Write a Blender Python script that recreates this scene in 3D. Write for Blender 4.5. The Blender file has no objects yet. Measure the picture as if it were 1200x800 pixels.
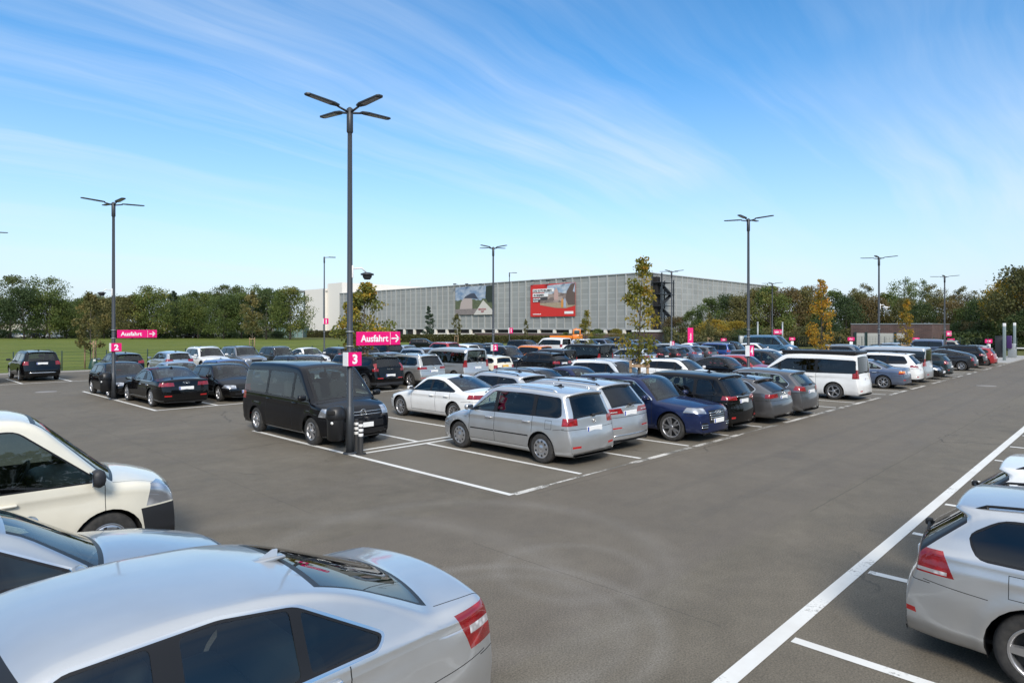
import bpy, bmesh, math, random
import numpy as np
from mathutils import Vector, Matrix
from mathutils.bvhtree import BVHTree
from mathutils.interpolate import poly_3d_calc

R = math.radians
random.seed(7)
scene = bpy.context.scene
COL = scene.collection

# ------------------------------------------------------------------ helpers
def link(o, parent=None):
    COL.objects.link(o)
    if parent is not None:
        o.parent = parent
    return o

def tag(o, label=None, cat=None, group=None, kind=None):
    if label: o['label'] = label
    if cat: o['category'] = cat
    if group: o['group'] = group
    if kind: o['kind'] = kind
    return o

def empty(name, loc=(0, 0, 0), rz=0.0):
    o = bpy.data.objects.new(name, None)
    o.empty_display_size = 0.2
    o.location = loc
    o.rotation_euler = (0, 0, rz)
    return link(o)

class MB:
    """collects verts / faces with a material slot each and builds ONE mesh"""
    def __init__(self):
        self.v, self.f, self.m, self.s = [], [], [], []
    def add(self, vs, fs, mi=0, smooth=False):
        b = len(self.v)
        self.v.extend([tuple(p) for p in vs])
        for f in fs:
            self.f.append([b + i for i in f]); self.m.append(mi); self.s.append(smooth)
    def box(self, lo, hi, mi=0):
        x0, y0, z0 = lo; x1, y1, z1 = hi
        self.add([(x0,y0,z0),(x1,y0,z0),(x1,y1,z0),(x0,y1,z0),(x0,y0,z1),(x1,y0,z1),(x1,y1,z1),(x0,y1,z1)],
                 [(0,3,2,1),(4,5,6,7),(0,1,5,4),(1,2,6,5),(2,3,7,6),(3,0,4,7)], mi)
    def rbox(self, lo, hi, r=0.02, mi=0, M=None, smooth=True, seg=2):
        bm = bmesh.new()
        c = [(a + b) / 2 for a, b in zip(lo, hi)]
        d = [max(b - a, 1e-4) for a, b in zip(lo, hi)]
        bmesh.ops.create_cube(bm, size=1.0, matrix=Matrix.Translation(c) @ Matrix.Diagonal((*d, 1)))
        r = min(r, 0.45 * min(d))
        bmesh.ops.bevel(bm, geom=list(bm.edges), offset=r, segments=seg, profile=0.5, affect='EDGES')
        if M is not None: bm.transform(M)
        self.from_bm(bm, mi, smooth); bm.free()
    def from_bm(self, bm, mi=0, smooth=True):
        bm.verts.index_update()
        self.add([v.co[:] for v in bm.verts], [[v.index for v in f.verts] for f in bm.faces], mi, smooth)
    def tube(self, pts, rad, n=8, mi=0, cap=True, smooth=True):
        pts = [Vector(p) for p in pts]
        if not hasattr(rad, '__len__'): rad = [rad] * len(pts)
        vs, fs = [], []
        prev = None
        for i, p in enumerate(pts):
            t = (pts[min(i + 1, len(pts) - 1)] - pts[max(i - 1, 0)]).normalized()
            a = Vector((0, 0, 1)) if abs(t.z) < 0.9 else Vector((1, 0, 0))
            if prev is not None: a = prev
            u = (a - t * a.dot(t)).normalized(); w = t.cross(u); prev = u
            for k in range(n):
                q = 2 * math.pi * k / n
                vs.append(p + (u * math.cos(q) + w * math.sin(q)) * rad[i])
        for i in range(len(pts) - 1):
            for k in range(n):
                fs.append((i*n + k, i*n + (k+1) % n, (i+1)*n + (k+1) % n, (i+1)*n + k))
        if cap:
            fs.append(tuple(range(n))[::-1]); fs.append(tuple((len(pts)-1)*n + k for k in range(n)))
        self.add(vs, fs, mi, smooth)
    def lathe(self, prof, n=32, axis='z', c=(0,0,0), mi=0, smooth=True):
        vs, fs = [], []
        for (r, h) in prof:
            for k in range(n):
                q = 2*math.pi*k/n
                p = (r*math.cos(q), r*math.sin(q), h) if axis == 'z' else (r*math.cos(q), h, r*math.sin(q))
                vs.append((p[0]+c[0], p[1]+c[1], p[2]+c[2]))
        for i in range(len(prof)-1):
            for k in range(n):
                fs.append((i*n+k, i*n+(k+1) % n, (i+1)*n+(k+1) % n, (i+1)*n+k))
        self.add(vs, fs, mi, smooth)
    def prism(self, poly, h, M=Matrix(), mi=0):
        n = len(poly)
        vs = [M @ Vector((x, y, 0)) for x, y in poly] + [M @ Vector((x, y, h)) for x, y in poly]
        fs = [tuple(range(n))[::-1], tuple(range(n, 2*n))] + [(i, (i+1) % n, n+(i+1) % n, n+i) for i in range(n)]
        self.add(vs, fs, mi)
    def mesh(self, name, mats):
        me = bpy.data.meshes.new(name)
        me.from_pydata(self.v, [], self.f)
        for m in mats: me.materials.append(m)
        me.polygons.foreach_set('material_index', self.m)
        me.polygons.foreach_set('use_smooth', self.s)
        me.update()
        return me
    def build(self, name, mats, parent=None, loc=None):
        if not isinstance(mats, (list, tuple)): mats = [mats]
        o = bpy.data.objects.new(name, self.mesh(name, mats))
        if loc is not None: o.location = loc
        return link(o, parent)

_textcache = {}
def text_mesh(txt, size, mat, bold=0.0, extrude=0.002, align='LEFT'):
    cu = bpy.data.curves.new('txt', 'FONT')
    cu.body = txt; cu.size = size; cu.offset = bold; cu.extrude = extrude
    cu.align_x = align; cu.resolution_u = 3
    o = bpy.data.objects.new('txt', cu)
    COL.objects.link(o)
    dg = bpy.context.evaluated_depsgraph_get()
    me = bpy.data.meshes.new_from_object(o.evaluated_get(dg))
    bpy.data.objects.remove(o)
    me.materials.clear(); me.materials.append(mat)
    return me

def copy_tree(o, parent=None):
    c = o.copy(); COL.objects.link(c)
    if parent is not None: c.parent = parent
    for ch in list(o.children): copy_tree(ch, c)
    return c

# ------------------------------------------------------------------ materials
def newmat(name):
    m = bpy.data.materials.new(name); m.use_nodes = True
    nt = m.node_tree
    return m, nt, nt.nodes['Principled BSDF'], nt.nodes, nt.links

def pbr(name, col, rough=0.5, metal=0.0, coat=0.0, spec=0.5, coat_rough=0.03):
    m, nt, b, N, L = newmat(name)
    b.inputs['Base Color'].default_value = (*col, 1)
    b.inputs['Roughness'].default_value = rough
    b.inputs['Metallic'].default_value = metal
    b.inputs['Coat Weight'].default_value = coat
    b.inputs['Coat Roughness'].default_value = coat_rough
    b.inputs['Specular IOR Level'].default_value = spec
    return m

def noise(N, L, scale, detail=4, rough=0.55, vec=None, dim='3D'):
    n = N.new('ShaderNodeTexNoise'); n.inputs['Scale'].default_value = scale
    n.inputs['Detail'].default_value = detail; n.inputs['Roughness'].default_value = rough
    if vec is not None: L.new(vec, n.inputs['Vector'])
    return n
def ramp(N, L, src, stops, interp='LINEAR'):
    r = N.new('ShaderNodeValToRGB'); r.color_ramp.interpolation = interp
    e = r.color_ramp.elements
    while len(e) < len(stops): e.new(0.5)
    for i, (p, c) in enumerate(stops):
        e[i].position = p
        e[i].color = (c, c, c, 1) if not hasattr(c, '__len__') else (*c, 1)
    L.new(src, r.inputs['Fac'])
    return r
def mixc(N, L, fac, a, b, mode='MIX'):
    m = N.new('ShaderNodeMix'); m.data_type = 'RGBA'; m.blend_type = mode
    for sock, v in ((m.inputs[0], fac), (m.inputs[6], a), (m.inputs[7], b)):
        if hasattr(v, 'is_output'): L.new(v, sock)
        elif hasattr(v, '__len__'): sock.default_value = (*v, 1)
        else: sock.default_value = v
    return m.outputs[2]
def math_(N, L, op, a, b=None, c=None):
    m = N.new('ShaderNodeMath'); m.operation = op
    for i, v in enumerate((a, b, c)):
        if v is None: continue
        if hasattr(v, 'is_output'): L.new(v, m.inputs[i])
        else: m.inputs[i].default_value = v
    return m.outputs[0]

PAINTS = {}
def paint(name, col, metal=0.0, rough=0.35):
    """two sided car paint: clear coat outside, bare dark lining inside"""
    if name in PAINTS: return PAINTS[name]
    m, nt, b, N, L = newmat('paint_' + name)
    tc = N.new('ShaderNodeTexCoord')
    n = noise(N, L, 2.3, 3, 0.6, tc.outputs['Object'])
    dirt = ramp(N, L, n.outputs['Fac'], [(0.35, 0.0), (0.8, 1.0)])
    lum = sum(col)/3; kd = 0.004 + 0.12*min(1, lum/.3)
    dusty = tuple((1-kd) * c + kd * d for c, d in zip(col, (0.17, 0.15, 0.13)))
    cc = mixc(N, L, dirt.outputs['Color'], col, dusty)
    # road film low on the flanks
    sp = N.new('ShaderNodeSeparateXYZ'); L.new(tc.outputs['Object'], sp.inputs[0])
    low = math_(N, L, 'MULTIPLY', ramp(N, L, sp.outputs['Z'], [(0.15, 1.0), (0.55, 0.0)]).outputs['Color'], n.outputs['Fac'])
    cc = mixc(N, L, math_(N, L, 'MULTIPLY', low, 0.05 + 0.40*min(1, lum/.3)), cc, (0.16, 0.145, 0.125))
    L.new(cc, b.inputs['Base Color'])
    b.inputs['Metallic'].default_value = metal
    b.inputs['Roughness'].default_value = rough
    b.inputs['Specular IOR Level'].default_value = 0.0 if lum < .05 else 0.4
    b.inputs['Coat Weight'].default_value = 1.0 if lum > .05 else 0.8
    cr = ramp(N, L, n.outputs['Fac'], [(0.3, 0.03), (0.8, 0.10)])
    L.new(cr.outputs['Color'], b.inputs['Coat Roughness'])
    inner = N.new('ShaderNodeBsdfDiffuse'); inner.inputs['Color'].default_value = (0.03, 0.03, 0.03, 1)
    geo = N.new('ShaderNodeNewGeometry')
    mx = N.new('ShaderNodeMixShader')
    L.new(geo.outputs['Backfacing'], mx.inputs[0]); L.new(b.outputs[0], mx.inputs[1]); L.new(inner.outputs[0], mx.inputs[2])
    L.new(mx.outputs[0], N['Material Output'].inputs['Surface'])
    PAINTS[name] = m
    return m

P = dict(
    silver=paint('silver', (0.56, 0.57, 0.575), 0.72, 0.36),
    silver_warm=paint('silver_warm', (0.52, 0.51, 0.48), 0.75, 0.34),
    silver_blue=paint('silver_blue', (0.42, 0.46, 0.50), 0.75, 0.34),
    white=paint('white', (0.78, 0.78, 0.76)),
    cream=paint('cream', (0.72, 0.68, 0.56)),
    pale=paint('pale', (0.76, 0.72, 0.60)),
    black=paint('black', (0.003, 0.003, 0.0035)),
    blackblue=paint('blackblue', (0.0035, 0.004, 0.006)),
    anthracite=paint('anthracite', (0.035, 0.037, 0.042), 0.5),
    grey=paint('grey', (0.10, 0.10, 0.105), 0.6),
    midgrey=paint('midgrey', (0.20, 0.21, 0.22), 0.7),
    navy=paint('navy', (0.012, 0.022, 0.075), 0.4),
    blue=paint('blue', (0.02, 0.06, 0.22), 0.3),
    vanblue=paint('vanblue', (0.05, 0.13, 0.22), 0.2),
    greyblue=paint('greyblue', (0.12, 0.155, 0.23), 0.6),
    teal=paint('teal', (0.02, 0.035, 0.042), 0.4),
    red=paint('red', (0.33, 0.012, 0.018), 0.1),
    orange=paint('orange', (0.75, 0.20, 0.01)),
    beige=paint('beige', (0.42, 0.39, 0.32), 0.6),
    darkgreen=paint('darkgreen', (0.02, 0.035, 0.03), 0.4),
)

M = {}
M['trim'] = pbr('black_trim', (0.012, 0.012, 0.013), 0.38, 0, 0.0, 0.3)
M['rubber'] = pbr('black_rubber', (0.018, 0.018, 0.018), 0.75)
M['chrome'] = pbr('bright_trim', (0.75, 0.75, 0.74), 0.16, 1.0)
M['plastic'] = pbr('dark_plastic', (0.020, 0.021, 0.024), 0.55)
M['gap'] = pbr('panel_gap', (0.006, 0.006, 0.006), 0.8)
M['under'] = pbr('underbody', (0.012, 0.012, 0.012), 0.9)
M['reflector'] = pbr('red_reflector', (0.42, 0.01, 0.012), 0.2, 0, 0.8)
M['plate'] = pbr('plate_white', (0.80, 0.80, 0.78), 0.4)
M['plate_y'] = pbr('plate_yellow', (0.75, 0.42, 0.02), 0.4)
M['eu'] = pbr('plate_blue', (0.01, 0.06, 0.38), 0.4)
M['seat'] = pbr('seat_cloth', (0.035, 0.035, 0.037), 0.9)
M['seat_light'] = pbr('seat_cloth_light', (0.20, 0.19, 0.17), 0.9)
M['alloy'] = pbr('alloy_rim', (0.50, 0.50, 0.51), 0.32, 0.85, 0.3)
M['alloy_dark'] = pbr('alloy_rim_dark', (0.06, 0.06, 0.065), 0.3, 0.8, 0.5)
M['disc'] = pbr('brake_dark', (0.03, 0.03, 0.03), 0.6, 0.4)
M['mirror'] = pbr('mirror_glass', (0.7, 0.72, 0.74), 0.03, 1.0)
M['amber'] = pbr('amber_lens', (0.75, 0.22, 0.01), 0.2, 0, 0.8)

def tyre_mat():
    m, nt, b, N, L = newmat('tyre_rubber')
    tc = N.new('ShaderNodeTexCoord')
    n = noise(N, L, 14, 4, 0.6, tc.outputs['Object'])
    r = ramp(N, L, n.outputs['Fac'], [(0.3, (0.018, 0.018, 0.018)), (0.75, (0.05, 0.047, 0.043))])
    L.new(r.outputs['Color'], b.inputs['Base Color']); b.inputs['Roughness'].default_value = 0.85
    return m
M['tyre'] = tyre_mat()

def lens(name, dark, light, scale):
    m, nt, b, N, L = newmat(name)
    tc = N.new('ShaderNodeTexCoord')
    v = N.new('ShaderNodeTexVoronoi'); v.inputs['Scale'].default_value = scale
    L.new(tc.outputs['Object'], v.inputs['Vector'])
    r = ramp(N, L, v.outputs['Distance'], [(0.0, light), (0.55, dark)])
    L.new(r.outputs['Color'], b.inputs['Base Color'])
    b.inputs['Metallic'].default_value = 0.6 if 'head' in name else 0.0
    b.inputs['Roughness'].default_value = 0.22
    b.inputs['Coat Weight'].default_value = 1.0; b.inputs['Coat Roughness'].default_value = 0.02
    return m
M['head'] = lens('head_lamp_lens', (0.30, 0.31, 0.33), (0.80, 0.82, 0.85), 6)
M['tail'] = lens('tail_lamp_lens', (0.20, 0.003, 0.005), (0.44, 0.010, 0.012), 9)
M['clear'] = lens('reverse_lamp_lens', (0.35, 0.33, 0.33), (0.8, 0.8, 0.8), 20)

def glass(name, tint, refl=1.0):
    m = bpy.data.materials.new(name); m.use_nodes = True
    N, L = m.node_tree.nodes, m.node_tree.links
    N.remove(N['Principled BSDF'])
    tr = N.new('ShaderNodeBsdfTransparent'); tr.inputs['Color'].default_value = (*tint, 1)
    gl = N.new('ShaderNodeBsdfGlossy'); gl.inputs['Roughness'].default_value = 0.02
    lw = N.new('ShaderNodeLayerWeight'); lw.inputs['Blend'].default_value = 0.5
    p5 = math_(N, L, 'POWER', lw.outputs['Facing'], 4.5)
    fr = math_(N, L, 'MULTIPLY_ADD', p5, 0.94, 0.055)
    mx = N.new('ShaderNodeMixShader')
    L.new(math_(N, L, 'MULTIPLY', fr, refl), mx.inputs[0])
    L.new(tr.outputs[0], mx.inputs[1]); L.new(gl.outputs[0], mx.inputs[2])
    L.new(mx.outputs[0], N['Material Output'].inputs['Surface'])
    return m
M['glass'] = glass('window_glass', (0.52, 0.60, 0.57), 1.25)
M['glass_dark'] = glass('privacy_glass', (0.07, 0.075, 0.08), 1.2)
M['glass_mid'] = glass('tinted_glass', (0.25, 0.29, 0.28), 1.2)
# ------------------------------------------------------------------ cars
# A car skin is lofted through cross sections that follow its side profile
# (x runs from the nose, 0, to the tail, L); windows, lamps, doors, seams and
# wheel arches are then cut exactly into that skin.
BODY, TRIM, GLASS, CHROME, CLAD, GAP, HEAD, TAIL, GRILLE, WSCR, RWIN, DOOR, UNDER, REFL, CLEAR, DARKG, AMBER = range(17)

def lerp(a, b, t): return a + (b - a) * t
def pw(pts, x):
    if x <= pts[0][0]: return pts[0][1]
    for (x0, y0), (x1, y1) in zip(pts, pts[1:]):
        if x <= x1:
            t = (x - x0) / max(x1 - x0, 1e-9); return y0 + (y1 - y0) * t
    return pts[-1][1]
def spw(pts, x):
    """smooth monotone interpolation"""
    if x <= pts[0][0]: return pts[0][1]
    for (x0, y0), (x1, y1) in zip(pts, pts[1:]):
        if x <= x1:
            t = (x - x0) / max(x1 - x0, 1e-9); t = t*t*(3 - 2*t); return y0 + (y1 - y0) * t
    return pts[-1][1]

def fillet(poly, r, n=3):
    out = []
    m = len(poly)
    for i in range(m):
        p = Vector(poly[i]); a = Vector(poly[i-1]) - p; b = Vector(poly[(i+1) % m]) - p
        c = min(r, 0.42 * a.length, 0.42 * b.length)
        q0 = p + a.normalized() * c; q1 = p + b.normalized() * c
        for k in range(n + 1):
            t = k / n
            out.append(tuple(q0*(1-t)**2 + p*2*t*(1-t) + q1*t*t))
    return out

class Skin:
    def __init__(s, S, ds):
        s.S = S; s.L, s.W, s.H = S['L'], S['W'], S['H']
        # resample the side profile: [x, z, radius, drop, bow]
        P_ = S['prof']; smp = []
        n = len(P_)
        cut = []
        for i, p in enumerate(P_):
            if i in (0, n-1): cut.append(0); continue
            a = math.hypot(P_[i-1][0]-p[0], P_[i-1][1]-p[1]); b = math.hypot(P_[i+1][0]-p[0], P_[i+1][1]-p[1])
            cut.append(min(p[2], 0.49*a, 0.49*b))
        def at(t):
            i = min(int(t), n-2); u = t - i
            return [lerp(P_[i][k], P_[i+1][k], u) for k in range(5)]
        for i in range(n-1):
            Ls = math.hypot(P_[i+1][0]-P_[i][0], P_[i+1][1]-P_[i][1])
            t0 = i + cut[i]/Ls; t1 = i + 1 - cut[i+1]/Ls
            k = max(1, int(round((t1-t0)*Ls/ds)))
            if t1 - t0 > 1e-4:
                for j in range(k + (1 if i == n-2 else 0)):
                    t = t0 + (t1-t0)*j/k; smp.append((t, at(t)))
            if i < n-2:
                Ln = math.hypot(P_[i+2][0]-P_[i+1][0], P_[i+2][1]-P_[i+1][1])
                ta, tb = t1, i + 1 + cut[i+1]/Ln
                A, B_, C = at(ta), list(P_[i+1][:5]), at(tb)
                m = max(4, 2*int(round(cut[i+1]*1.6/ds/2))) if cut[i+1] > 0.02 else 2
                for j in range(m):
                    u = j/m
                    q = [A[k_]*(1-u)**2 + B_[k_]*2*u*(1-u) + C[k_]*u*u for k_ in range(5)]
                    tt = lerp(ta, i+1, u*2) if u < .5 else lerp(i+1, tb, u*2-1)
                    smp.append((tt, q))
        s.smp = smp

    def belt(s, x): return pw(s.S['belt'], x)
    def plan(s, x):
        S = s.S; L = s.L
        f = max(0.0, 1 - x / S['af']); r = max(0.0, 1 - (L - x) / S['ar'])
        return 1 - S['df']*f**2.4 - S['dr']*r**2.4
    def Y(s, x, z):
        S = s.S; W2 = s.W/2; zs = S['sill']; zb = s.belt(x)
        t = (z - zs) / (zb - zs)
        k = spw([(-.3, .86), (0, S['k0']), (.16, .972), (.52, 1.0), (.80, .99), (1.0, S['kb'])], min(t, 1.0))
        y = W2 * k
        cr = S.get('crease')
        if cr:
            zc = pw(cr, x); d = zc - z
            if d > 0:
                f_ = max(0, min(1, (x - S['fo'] + .2)/.5))*max(0, min(1, (s.L - .40 - x)/.8))
                y -= S.get('cdepth', .009)*f_*math.exp(-(d/0.10)**2)*min(1, d/.012)
        # wheel arch flares
        for xw in (S['fo'], S['fo'] + S['wb']):
            d = math.hypot(x - xw, z - S['rw']) - (S['rw'] + .07)
            y += S.get('flare', .014) * math.exp(-(d/.07)**2) * (1 if z < zb else 0)
        if z > zb:
            g = z - zb
            y -= S['sh'] * min(1, g/.05) + S['lean']*g + S.get('lean2', .06)*g*g
            y -= S.get('gtaper', .05) * max(0, (x/s.L - .55)/.45)**1.5 * min(1, g/.15)
        return max(y, .05) * s.plan(x)

    def build(s, nt=9, ns=14):
        S = s.S; W2 = s.W/2
        nA, nB, nC = int(ns*.35), max(3, int(ns*.2)), int(ns*.45)
        U = [0] + [.98*(i/(nt-2))**.85 for i in range(1, nt-1)] + [1.0]
        U[-2] = .90
        rows = []
        for t, (x, z, r, drop, bow) in s.smp:
            zs = S['sill'] - .02
            xe = x + bow
            re = S['redge'] if not callable(S['redge']) else S['redge'](t)
            def xs(y): return x + bow*(y/W2)**2
            def YS(zz):
                y = W2
                for _ in range(3): y = s.Y(xs(y), zz)
                return y
            ze = z - drop
            ye = YS(ze)
            rt = min(re, .3*ye); rv = min(re, .45*max(ze - zs, .02))
            row = []
            for u in U:
                y = u*(ye - rt); row.append((y, z - drop*(y/ye)**2))
            p0 = row[-1]; p1 = (ye, ze); p2 = (YS(ze - rv), ze - rv)
            for k in range(1, 5):
                q = k/5; row.append(tuple(a*(1-q)**2 + b*2*q*(1-q) + c*q*q for a, b, c in zip(p0, p1, p2)))
            z0 = ze - rv; zl = zs + .05
            if z0 < zl + .01: zl = zs + (z0-zs)*.5
            zb_ = min(s.belt(xs(ye)), z0 - .004*nA); cr_ = S.get('crease')
            zk = min(pw(cr_, xs(ye)) if cr_ else zb_ - .12, zb_ - .004*nB); zk = max(zk, zl + .02) if zk > zl else lerp(zb_, zl, .3)
            zz_ = [lerp(z0, zb_, k/nA) for k in range(nA)] + [lerp(zb_, zk, k/nB) for k in range(nB)] + [zk + .004, zk - .012] + [lerp(zk - .012, zl, k/nC) for k in range(1, nC+1)]
            for zz in zz_: row.append((YS(zz), zz))
            yb = YS(zl)
            row += [(yb - .012, zs + .018), (yb - .05, zs), (.70*W2*s.plan(xs(yb)), zs), (.4*W2*s.plan(xs(yb)), zs), (0, zs)]
            rows.append([(xs(y), y, zz) for y, zz in row])
        # the flanks only ever run backwards: no folds under the nose or behind the roof spoiler
        nr = len(rows); mid = max(range(nr), key=lambda i: s.smp[i][1][1])
        for j in range(len(rows[0])):
            wj = 0 if j < nt - 2 else min(1.0, (j - nt + 2)/3)
            if wj == 0: continue
            last = max(range(mid, nr), key=lambda i: rows[i][j][0])
            new = {}
            best = rows[last][j][0]
            for i in range(last, mid, -1):
                best = min(best - (.011 if s.smp[i][0] < S['rg'][0] + .3 else 3e-4), rows[i][j][0]); new[i] = best
            best = rows[last][j][0]
            for i in range(last+1, nr):
                best = max(best + 1e-4, rows[i][j][0]); new[i] = best
            for i, bx_ in new.items():
                x, y, zz = rows[i][j]; nx_ = lerp(x, bx_, wj)
                rows[i][j] = (nx_, y*s.Y(nx_, zz)/s.Y(x, zz), zz)
            best = rows[mid][j][0]
            for i in range(mid-1, -1, -1):
                x, y, zz = rows[i][j]; best = min(best - 1e-4, x)
                rows[i][j] = (lerp(x, best, wj), y, zz)
        nc = len(rows[0]); s.nc = nc; s.nt = nt
        bm = bmesh.new(); s.bm = bm
        cls = bm.faces.layers.int.new('cls')
        grid = []
        for row in rows:
            right = [bm.verts.new((x, y, z)) for x, y, z in row]
            left = [right[0]] + [bm.verts.new((x, -y, z)) for x, y, z in row[1:-1]] + [right[-1]]
            grid.append((right, left))
        T = [t for t, _ in s.smp]
        w0, w1 = S['ws']; g0, g1 = S['rg']
        for i in range(len(rows)-1):
            tm = (T[i] + T[i+1]) / 2
            for side in (0, 1):
                a, b = grid[i][side], grid[i+1][side]
                for j in range(nc-1):
                    vs = [a[j], b[j], b[j+1], a[j+1]]
                    if side == 1: vs.reverse()
                    vs = [v for k_, v in enumerate(vs) if v not in vs[:k_]]
                    if len(vs) < 3: continue
                    f = bm.faces.new(vs); c = BODY
                    if j >= nc - 4: c = UNDER
                    elif j < nt-1:
                        for (c0, c1, kind) in ((w0, w1, WSCR), (g0, g1, RWIN)):
                            nar = S.get('narrow_rear', S['kind'] not in ('sedan', 'lift'))
                            if kind == RWIN and nar and j == nt-2: continue
                            if c0 < tm < c1:
                                edge = j == nt-2 or (kind == RWIN and nar and j == nt-3) or tm < c0 + .06 or tm > c1 - .06
                                c = TRIM if edge else kind
                        if S.get('rwrap') and g0 < tm < g1 and j == nt-2: c = TRIM
                        sr = S.get('sunroof')
                        if sr and sr[0] < tm < sr[1] and j < nt-2: c = DARKG
                    elif S.get('rwrap') and g0 < tm < g1 and j < nt - 1 + S['rwrap']: c = TRIM
                    f[cls] = c; f.smooth = True
        for side_rows, rev in ((0, True), (-1, False)):
            loop = [v for v in grid[side_rows][0]] + [v for v in grid[side_rows][1][1:-1]][::-1]
            try:
                f = bm.faces.new(loop[::-1] if rev else loop); f[cls] = BODY
            except ValueError: pass
        bm.normal_update(); bm.verts.index_update(); bm.faces.ensure_lookup_table()
        s.cls = cls
        s.bvh = BVHTree.FromBMesh(bm, epsilon=0.0)
        s.base = [([v.co.copy() for v in f.verts], [v.normal.copy() for v in f.verts]) for f in bm.faces]
        # side surface lookup for trims
        s.rows = rows; s.T = T
        return bm

    def normal_at(s, co, nrm):
        hit = s.bvh.find_nearest(co)
        if hit[2] is None: return nrm
        vs, ns = s.base[hit[2]]
        w = poly_3d_calc(vs, co)
        n = Vector((0, 0, 0))
        for k, a in zip(w, ns): n += a*k
        if n.length < 1e-4 or n.dot(nrm) < .2: return nrm
        return n.normalized()

    # ---------------------------------------------------------------- cutting
    def cut(s, planes, cand, to, only=(BODY,)):
        """faces of cand inside all half spaces (co, no pointing in) become class `to`"""
        bm, cls = s.bm, s.cls
        fs = [f for f in cand if f.is_valid and f[cls] in only]
        for co, no in planes:
            if not fs: return []
            co = Vector(co); no = Vector(no)
            hit = []; keep = []
            for f in fs:
                d = [(v.co - co).dot(no) for v in f.verts]
                if min(d) > -1e-5: keep.append(f)
                elif max(d) < 1e-5: pass
                else: hit.append(f)
            if hit:
                es = {e for f in hit for e in f.edges}; vs = {v for f in hit for v in f.verts}
                ret = bmesh.ops.bisect_plane(bm, geom=hit + list(es) + list(vs), plane_co=co, plane_no=no, dist=1e-5)
                new = [g for g in ret['geom'] if isinstance(g, bmesh.types.BMFace)]
                for f in new:
                    if (f.calc_center_median() - co).dot(no) > 0: keep.append(f)
            fs = keep
        for f in fs: f[cls] = to
        return fs
    def side_faces(s, x0, x1, z0, z1, only=(BODY,), nmin=.3):
        W4 = s.W*.2; out = []
        for f in s.bm.faces:
            if f[s.cls] not in only: continue
            c = f.calc_center_median()
            if abs(c.y) < W4 or abs(f.normal.y) < nmin: continue
            vs = [v.co for v in f.verts]
            if max(v.x for v in vs) < x0 or min(v.x for v in vs) > x1: continue
            if max(v.z for v in vs) < z0 or min(v.z for v in vs) > z1: continue
            out.append(f)
        return out
    def side_poly(s, poly, to, only=(BODY,), nmin=.3):
        c = Vector((sum(p[0] for p in poly)/len(poly), sum(p[1] for p in poly)/len(poly)))
        xs = [p[0] for p in poly]; zs = [p[1] for p in poly]
        planes = []
        for i in range(len(poly)):
            a = Vector(poly[i]); b = Vector(poly[(i+1) % len(poly)]); d = b - a
            if d.length < 1e-6: continue
            n = Vector((-d.y, d.x)).normalized()
            if (c - a).dot(n) < 0: n = -n
            planes.append(((a.x, 0, a.y), (n.x, 0, n.y)))
        return s.cut(planes, s.side_faces(min(xs), max(xs), min(zs), max(zs), only, nmin), to, only)
    def strip(s, pts, w, to, only=(BODY, DOOR), nmin=.25):
        for (ax, az), (bx, bz) in zip(pts, pts[1:]):
            a = Vector((ax, az)); b = Vector((bx, bz)); d = (b - a).normalized(); n = Vector((-d.y, d.x)) * w/2
            e = d * w/2
            s.side_poly([tuple(a - e + n), tuple(b + e + n), tuple(b + e - n), tuple(a - e - n)], to, only, nmin)
    def end_box(s, y0, y1, z0, z1, xlo, xhi, to, only=(BODY,), slope=0.0, slopez=0.0, zslant=0.0):
        """lamp-like region seen from the end of the car, on both sides if y0 > 0.
        slope tilts the inner edge (dy per dz), slopez tilts the edge in x (dx per dz), zslant the top/bottom (dz per dy)"""
        sides = (1, -1) if y0 > 0 else (0,)
        for sg in sides:
            zm = (z0+z1)/2; ym = (y0+y1)/2
            planes = [((0, sg*ym, z0), (0, -zslant*sg, 1)), ((0, sg*ym, z1), (0, zslant*sg, -1)),
                      ((xlo, 0, zm), (1, 0, -slopez)), ((xhi, 0, zm), (-1, 0, slopez))]
            if sg == 0: planes += [((0, y0, 0), (0, 1, 0)), ((0, y1, 0), (0, -1, 0))]
            else: planes += [((0, sg*y0, zm), (0, sg, -slope)), ((0, sg*y1, 0), (0, -sg, 0))]
            cand = []
            m = .25
            for f in s.bm.faces:
                if f[s.cls] not in only: continue
                c = f.calc_center_median()
                if not (xlo - m < c.x < xhi + m and z0 - m < c.z < z1 + m): continue
                if sg and c.y*sg < 0: continue
                cand.append(f)
            s.cut(planes, cand, to, only)

    def top_z(s, x):
        """height of the centre line profile at x (upper branch)"""
        best = -1
        for (t0, a), (t1, b) in zip(s.smp, s.smp[1:]):
            if min(a[0], b[0]) <= x <= max(a[0], b[0]) and abs(a[0]-b[0]) > 1e-6:
                best = max(best, lerp(a[1], b[1], (x-a[0])/(b[0]-a[0])))
        return best
    def end_x(s, z, front):
        xs = []
        for (t0, a), (t1, b) in zip(s.smp, s.smp[1:]):
            if min(a[1], b[1]) <= z <= max(a[1], b[1]) and abs(a[1]-b[1]) > 1e-6:
                xs.append(lerp(a[0], b[0], (z-a[1])/(b[1]-a[1])))
        return min(xs) if front else max(xs)

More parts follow.
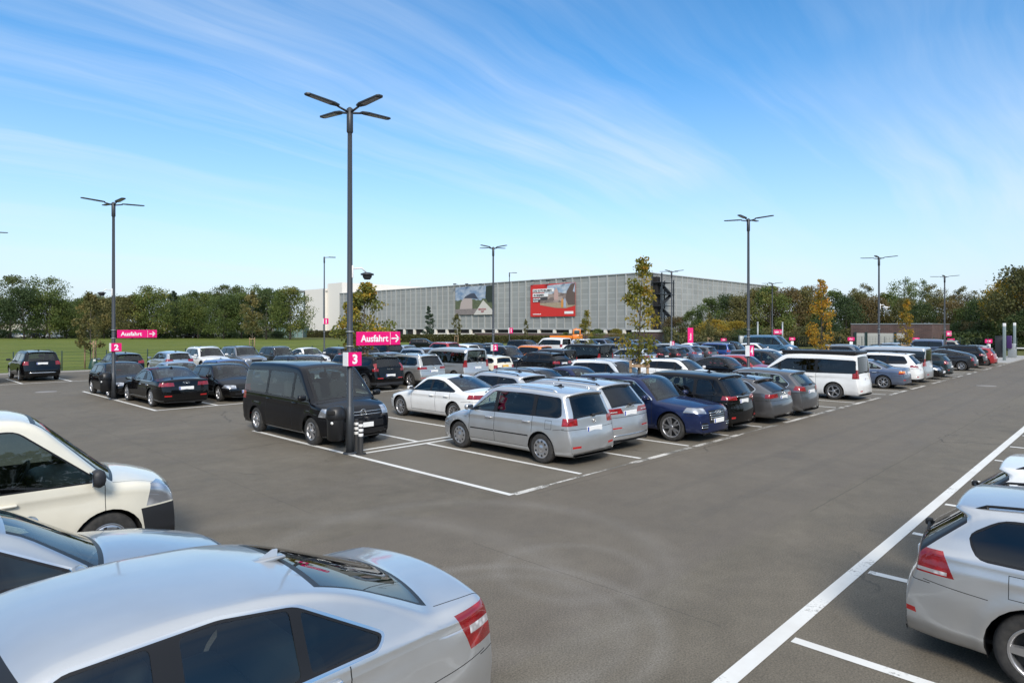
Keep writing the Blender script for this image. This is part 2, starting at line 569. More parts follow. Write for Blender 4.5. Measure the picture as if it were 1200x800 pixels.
def convex_clip(poly, x0=None, x1=None):
    def clip(poly, xc, keep_gt):
        out = []
        for i in range(len(poly)):
            a, b = poly[i], poly[(i+1) % len(poly)]
            ia = (a[0] >= xc) == keep_gt; ib = (b[0] >= xc) == keep_gt
            if ia: out.append(a)
            if ia != ib:
                t = (xc - a[0])/(b[0]-a[0]); out.append((xc, a[1] + t*(b[1]-a[1])))
        return out
    if x0 is not None: poly = clip(poly, x0, True)
    if x1 is not None and poly: poly = clip(poly, x1, False)
    return poly
def inset(poly, d):
    n = len(poly); c = Vector((sum(p[0] for p in poly)/n, sum(p[1] for p in poly)/n)); L_ = []
    for i in range(n):
        a = Vector(poly[i]); b = Vector(poly[(i+1) % n]); e = b - a
        if e.length < 1e-5: continue
        nn = Vector((-e.y, e.x)).normalized()
        if (c - a).dot(nn) < 0: nn = -nn
        L_.append((a + nn*d, e.normalized()))
    out = []
    for i in range(len(L_)):
        p, u = L_[i-1]; q, v = L_[i]
        den = u.x*v.y - u.y*v.x
        if abs(den) < 1e-6: continue
        w = q - p; t = (w.x*v.y - w.y*v.x)/den
        out.append(tuple(p + u*t))
    return out

# ---- family templates ------------------------------------------------------
def family(kind, L, W, H, wb, fo, **kw):
    S = dict(kind=kind, L=L, W=W, H=H, wb=wb, fo=fo, rw=.325, sill=.22, k0=.915, kb=.955, sh=.012, lean=.40,
             af=.75, df=.30, ar=.65, dr=.20, redge=.085, lodtail=True)
    fx, fz = L, H
    def pt(x, z, r=.1, drop=.03, bow=.0): return [x, z, r, drop, bow]
    S['zc'] = kw.get('zc', {'sedan': .655, 'wagon': .655, 'hatch': .655, 'lift': .66, 'mpv': .62, 'suv': .635, 'van': .565}[kind] * H)
    zc = S['zc']
    xc = kw.get('xc', {'sedan': .275, 'wagon': .275, 'hatch': .262, 'lift': .22, 'mpv': .205, 'suv': .265, 'van': .155}[kind] * L)
    xr = kw.get('xr', {'sedan': .435, 'wagon': .43, 'hatch': .43, 'lift': .45, 'mpv': .40, 'suv': .415, 'van': .315}[kind] * L)
    zh = kw.get('zh', {'sedan': .50, 'wagon': .50, 'hatch': .49, 'lift': .47, 'mpv': .47, 'suv': .53, 'van': .47}[kind] * H)
    dr_ = kw.get('rdrop', .055)
    nb = kw.get('nbow', .16)
    prof = [pt(.02, .26, .02, .02, nb), pt(.012, .32, .05, .02, nb), pt(.0, .44, .12, .02, nb), pt(.035, zh*.86, .12, .03, nb), pt(.14, zh, .16, .05, nb+.02),
            pt(lerp(.14, xc, .55), lerp(zh, zc, .72), .5, .075, .10), pt(xc, zc, .05, .085, .16),
            pt(xr, H - .055, .22, dr_, .07), pt(lerp(xr, L*.56, .8), H, .5, dr_, .02)]
    S['ws'] = (6, 7)
    zt = kw.get('zt')
    if kind == 'sedan':
        xrr = kw.get('xrr', .665*L); xg = kw.get('xg', .838*L); zg = kw.get('zg', .735*H); xl = L - .10; zl = kw.get('zl', .715*H)
        prof += [pt(xrr, H - .055, .45, dr_, -.05), pt(xg, zg, .08, .085, -.17), pt(lerp(xg, xl, .6), lerp(zg, zl, .55), .2, .07, -.13),
                 pt(xl, zl, .06, .045, -.12), pt(L - .045, zl*.78, .14, .03, -.13), pt(L, .52, .12, .02, -.14), pt(L - .03, .33, .08, .02, -.14), pt(L - .04, .26, .02, .02, -.14)]
        S['rg'] = (9, 10)
    elif kind == 'lift':
        xrr = kw.get('xrr', .60*L)
        prof += [pt(xrr, H - .03, .6, dr_, 0), pt(L - .55, H - .27, .15, .06, -.10), pt(L - .20, H - .42, .08, .06, -.12), pt(L - .10, .86, .1, .03, -.12),
                 pt(L - .02, .62, .1, .02, -.13), pt(L, .45, .1, .02, -.13), pt(L - .012, .26, .02, .02, -.13)]
        S['rg'] = (9, 10.6)
    else:
        tl = kw.get('tl', {'wagon': .42, 'hatch': .30, 'mpv': .26, 'suv': .30, 'van': .05}[kind])   # horizontal rake of the tailgate glass
        zg = kw.get('zg', {'wagon': .70, 'hatch': .66, 'mpv': .64, 'suv': .66, 'van': .60}[kind] * H)
        zre = kw.get('zre', {'wagon': .09, 'hatch': .09, 'mpv': .08, 'suv': .07, 'van': .05}[kind])
        xb = L - kw.get('xb', .10)
        lip = kw.get('lip', .10 if kind != 'van' else .0)
        xt = xb - tl
        prof += [pt(lerp(L*.56, xt, .6), H - zre*.35, .5, dr_, -.01), pt(xt + lip - .03, H - zre, .03, dr_*.9, -.06), pt(xt + lip, H - zre - .03, .012, dr_*.9, -.06), pt(xt + .02, H - zre - .07, .02, dr_, -.07),
                 pt(xb, zg, .05, .05, -.10), pt(xb + .03, zg*.80, .12, .03, -.11), pt(L, .58, .10, .02, -.13), pt(L - .005, .40, .08, .02, -.14), pt(L - .012, .26, .02, .02, -.14)]
        S['rg'] = (12, 13)
        S['xt'] = xt
        S['lean'] = {'wagon': .36, 'hatch': .36, 'mpv': .24, 'suv': .30, 'van': .13}[kind]
        if kind == 'van':
            S.update(ar=.30, dr=.07, gtaper=.0, af=.9, df=.24, sh=.008, redge=.10, kb=.975)
        if kind in ('mpv',): S.update(gtaper=.03)
    S['prof'] = prof
    zb0 = kw.get('zb0', zc - .045); zb1 = kw.get('zb1', zb0 + {'sedan': .04, 'wagon': .04, 'hatch': .06, 'lift': .08, 'mpv': .03, 'suv': .05, 'van': .03}[kind])
    S['belt'] = [(0, min(zh - .10, zb0)), (xc*.6, zb0 - .05), (xc + .1, zb0), (L*.85, zb1), (L, zb1)]
    # daylight opening, side view
    zt0 = H - kw.get('dtop', .165)
    xa0 = xc + kw.get('xa0', .24); xa1 = xr + kw.get('xa1', .20)
    if kind == 'sedan':
        d = [(xa0, zb0 + .015), (xa1, zt0), (lerp(xa1, xrr, .6), zt0 + .02), (xrr - .02, zt0 - .02), (kw.get('xd', xg - .30), zb1 + .06), (kw.get('xd', xg - .30) - .06, zb1 + .015)]
        S['pil'] = [lerp(xa0, xg, .485), kw.get('xq', lerp(xa0, xg, .80))]
    elif kind == 'lift':
        d = [(xa0, zb0 + .015), (xa1, zt0), (lerp(xa1, xrr, .7), zt0 + .01), (L - .95, zt0 - .12), (L - .62, zb1 + .10), (L - .72, zb1 + .02)]
        S['pil'] = [lerp(xa0, L, .40), lerp(xa0, L, .66)]
    else:
        xe = xt + kw.get('xe', {'wagon': .10, 'hatch': -.05, 'mpv': .02, 'suv': .02, 'van': -.10}[kind])
        xe1 = xt + kw.get('xe1', {'wagon': -.22, 'hatch': -.22, 'mpv': -.10, 'suv': -.16, 'van': -.14}[kind])
        d = [(xa0, zb0 + .015), (xa1, zt0), (lerp(xa1, xe1, .5), zt0 + .012), (xe1, zt0 - kw.get('ddrop', .03)), (xe, zb1 + kw.get('dlow', .10)), (xe - .08, zb1 + .02)]
        S['pil'] = {'wagon': [.475, .69], 'hatch': [.49, .72], 'mpv': [.475, .745], 'suv': [.475, .70], 'van': [.385, .66]}[kind]
        S['pil'] = [p * L for p in kw.get('pilf', S['pil'])]
    S['dlo'] = d
    S['doors'] = [xc + .22, S['pil'][0], min(S['pil'][1], fo + wb - .18)]
    S['seam_bottom'] = S['sill'] + .10
    # lamps: y0, y1, z0, z1, wrap, slope, slopez, zslant
    S['head'] = [(.46, 1.2, zh - .16, zh - .03, -1, .42, -.9, 0, .06)]
    S['tail'] = {'sedan': [(.42, 1.2, .72, .90)], 'wagon': [(.40, 1.2, .78, .93)], 'hatch': [(.45, 1.2, .80, .98)], 'lift': [(.50, 1.2, .72, 1.02)],
                 'mpv': [(.52, 1.2, .86, 1.06)], 'suv': [(.45, 1.2, .88, 1.06)], 'van': [(.70, 1.2, .90, 1.28)]}[kind]
    S['twrap'] = .28 if kind != 'van' else .36
    S['grille'] = [(-.36, .36, zh*.68, zh*.86), (-.5, .5, .27, .38)]
    S['plate_f'] = .42; S['plate_r'] = {'sedan': .78, 'wagon': .80, 'hatch': .62, 'lift': .70, 'mpv': .82, 'suv': .80, 'van': .86}[kind]
    S['dark_from'] = S['pil'][0]      # privacy glass behind this x
    S['rear_glass'] = 'glass_mid'
    S['rim'] = ('spoke', 5, .07); S['rr'] = .215
    S['crease'] = [(0, zb0 - .12), (L, zb1 - .12)]
    S.update(kw)
    return S

# ---- wheels ----------------------------------------------------------------
def wheel_meshes(rw, rr, width, style):
    """tyre and rim, axis along y, outer face at y = 0, body at negative y"""
    t = MB()
    w = width
    pr = [(rr, -.012), (rr + .02, -.004), (lerp(rr, rw, .6), .0), (rw - .018, -.012), (rw - .004, -.028), (rw, -.05), (rw, -w + .05), (rw - .004, -w + .028), (rw - .02, -w + .01), (rr, -w)]
    t.lathe(pr, 40, 'y')
    tyre = t.mesh('tyre', [M['tyre']])
    r = MB()
    # barrel and lip
    r.lathe([(rr + .004, -.006), (rr - .008, -.002), (rr - .020, -.010), (rr - .028, -.05), (rr - .03, -w + .04)], 40, 'y', mi=0)
    r.lathe([(rr - .03, -.085), (.05, -.085), (.0, -.085)], 24, 'y', mi=1)
    kind, n, wd = style[:3]
    face = 0 if len(style) < 4 else style[3]
    if kind == 'cap':        # full disc trim with slots
        r.lathe([(rr - .012, -.012), (rr - .03, -.002), (rr*.72, .002), (rr*.55, -.008), (rr*.30, -.006), (.045, .006), (.0, .008)], 40, 'y', mi=0)
        for k in range(n):
            a = 2*math.pi*(k+.5)/n
            for e in (0,):
                ca, sa = math.cos(a), math.sin(a)
                u = (-sa, ca)
                r0, r1 = rr*.64, rr*.86
                q = []
                for (rad, s_) in ((r0, -wd*.5), (r1, -wd), (r1, wd), (r0, wd*.5)):
                    q.append((ca*rad + u[0]*s_, .0035, sa*rad + u[1]*s_))
                r.add(q, [(0, 1, 2, 3)], 1)
    else:
        r.lathe([(.062, -.03), (.058, -.008), (.05, -.002), (.03, .0), (.0, .0)], 20, 'y', mi=face)
        for k in range(n):
            base = 2*math.pi*k/n
            offs = (0,) if kind == 'spoke' else (-.16, .16)
            for of in offs:
                a0 = base + of*.5; a1 = base + of*1.25
                r0, r1 = .045, rr - .012
                pts = []
                for rad, a, hw, y in ((r0, a0, wd*.42, -.006), (r1, a1, wd*.30 if kind == 'spoke' else wd*.32, -.006)):
                    ca, sa = math.cos(a), math.sin(a); u = (-sa, ca)
                    pts.append([(ca*rad + u[0]*hw, y, sa*rad + u[1]*hw), (ca*rad - u[0]*hw, y, sa*rad - u[1]*hw),
                                (ca*rad - u[0]*hw*1.25, y - .035, sa*rad - u[1]*hw*1.25), (ca*rad + u[0]*hw*1.25, y - .035, sa*rad + u[1]*hw*1.25)])
                r.add(pts[0] + pts[1], [(0, 1, 5, 4), (1, 2, 6, 5), (3, 0, 4, 7)], face)
    rim = r.mesh('rim', [M['alloy'], M['disc'], M['alloy_dark']])
    return tyre, rim

def emblem_mb(kind, size):
    """front facing +x, centred"""
    e = MB(); s = size
    def ring(cy, cz, r, th=.10):
        e.lathe([(r, 0), (r*.98, .006), (r*(1-th), .006), (r*(1-th)*.98, 0)], 24, 'y', (0, 0, 0))
        n = len(e.v); cnt = 4*24
        for i in range(n-cnt, n):
            x, y, z = e.v[i]; e.v[i] = (y, x + cy, z + cz)
    def bar(a, b, w):
        d = Vector((b[0]-a[0], b[1]-a[1])).normalized(); u = Vector((-d.y, d.x))*w/2
        q = [Vector(a)+u, Vector(a)-u, Vector(b)-u, Vector(b)+u]
        e.add([(.0, p.x, p.y) for p in q] + [(.006, p.x, p.y) for p in q], [(4, 5, 6, 7), (0, 1, 5, 4), (2, 3, 7, 6), (1, 2, 6, 5), (3, 0, 4, 7)])
    if kind == 'roundel':
        ring(0, 0, s)
        w = s*.15
        for sg in (-1, 1):
            bar((sg*.42*s, .82*s), (0, .12*s), w)
            bar((sg*.86*s, .28*s), (sg*.42*s, -.80*s), w); bar((sg*.42*s, -.80*s), (0, .02*s), w)
    elif kind == 'rings':
        for k in (-1.5, -.5, .5, 1.5): ring(k*s*1.28, 0, s*.8, .18)
    elif kind == 'star':
        ring(0, 0, s)
        for a in (90, 210, 330): bar((0, 0), (s*.95*math.cos(R(a)), s*.95*math.sin(R(a))), s*.16)
    else:
        ring(0, 0, s, .35); bar((-s*1.3, 0), (s*1.3, 0), s*.25)
    return e

# ---- one car type -----------------------------------------------------------
def car_type(S, hi=True):
    """returns the list of part templates (name, mesh, parent index, location, rotation z)"""
    L, W, H = S['L'], S['W'], S['H']
    sk = Skin(S, S.get('ds', .085) if hi else .17)
    bm = sk.build(nt=9 if hi else 6, ns=S.get('ns', 17) if hi else 10)
    rw = S['rw']; Ra = rw + .055
    axles = (S['fo'], S['fo'] + S['wb'])
    gapw = S.get('gapw', .011)
    # lower cladding and arches
    clad = S.get('clad')
    if clad:
        for xw in axles:
            ring = [(xw + (Ra+.055)*math.cos(a*math.pi/9), rw + (Ra+.055)*math.sin(a*math.pi/9)) for a in range(18)]
            sk.side_poly(ring, CLAD, nmin=.2)
        sk.end_box(-2, 2, 0, clad, -1, L+1, CLAD)
    for xw in axles:
        circ = [(xw + Ra*math.cos((a+.5)*math.pi/14), rw + Ra*math.sin((a+.5)*math.pi/14)) for a in range(28)]
        got = []
        cand = [f for f in bm.faces if abs(f.calc_center_median().y) > W*.29 and (abs(f.normal.y) > .12 or f.normal.z < -.4) and abs(f.calc_center_median().x - xw) < Ra + .25 and f.calc_center_median().z < Ra + rw + .2]
        planes = []
        for i in range(28):
            a = Vector(circ[i]); b = Vector(circ[(i+1) % 28]); d = b - a; n = Vector((-d.y, d.x)).normalized()
            planes.append(((a.x, 0, a.y), (n.x, 0, n.y)))
        got = sk.cut(planes, cand, 99, (BODY, CLAD, UNDER))
        bmesh.ops.delete(bm, geom=[f for f in got if f.is_valid], context='FACES')
    if S.get('bumper_dark'):
        zt_, xm_ = S['bumper_dark']
        sk.end_box(-2, 2, 0, zt_, -1, xm_, CLAD, slopez=.18)
        sk.end_box(-2, 2, 0, zt_ - .1, L - .25, L + 1, CLAD)
    # glazing
    dlo = S['dlo']
    if S.get('chrome'):
        sk.side_poly(fillet(inset(dlo, -.016), S.get('dlo_r', .09) + .01), CHROME)
        sk.side_poly(fillet(dlo, S.get('dlo_r', .09)), TRIM, (CHROME,))
    else:
        sk.side_poly(fillet(dlo, .09), TRIM)
    xs_ = [p[0] for p in dlo]
    edges = [min(xs_)] + list(S['pil']) + [max(xs_)]
    for i in range(len(edges)-1):
        pw_ = S.get('pilw', (.035,)*8)
        pg = convex_clip(dlo, edges[i] + (pw_[i-1] if i else -.1), edges[i+1] - (pw_[i] if i < len(edges)-2 else -.1))
        if len(pg) < 3: continue
        pg = inset(pg, S.get('glass_inset', .020))
        dark = edges[i] >= S['dark_from'] - .01
        sk.side_poly(fillet(pg, S.get('dlo_r', .09)*.66), DARKG if dark else GLASS, (TRIM,))
    # lamps
    for h_ in S['head']:
        y0, y1, z0, z1, xlo, wrap, sz, sl, zsl = h_
        sk.end_box(y0, y1, z0, z1, xlo, wrap, HEAD, (BODY, CLAD), slope=sl, slopez=sz, zslant=zsl)
    for t_ in S['tail']:
        y0, y1, z0, z1 = t_[:4]
        wrap = t_[4] if len(t_) > 4 else S['twrap']; sl = t_[5] if len(t_) > 5 else 0; sz = t_[6] if len(t_) > 6 else 0; zsl = t_[7] if len(t_) > 7 else 0
        sk.end_box(y0, y1, z0, z1, L - wrap, L + 1, TAIL, slope=sl, slopez=sz, zslant=zsl)
    for t_ in S.get('clear', ()):
        sk.end_box(t_[0], t_[1], t_[2], t_[3], L - t_[4], L + 1, CLEAR, (TAIL,))
    for t_ in S.get('amber', ()):
        sk.end_box(t_[0], t_[1], t_[2], t_[3], L - t_[4], L + 1, AMBER, (TAIL,))
    for t_ in S.get('refl', ((.50, .74, .42, .465),)):
        sk.end_box(t_[0], t_[1], t_[2], t_[3], L - .3, L + 1, REFL, (BODY, CLAD))
    for g_ in S['grille']:
        sk.end_box(g_[0], g_[1], g_[2], g_[3], -1, .25, GRILLE, (BODY, CLAD))
    # doors and seams
    zb0, zb1 = S['dlo'][0][1], S['dlo'][-1][1]
    def zbl(x): return lerp(zb0, zb1, min(1, max(0, (x - S['dlo'][0][0])/(S['dlo'][-1][0]-S['dlo'][0][0])))) - (.024 if S.get('chrome') else .002)
    if hi:
        d0, d1, d2 = S['doors']; zl = S['seam_bottom']
        for a, b in ((d0, d1), (d1, d2)):
            sk.side_poly([(a, zl), (b, zl), (b, zbl(b)), (a, zbl(a))], DOOR, (BODY,), .25)
        arch = axles[1]
        for x in (d0, d1, d2): 
            top = zbl(x) if x > S['dlo'][0][0] else zbl(x) + .06
            low = zl
            if x > arch - Ra: 
                dx = x - arch; low = rw + math.sqrt(max(0, (Ra+.05)**2 - dx*dx)) if abs(dx) < Ra + .05 else zl
            sk.strip([(x, low), (x, top)], gapw, GAP)
        sk.strip([(d0, zl), (d2 if d2 < arch - Ra else arch - Ra - .02, zl)], gapw, GAP)
        # hood, tailgate and bumper seams
        xfb = axles[0] - Ra - .02
        sk.strip([(.16, S['head'][0][2] - .05), (xfb, S['head'][0][2] - .07)], gapw*.8, GAP)
        if S['kind'] != 'van':
            xrb = axles[1] + Ra + .02
            zz = S['tail'][0][2]
            sk.strip([(xrb - .05, zz - .10), (L - .25, zz - .06)], gapw*.8, GAP)
            sk.end_box(-2, 2, zz - .085, zz - .085 + gapw*.9, L - .30, L + 1, GAP)
        if S.get('plug'):
            x, z = S['plug']; sk.strip([(x-.09, z+.09), (x+.09, z+.09), (x+.09, z-.09), (x-.09, z-.09), (x-.09, z+.09)], gapw*.7, GAP)
        # side rub rail
        if S.get('side_rail'):
            z = S['side_rail']; sk.strip([(d0+.05, z), (d1 - .03, z + .005)], .03, GAP, (DOOR,)); sk.strip([(d1+.03, z+.005), (d2 - .12, z + .01)], .03, GAP, (DOOR,))
        # hood shut lines seen from above
        xh0 = .30; xc = S['prof'][6][0]
        for sg in (1, -1):
            cand = [f for f in bm.faces if f[sk.cls] == BODY and f.normal.z > .3 and f.calc_center_median().x < xc + .2 and f.calc_center_median().y*sg > W*.25]
            y0, y1 = W*.40, W*.445
            no = Vector((-(y1-y0), (xc+.1-xh0)*1.0, 0)).normalized()
            sk.cut([((xh0, sg*y0, 0), (no.x, sg*no.y, 0)), ((xh0, sg*(y0+gapw), 0), (-no.x, -sg*no.y, 0)), ((xh0, 0, 0), (1, 0, 0)), ((xc + .12, 0, 0), (-1, 0, 0))], cand, GAP)
        cand = [f for f in bm.faces if f[sk.cls] == BODY and f.normal.z > .2 and f.calc_center_median().x < .6]
        sk.cut([((.17, 0, 0), (1, 0, 0)), ((.17 + gapw, 0, 0), (-1, 0, 0)), ((0, -W*.405, 0), (0, 1, 0)), ((0, W*.405, 0), (0, -1, 0))], cand, GAP)
        if S['kind'] == 'sedan':     # boot lid sides
            xg = S['prof'][10][0]
            for sg in (1, -1):
                cand = [f for f in bm.faces if f[sk.cls] == BODY and f.normal.z > .3 and f.calc_center_median().x > xg - .15 and f.calc_center_median().y*sg > W*.2]
                yy = W*.385
                sk.cut([((0, sg*yy, 0), (0, sg, 0)), ((0, sg*(yy+gapw), 0), (0, -sg, 0)), ((xg - .05, 0, 0), (1, 0, 0))], cand, GAP)
    bm.normal_update()
    bm.verts.ensure_lookup_table(); bm.faces.ensure_lookup_table()
    # ---- split into part meshes
    off = Vector((L/2, 0, 0))
    def conv(co): return (off.x - co.x, -co.y, co.z)      # forward = +x, turned about z so that handedness is kept
    cls = sk.cls
    parts = []
    def from_faces(faces, name, slots, mats, push=0.0):
        vid = {}; vs = []; ns = []; fs = []; mi = []
        for f in faces:
            idx = []
            for v in f.verts:
                k = vid.get(v.index)
                if k is None:
                    k = vid[v.index] = len(vs)
                    nn = sk.normal_at(v.co, v.normal)
                    vs.append(conv(v.co - nn*push)); ns.append((-nn.x, -nn.y, nn.z))
                idx.append(k)
            fs.append(idx); mi.append(slots[f[cls]])
        me = bpy.data.meshes.new(name)
        me.from_pydata(vs, [], fs)
        for m in mats: me.materials.append(m)
        me.polygons.foreach_set('material_index', mi)
        me.polygons.foreach_set('use_smooth', [True]*len(fs))
        me.normals_split_custom_set_from_vertices(ns)
        me.update()
        return me
    def islands(faces):
        left = set(faces); out = []
        while left:
            st = [left.pop()]; isl = [st[0]]
            while st:
                f = st.pop()
                for e in f.edges:
                    for g in e.link_faces:
                        if g in left: left.discard(g); st.append(g); isl.append(g)
            out.append(isl)
        return out
    bm.verts.index_update()
    byc = {}
    for f in bm.faces: byc.setdefault(f[cls], []).append(f)
    # wheel wells as part of the body shell
    well = MB()
    for xw in axles:
        for sg in (1, -1):
            yo = sg*(W/2*.93*1.0 - .01); yi = sg*W/2*.56
            prof = [(Ra + .004, yo), (Ra + .004, yi), (0.02, yi)]
            n_ = 20; q = [(L/2 - xw + Ra2*math.cos(math.pi*(k/n_*1.24 - .12)), y_, rw + Ra2*math.sin(math.pi*(k/n_*1.24 - .12))) for (Ra2, y_) in prof[:2] for k in range(n_+1)]
            well.add(q + [(L/2 - xw, yi, rw)], [(k, k+1, n_+2+k, n_+1+k) for k in range(n_)] + [(n_+1+k, n_+2+k, 2*n_+2) for k in range(n_)], 0, True)
    if hi: bodyc = (BODY, TRIM, CHROME, CLAD, GAP, UNDER, REFL)
    else: bodyc = (BODY, DOOR, TRIM, CHROME, CLAD, GAP, UNDER, REFL, HEAD, TAIL, CLEAR, GRILLE, AMBER)
    mats = [None, M['trim'], M['chrome'], M['plastic'], M['gap'], M['under'], M['reflector']]
    slots = {BODY: 0, TRIM: 1, CHROME: 2, CLAD: 3, GAP: 4, UNDER: 5, REFL: 6, DOOR: 0}
    if not hi:
        mats += [M['head'], M['tail'], M['clear'], M['amber']]; slots.update({HEAD: 7, TAIL: 8, CLEAR: 9, AMBER: 10, GRILLE: 1})
    bf = [f for c in bodyc for f in byc.get(c, [])]
    body = from_faces(bf, 'body', slots, mats)
    # merge wells into the body mesh
    wm = well.mesh('w', [M['under']])
    tmp = bmesh.new(); tmp.from_mesh(body); n0 = len(tmp.faces)
    wb_ = bmesh.new(); wb_.from_mesh(wm); 
    parts.append(['body', body, -1, (0, 0, 0), 0])
    wm.name = 'wheel_well'
    parts.append(['wheel_well', wm, 0, (0, 0, 0), 0])
    tmp.free(); wb_.free()
    if hi:
        for isl in islands(byc.get(DOOR, [])):
            if len(isl) < 6: continue
            c = sum((f.calc_center_median() for f in isl), Vector())/len(isl)
            pi = len(parts)
            parts.append(['door', from_faces(isl, 'door', {DOOR: 0}, [None]), -1, (0, 0, 0), 0])
            # handle near the rear upper corner
            xe = max(v.co.x for f in isl for v in f.verts); zt = max(v.co.z for f in isl for v in f.verts)
            xh, zh_ = xe - .17, zt - S.get('hdz', .13)
            sg = 1 if c.y > 0 else -1
            y = sk.Y(xh, zh_)
            hb = MB(); hb.rbox((L/2 - xh - .10, -.028, zh_ - .016), (L/2 - xh + .10, .028, zh_ + .016), .014)
            parts.append(['door_handle', hb.mesh('door_handle', [M['chrome'] if S.get('chrome') else None]), pi, (0, -sg*(y + .012), 0), 0])
        for c, nm, mats_ in ((HEAD, 'headlight', [M['head']]), (GRILLE, 'grille', [M['trim']])):
            for isl in islands(byc.get(c, [])):
                if len(isl) > 1: parts.append([nm, from_faces(isl, nm, {c: 0}, mats_), -1, (0, 0, 0), 0])
        for isl in islands(byc.get(TAIL, []) + byc.get(CLEAR, []) + byc.get(AMBER, [])):
            if len(isl) > 1: parts.append(['tail_light', from_faces(isl, 'tail_light', {TAIL: 0, CLEAR: 1, AMBER: 2}, [M['tail'], M['clear'], M['amber']]), -1, (0, 0, 0), 0])
    gl = M['glass']; gd = M[S.get('dark_glass', 'glass_dark')]
    if hi:
        for isl in islands(byc.get(GLASS, [])): 
            if len(isl) > 2: parts.append(['side_window', from_faces(isl, 'side_window', {GLASS: 0}, [gl], .004), -1, (0, 0, 0), 0])
        for isl in islands(byc.get(DARKG, [])): 
            if len(isl) > 2: parts.append(['side_window', from_faces(isl, 'side_window', {DARKG: 0}, [gd], .004), -1, (0, 0, 0), 0])
        if byc.get(WSCR): parts.append(['windscreen', from_faces(byc[WSCR], 'windscreen', {WSCR: 0}, [gl]), -1, (0, 0, 0), 0])
        if byc.get(RWIN): parts.append(['rear_window', from_faces(byc[RWIN], 'rear_window', {RWIN: 0}, [M[S['rear_glass']]]), -1, (0, 0, 0), 0])
    else:
        gf = byc.get(GLASS, []) + byc.get(DARKG, []) + byc.get(WSCR, []) + byc.get(RWIN, [])
        parts.append(['glazing', from_faces(gf, 'glazing', {GLASS: 0, WSCR: 0, DARKG: 1, RWIN: 2}, [gl, gd, M[S['rear_glass']]]), -1, (0, 0, 0), 0])
    # wheels
    tyre, rim = wheel_meshes(rw, S['rr'], .20, S['rim'])
    for xw in axles:
        for sg in (1, -1):
            pi = len(parts)
            parts.append(['wheel', rim, -1, (L/2 - xw, sg*(W/2 - .015 - S.get('tin', .01)), rw), 0 if sg > 0 else math.pi])
            parts.append(['tyre', tyre, pi, (0, 0, 0), 0])
    # mirrors
    xm = S['dlo'][0][0] + .10; zm = zbl(xm) + .075
    ym = sk.Y(xm, zbl(xm) - .02)
    for sg in (1, -1):
        mb = MB()
        mb.rbox((-.05, -.11, -.065), (.07, .11, .075), .05, 0)
        mb.box((-.053, -.088, -.045), (-.049, .088, .055), 1)
        mb.rbox((-.02, -sg*.24, -.075), (.03, -sg*.06, -.035), .015, 2)
        if S.get('big_mirror'): mb.v = [(a*1.2, b*.8, c*S['big_mirror']) for a, b, c in mb.v]
        parts.append(['wing_mirror', mb.mesh('wing_mirror', [None if not S.get('plain_mirror') else M['plastic'], M['mirror'], M['trim']]), -1, (L/2 - xm, -sg*-1*(ym + .15), zm), 0])
    # plates
    for front in (True, False):
        z = S['plate_f'] if front else S['plate_r']
        if z is None: continue
        x = sk.end_x(z, front)
        pm = MB(); pm.rbox((-.012, -.26, -.057), (.012, .26, .057), .004, 0, smooth=False, seg=1)
        sg = 1 if front else -1
        xf = .0135*sg
        pm.box((min(xf, xf - .004*sg), -.258 if sg > 0 else .214, -.05), (max(xf, xf - .004*sg), -.214 if sg > 0 else .258, .05), 1)
        if not front:
            pm.v = [(a, -b, c) for a, b, c in pm.v]; pm.f = [list(reversed(f)) for f in pm.f]
            pm.v = [(a, -b, c) for a, b, c in pm.v]; pm.f = [list(reversed(f)) for f in pm.f]
        parts.append(['licence_plate', pm.mesh('licence_plate', [M[S.get('plate_mat', 'plate')] if not front else M['plate'], M['eu']]), -1, (L/2 - x + (.012 if front else .006), 0, z), 0])
    # interior: seats, dash, wheel
    if hi:
        zf = .36; ztop = H - .33
        for xx, nm in ((S['pil'][0] - .25, 'seat'),):
            for sg in (1, -1):
                sb = MB(); cx = L/2 - xx; yy = sg*W*.20
                sb.rbox((cx - .05, yy - .25, zf + .02), (cx + .50, yy + .25, zf + .26), .08)
                Mx = Matrix.Translation((cx, yy, zf + .2)) @ Matrix.Rotation(R(-16), 4, 'Y')
                zb_ = ztop - zf - .36
                sb.rbox((-.10, -.24, -.05), (.06, .24, zb_), .08, M=Mx)
                sb.rbox((-.08, -.13, zb_ + .05), (.03, .13, zb_ + .25), .055, M=Mx)
                parts.append(['seat', sb.mesh('seat', [M[S.get('seat_mat', 'seat')]]), -1, (0, 0, 0), 0])
        sb = MB(); cx = L/2 - (S['pil'][0] + .62)
        sb.rbox((cx - .15, -W*.36, zf), (cx + .4, W*.36, zf + .28), .08)
        sb.rbox((cx - .32, -W*.36, zf + .1), (cx - .14, W*.36, ztop - .18), .07)
        for yy in (-.25, .25): sb.rbox((cx - .32, yy*W - .12, ztop - .17), (cx - .22, yy*W + .12, ztop + .0), .05)
        parts.append(['rear_bench', sb.mesh('rear_bench', [M[S.get('seat_mat', 'seat')]]), -1, (0, 0, 0), 0])
        db = MB(); xd = S['prof'][6][0]
        db.rbox((L/2 - xd - .75, -W*.40, .55), (L/2 - xd - .12, W*.40, S['zc'] - .02), .10)
        sw = L/2 - xd - .85
        c = Vector((sw, W*.20, S['zc'] - .05)); ax = Vector((-.9, 0, .45)).normalized()
        u = Vector((0, 1, 0)); v = ax.cross(u)
        db.tube([c + (u*math.cos(a) + v*math.sin(a))*.18 for a in [2*math.pi*k/16 for k in range(17)]], .016, 6, 0, False)
        db.tube([c - ax*.0, c - ax*.2 + Vector((.1, 0, -.08))], .03, 6)
        parts.append(['dashboard', db.mesh('dashboard', [M['plastic']]), -1, (0, 0, 0), 0])
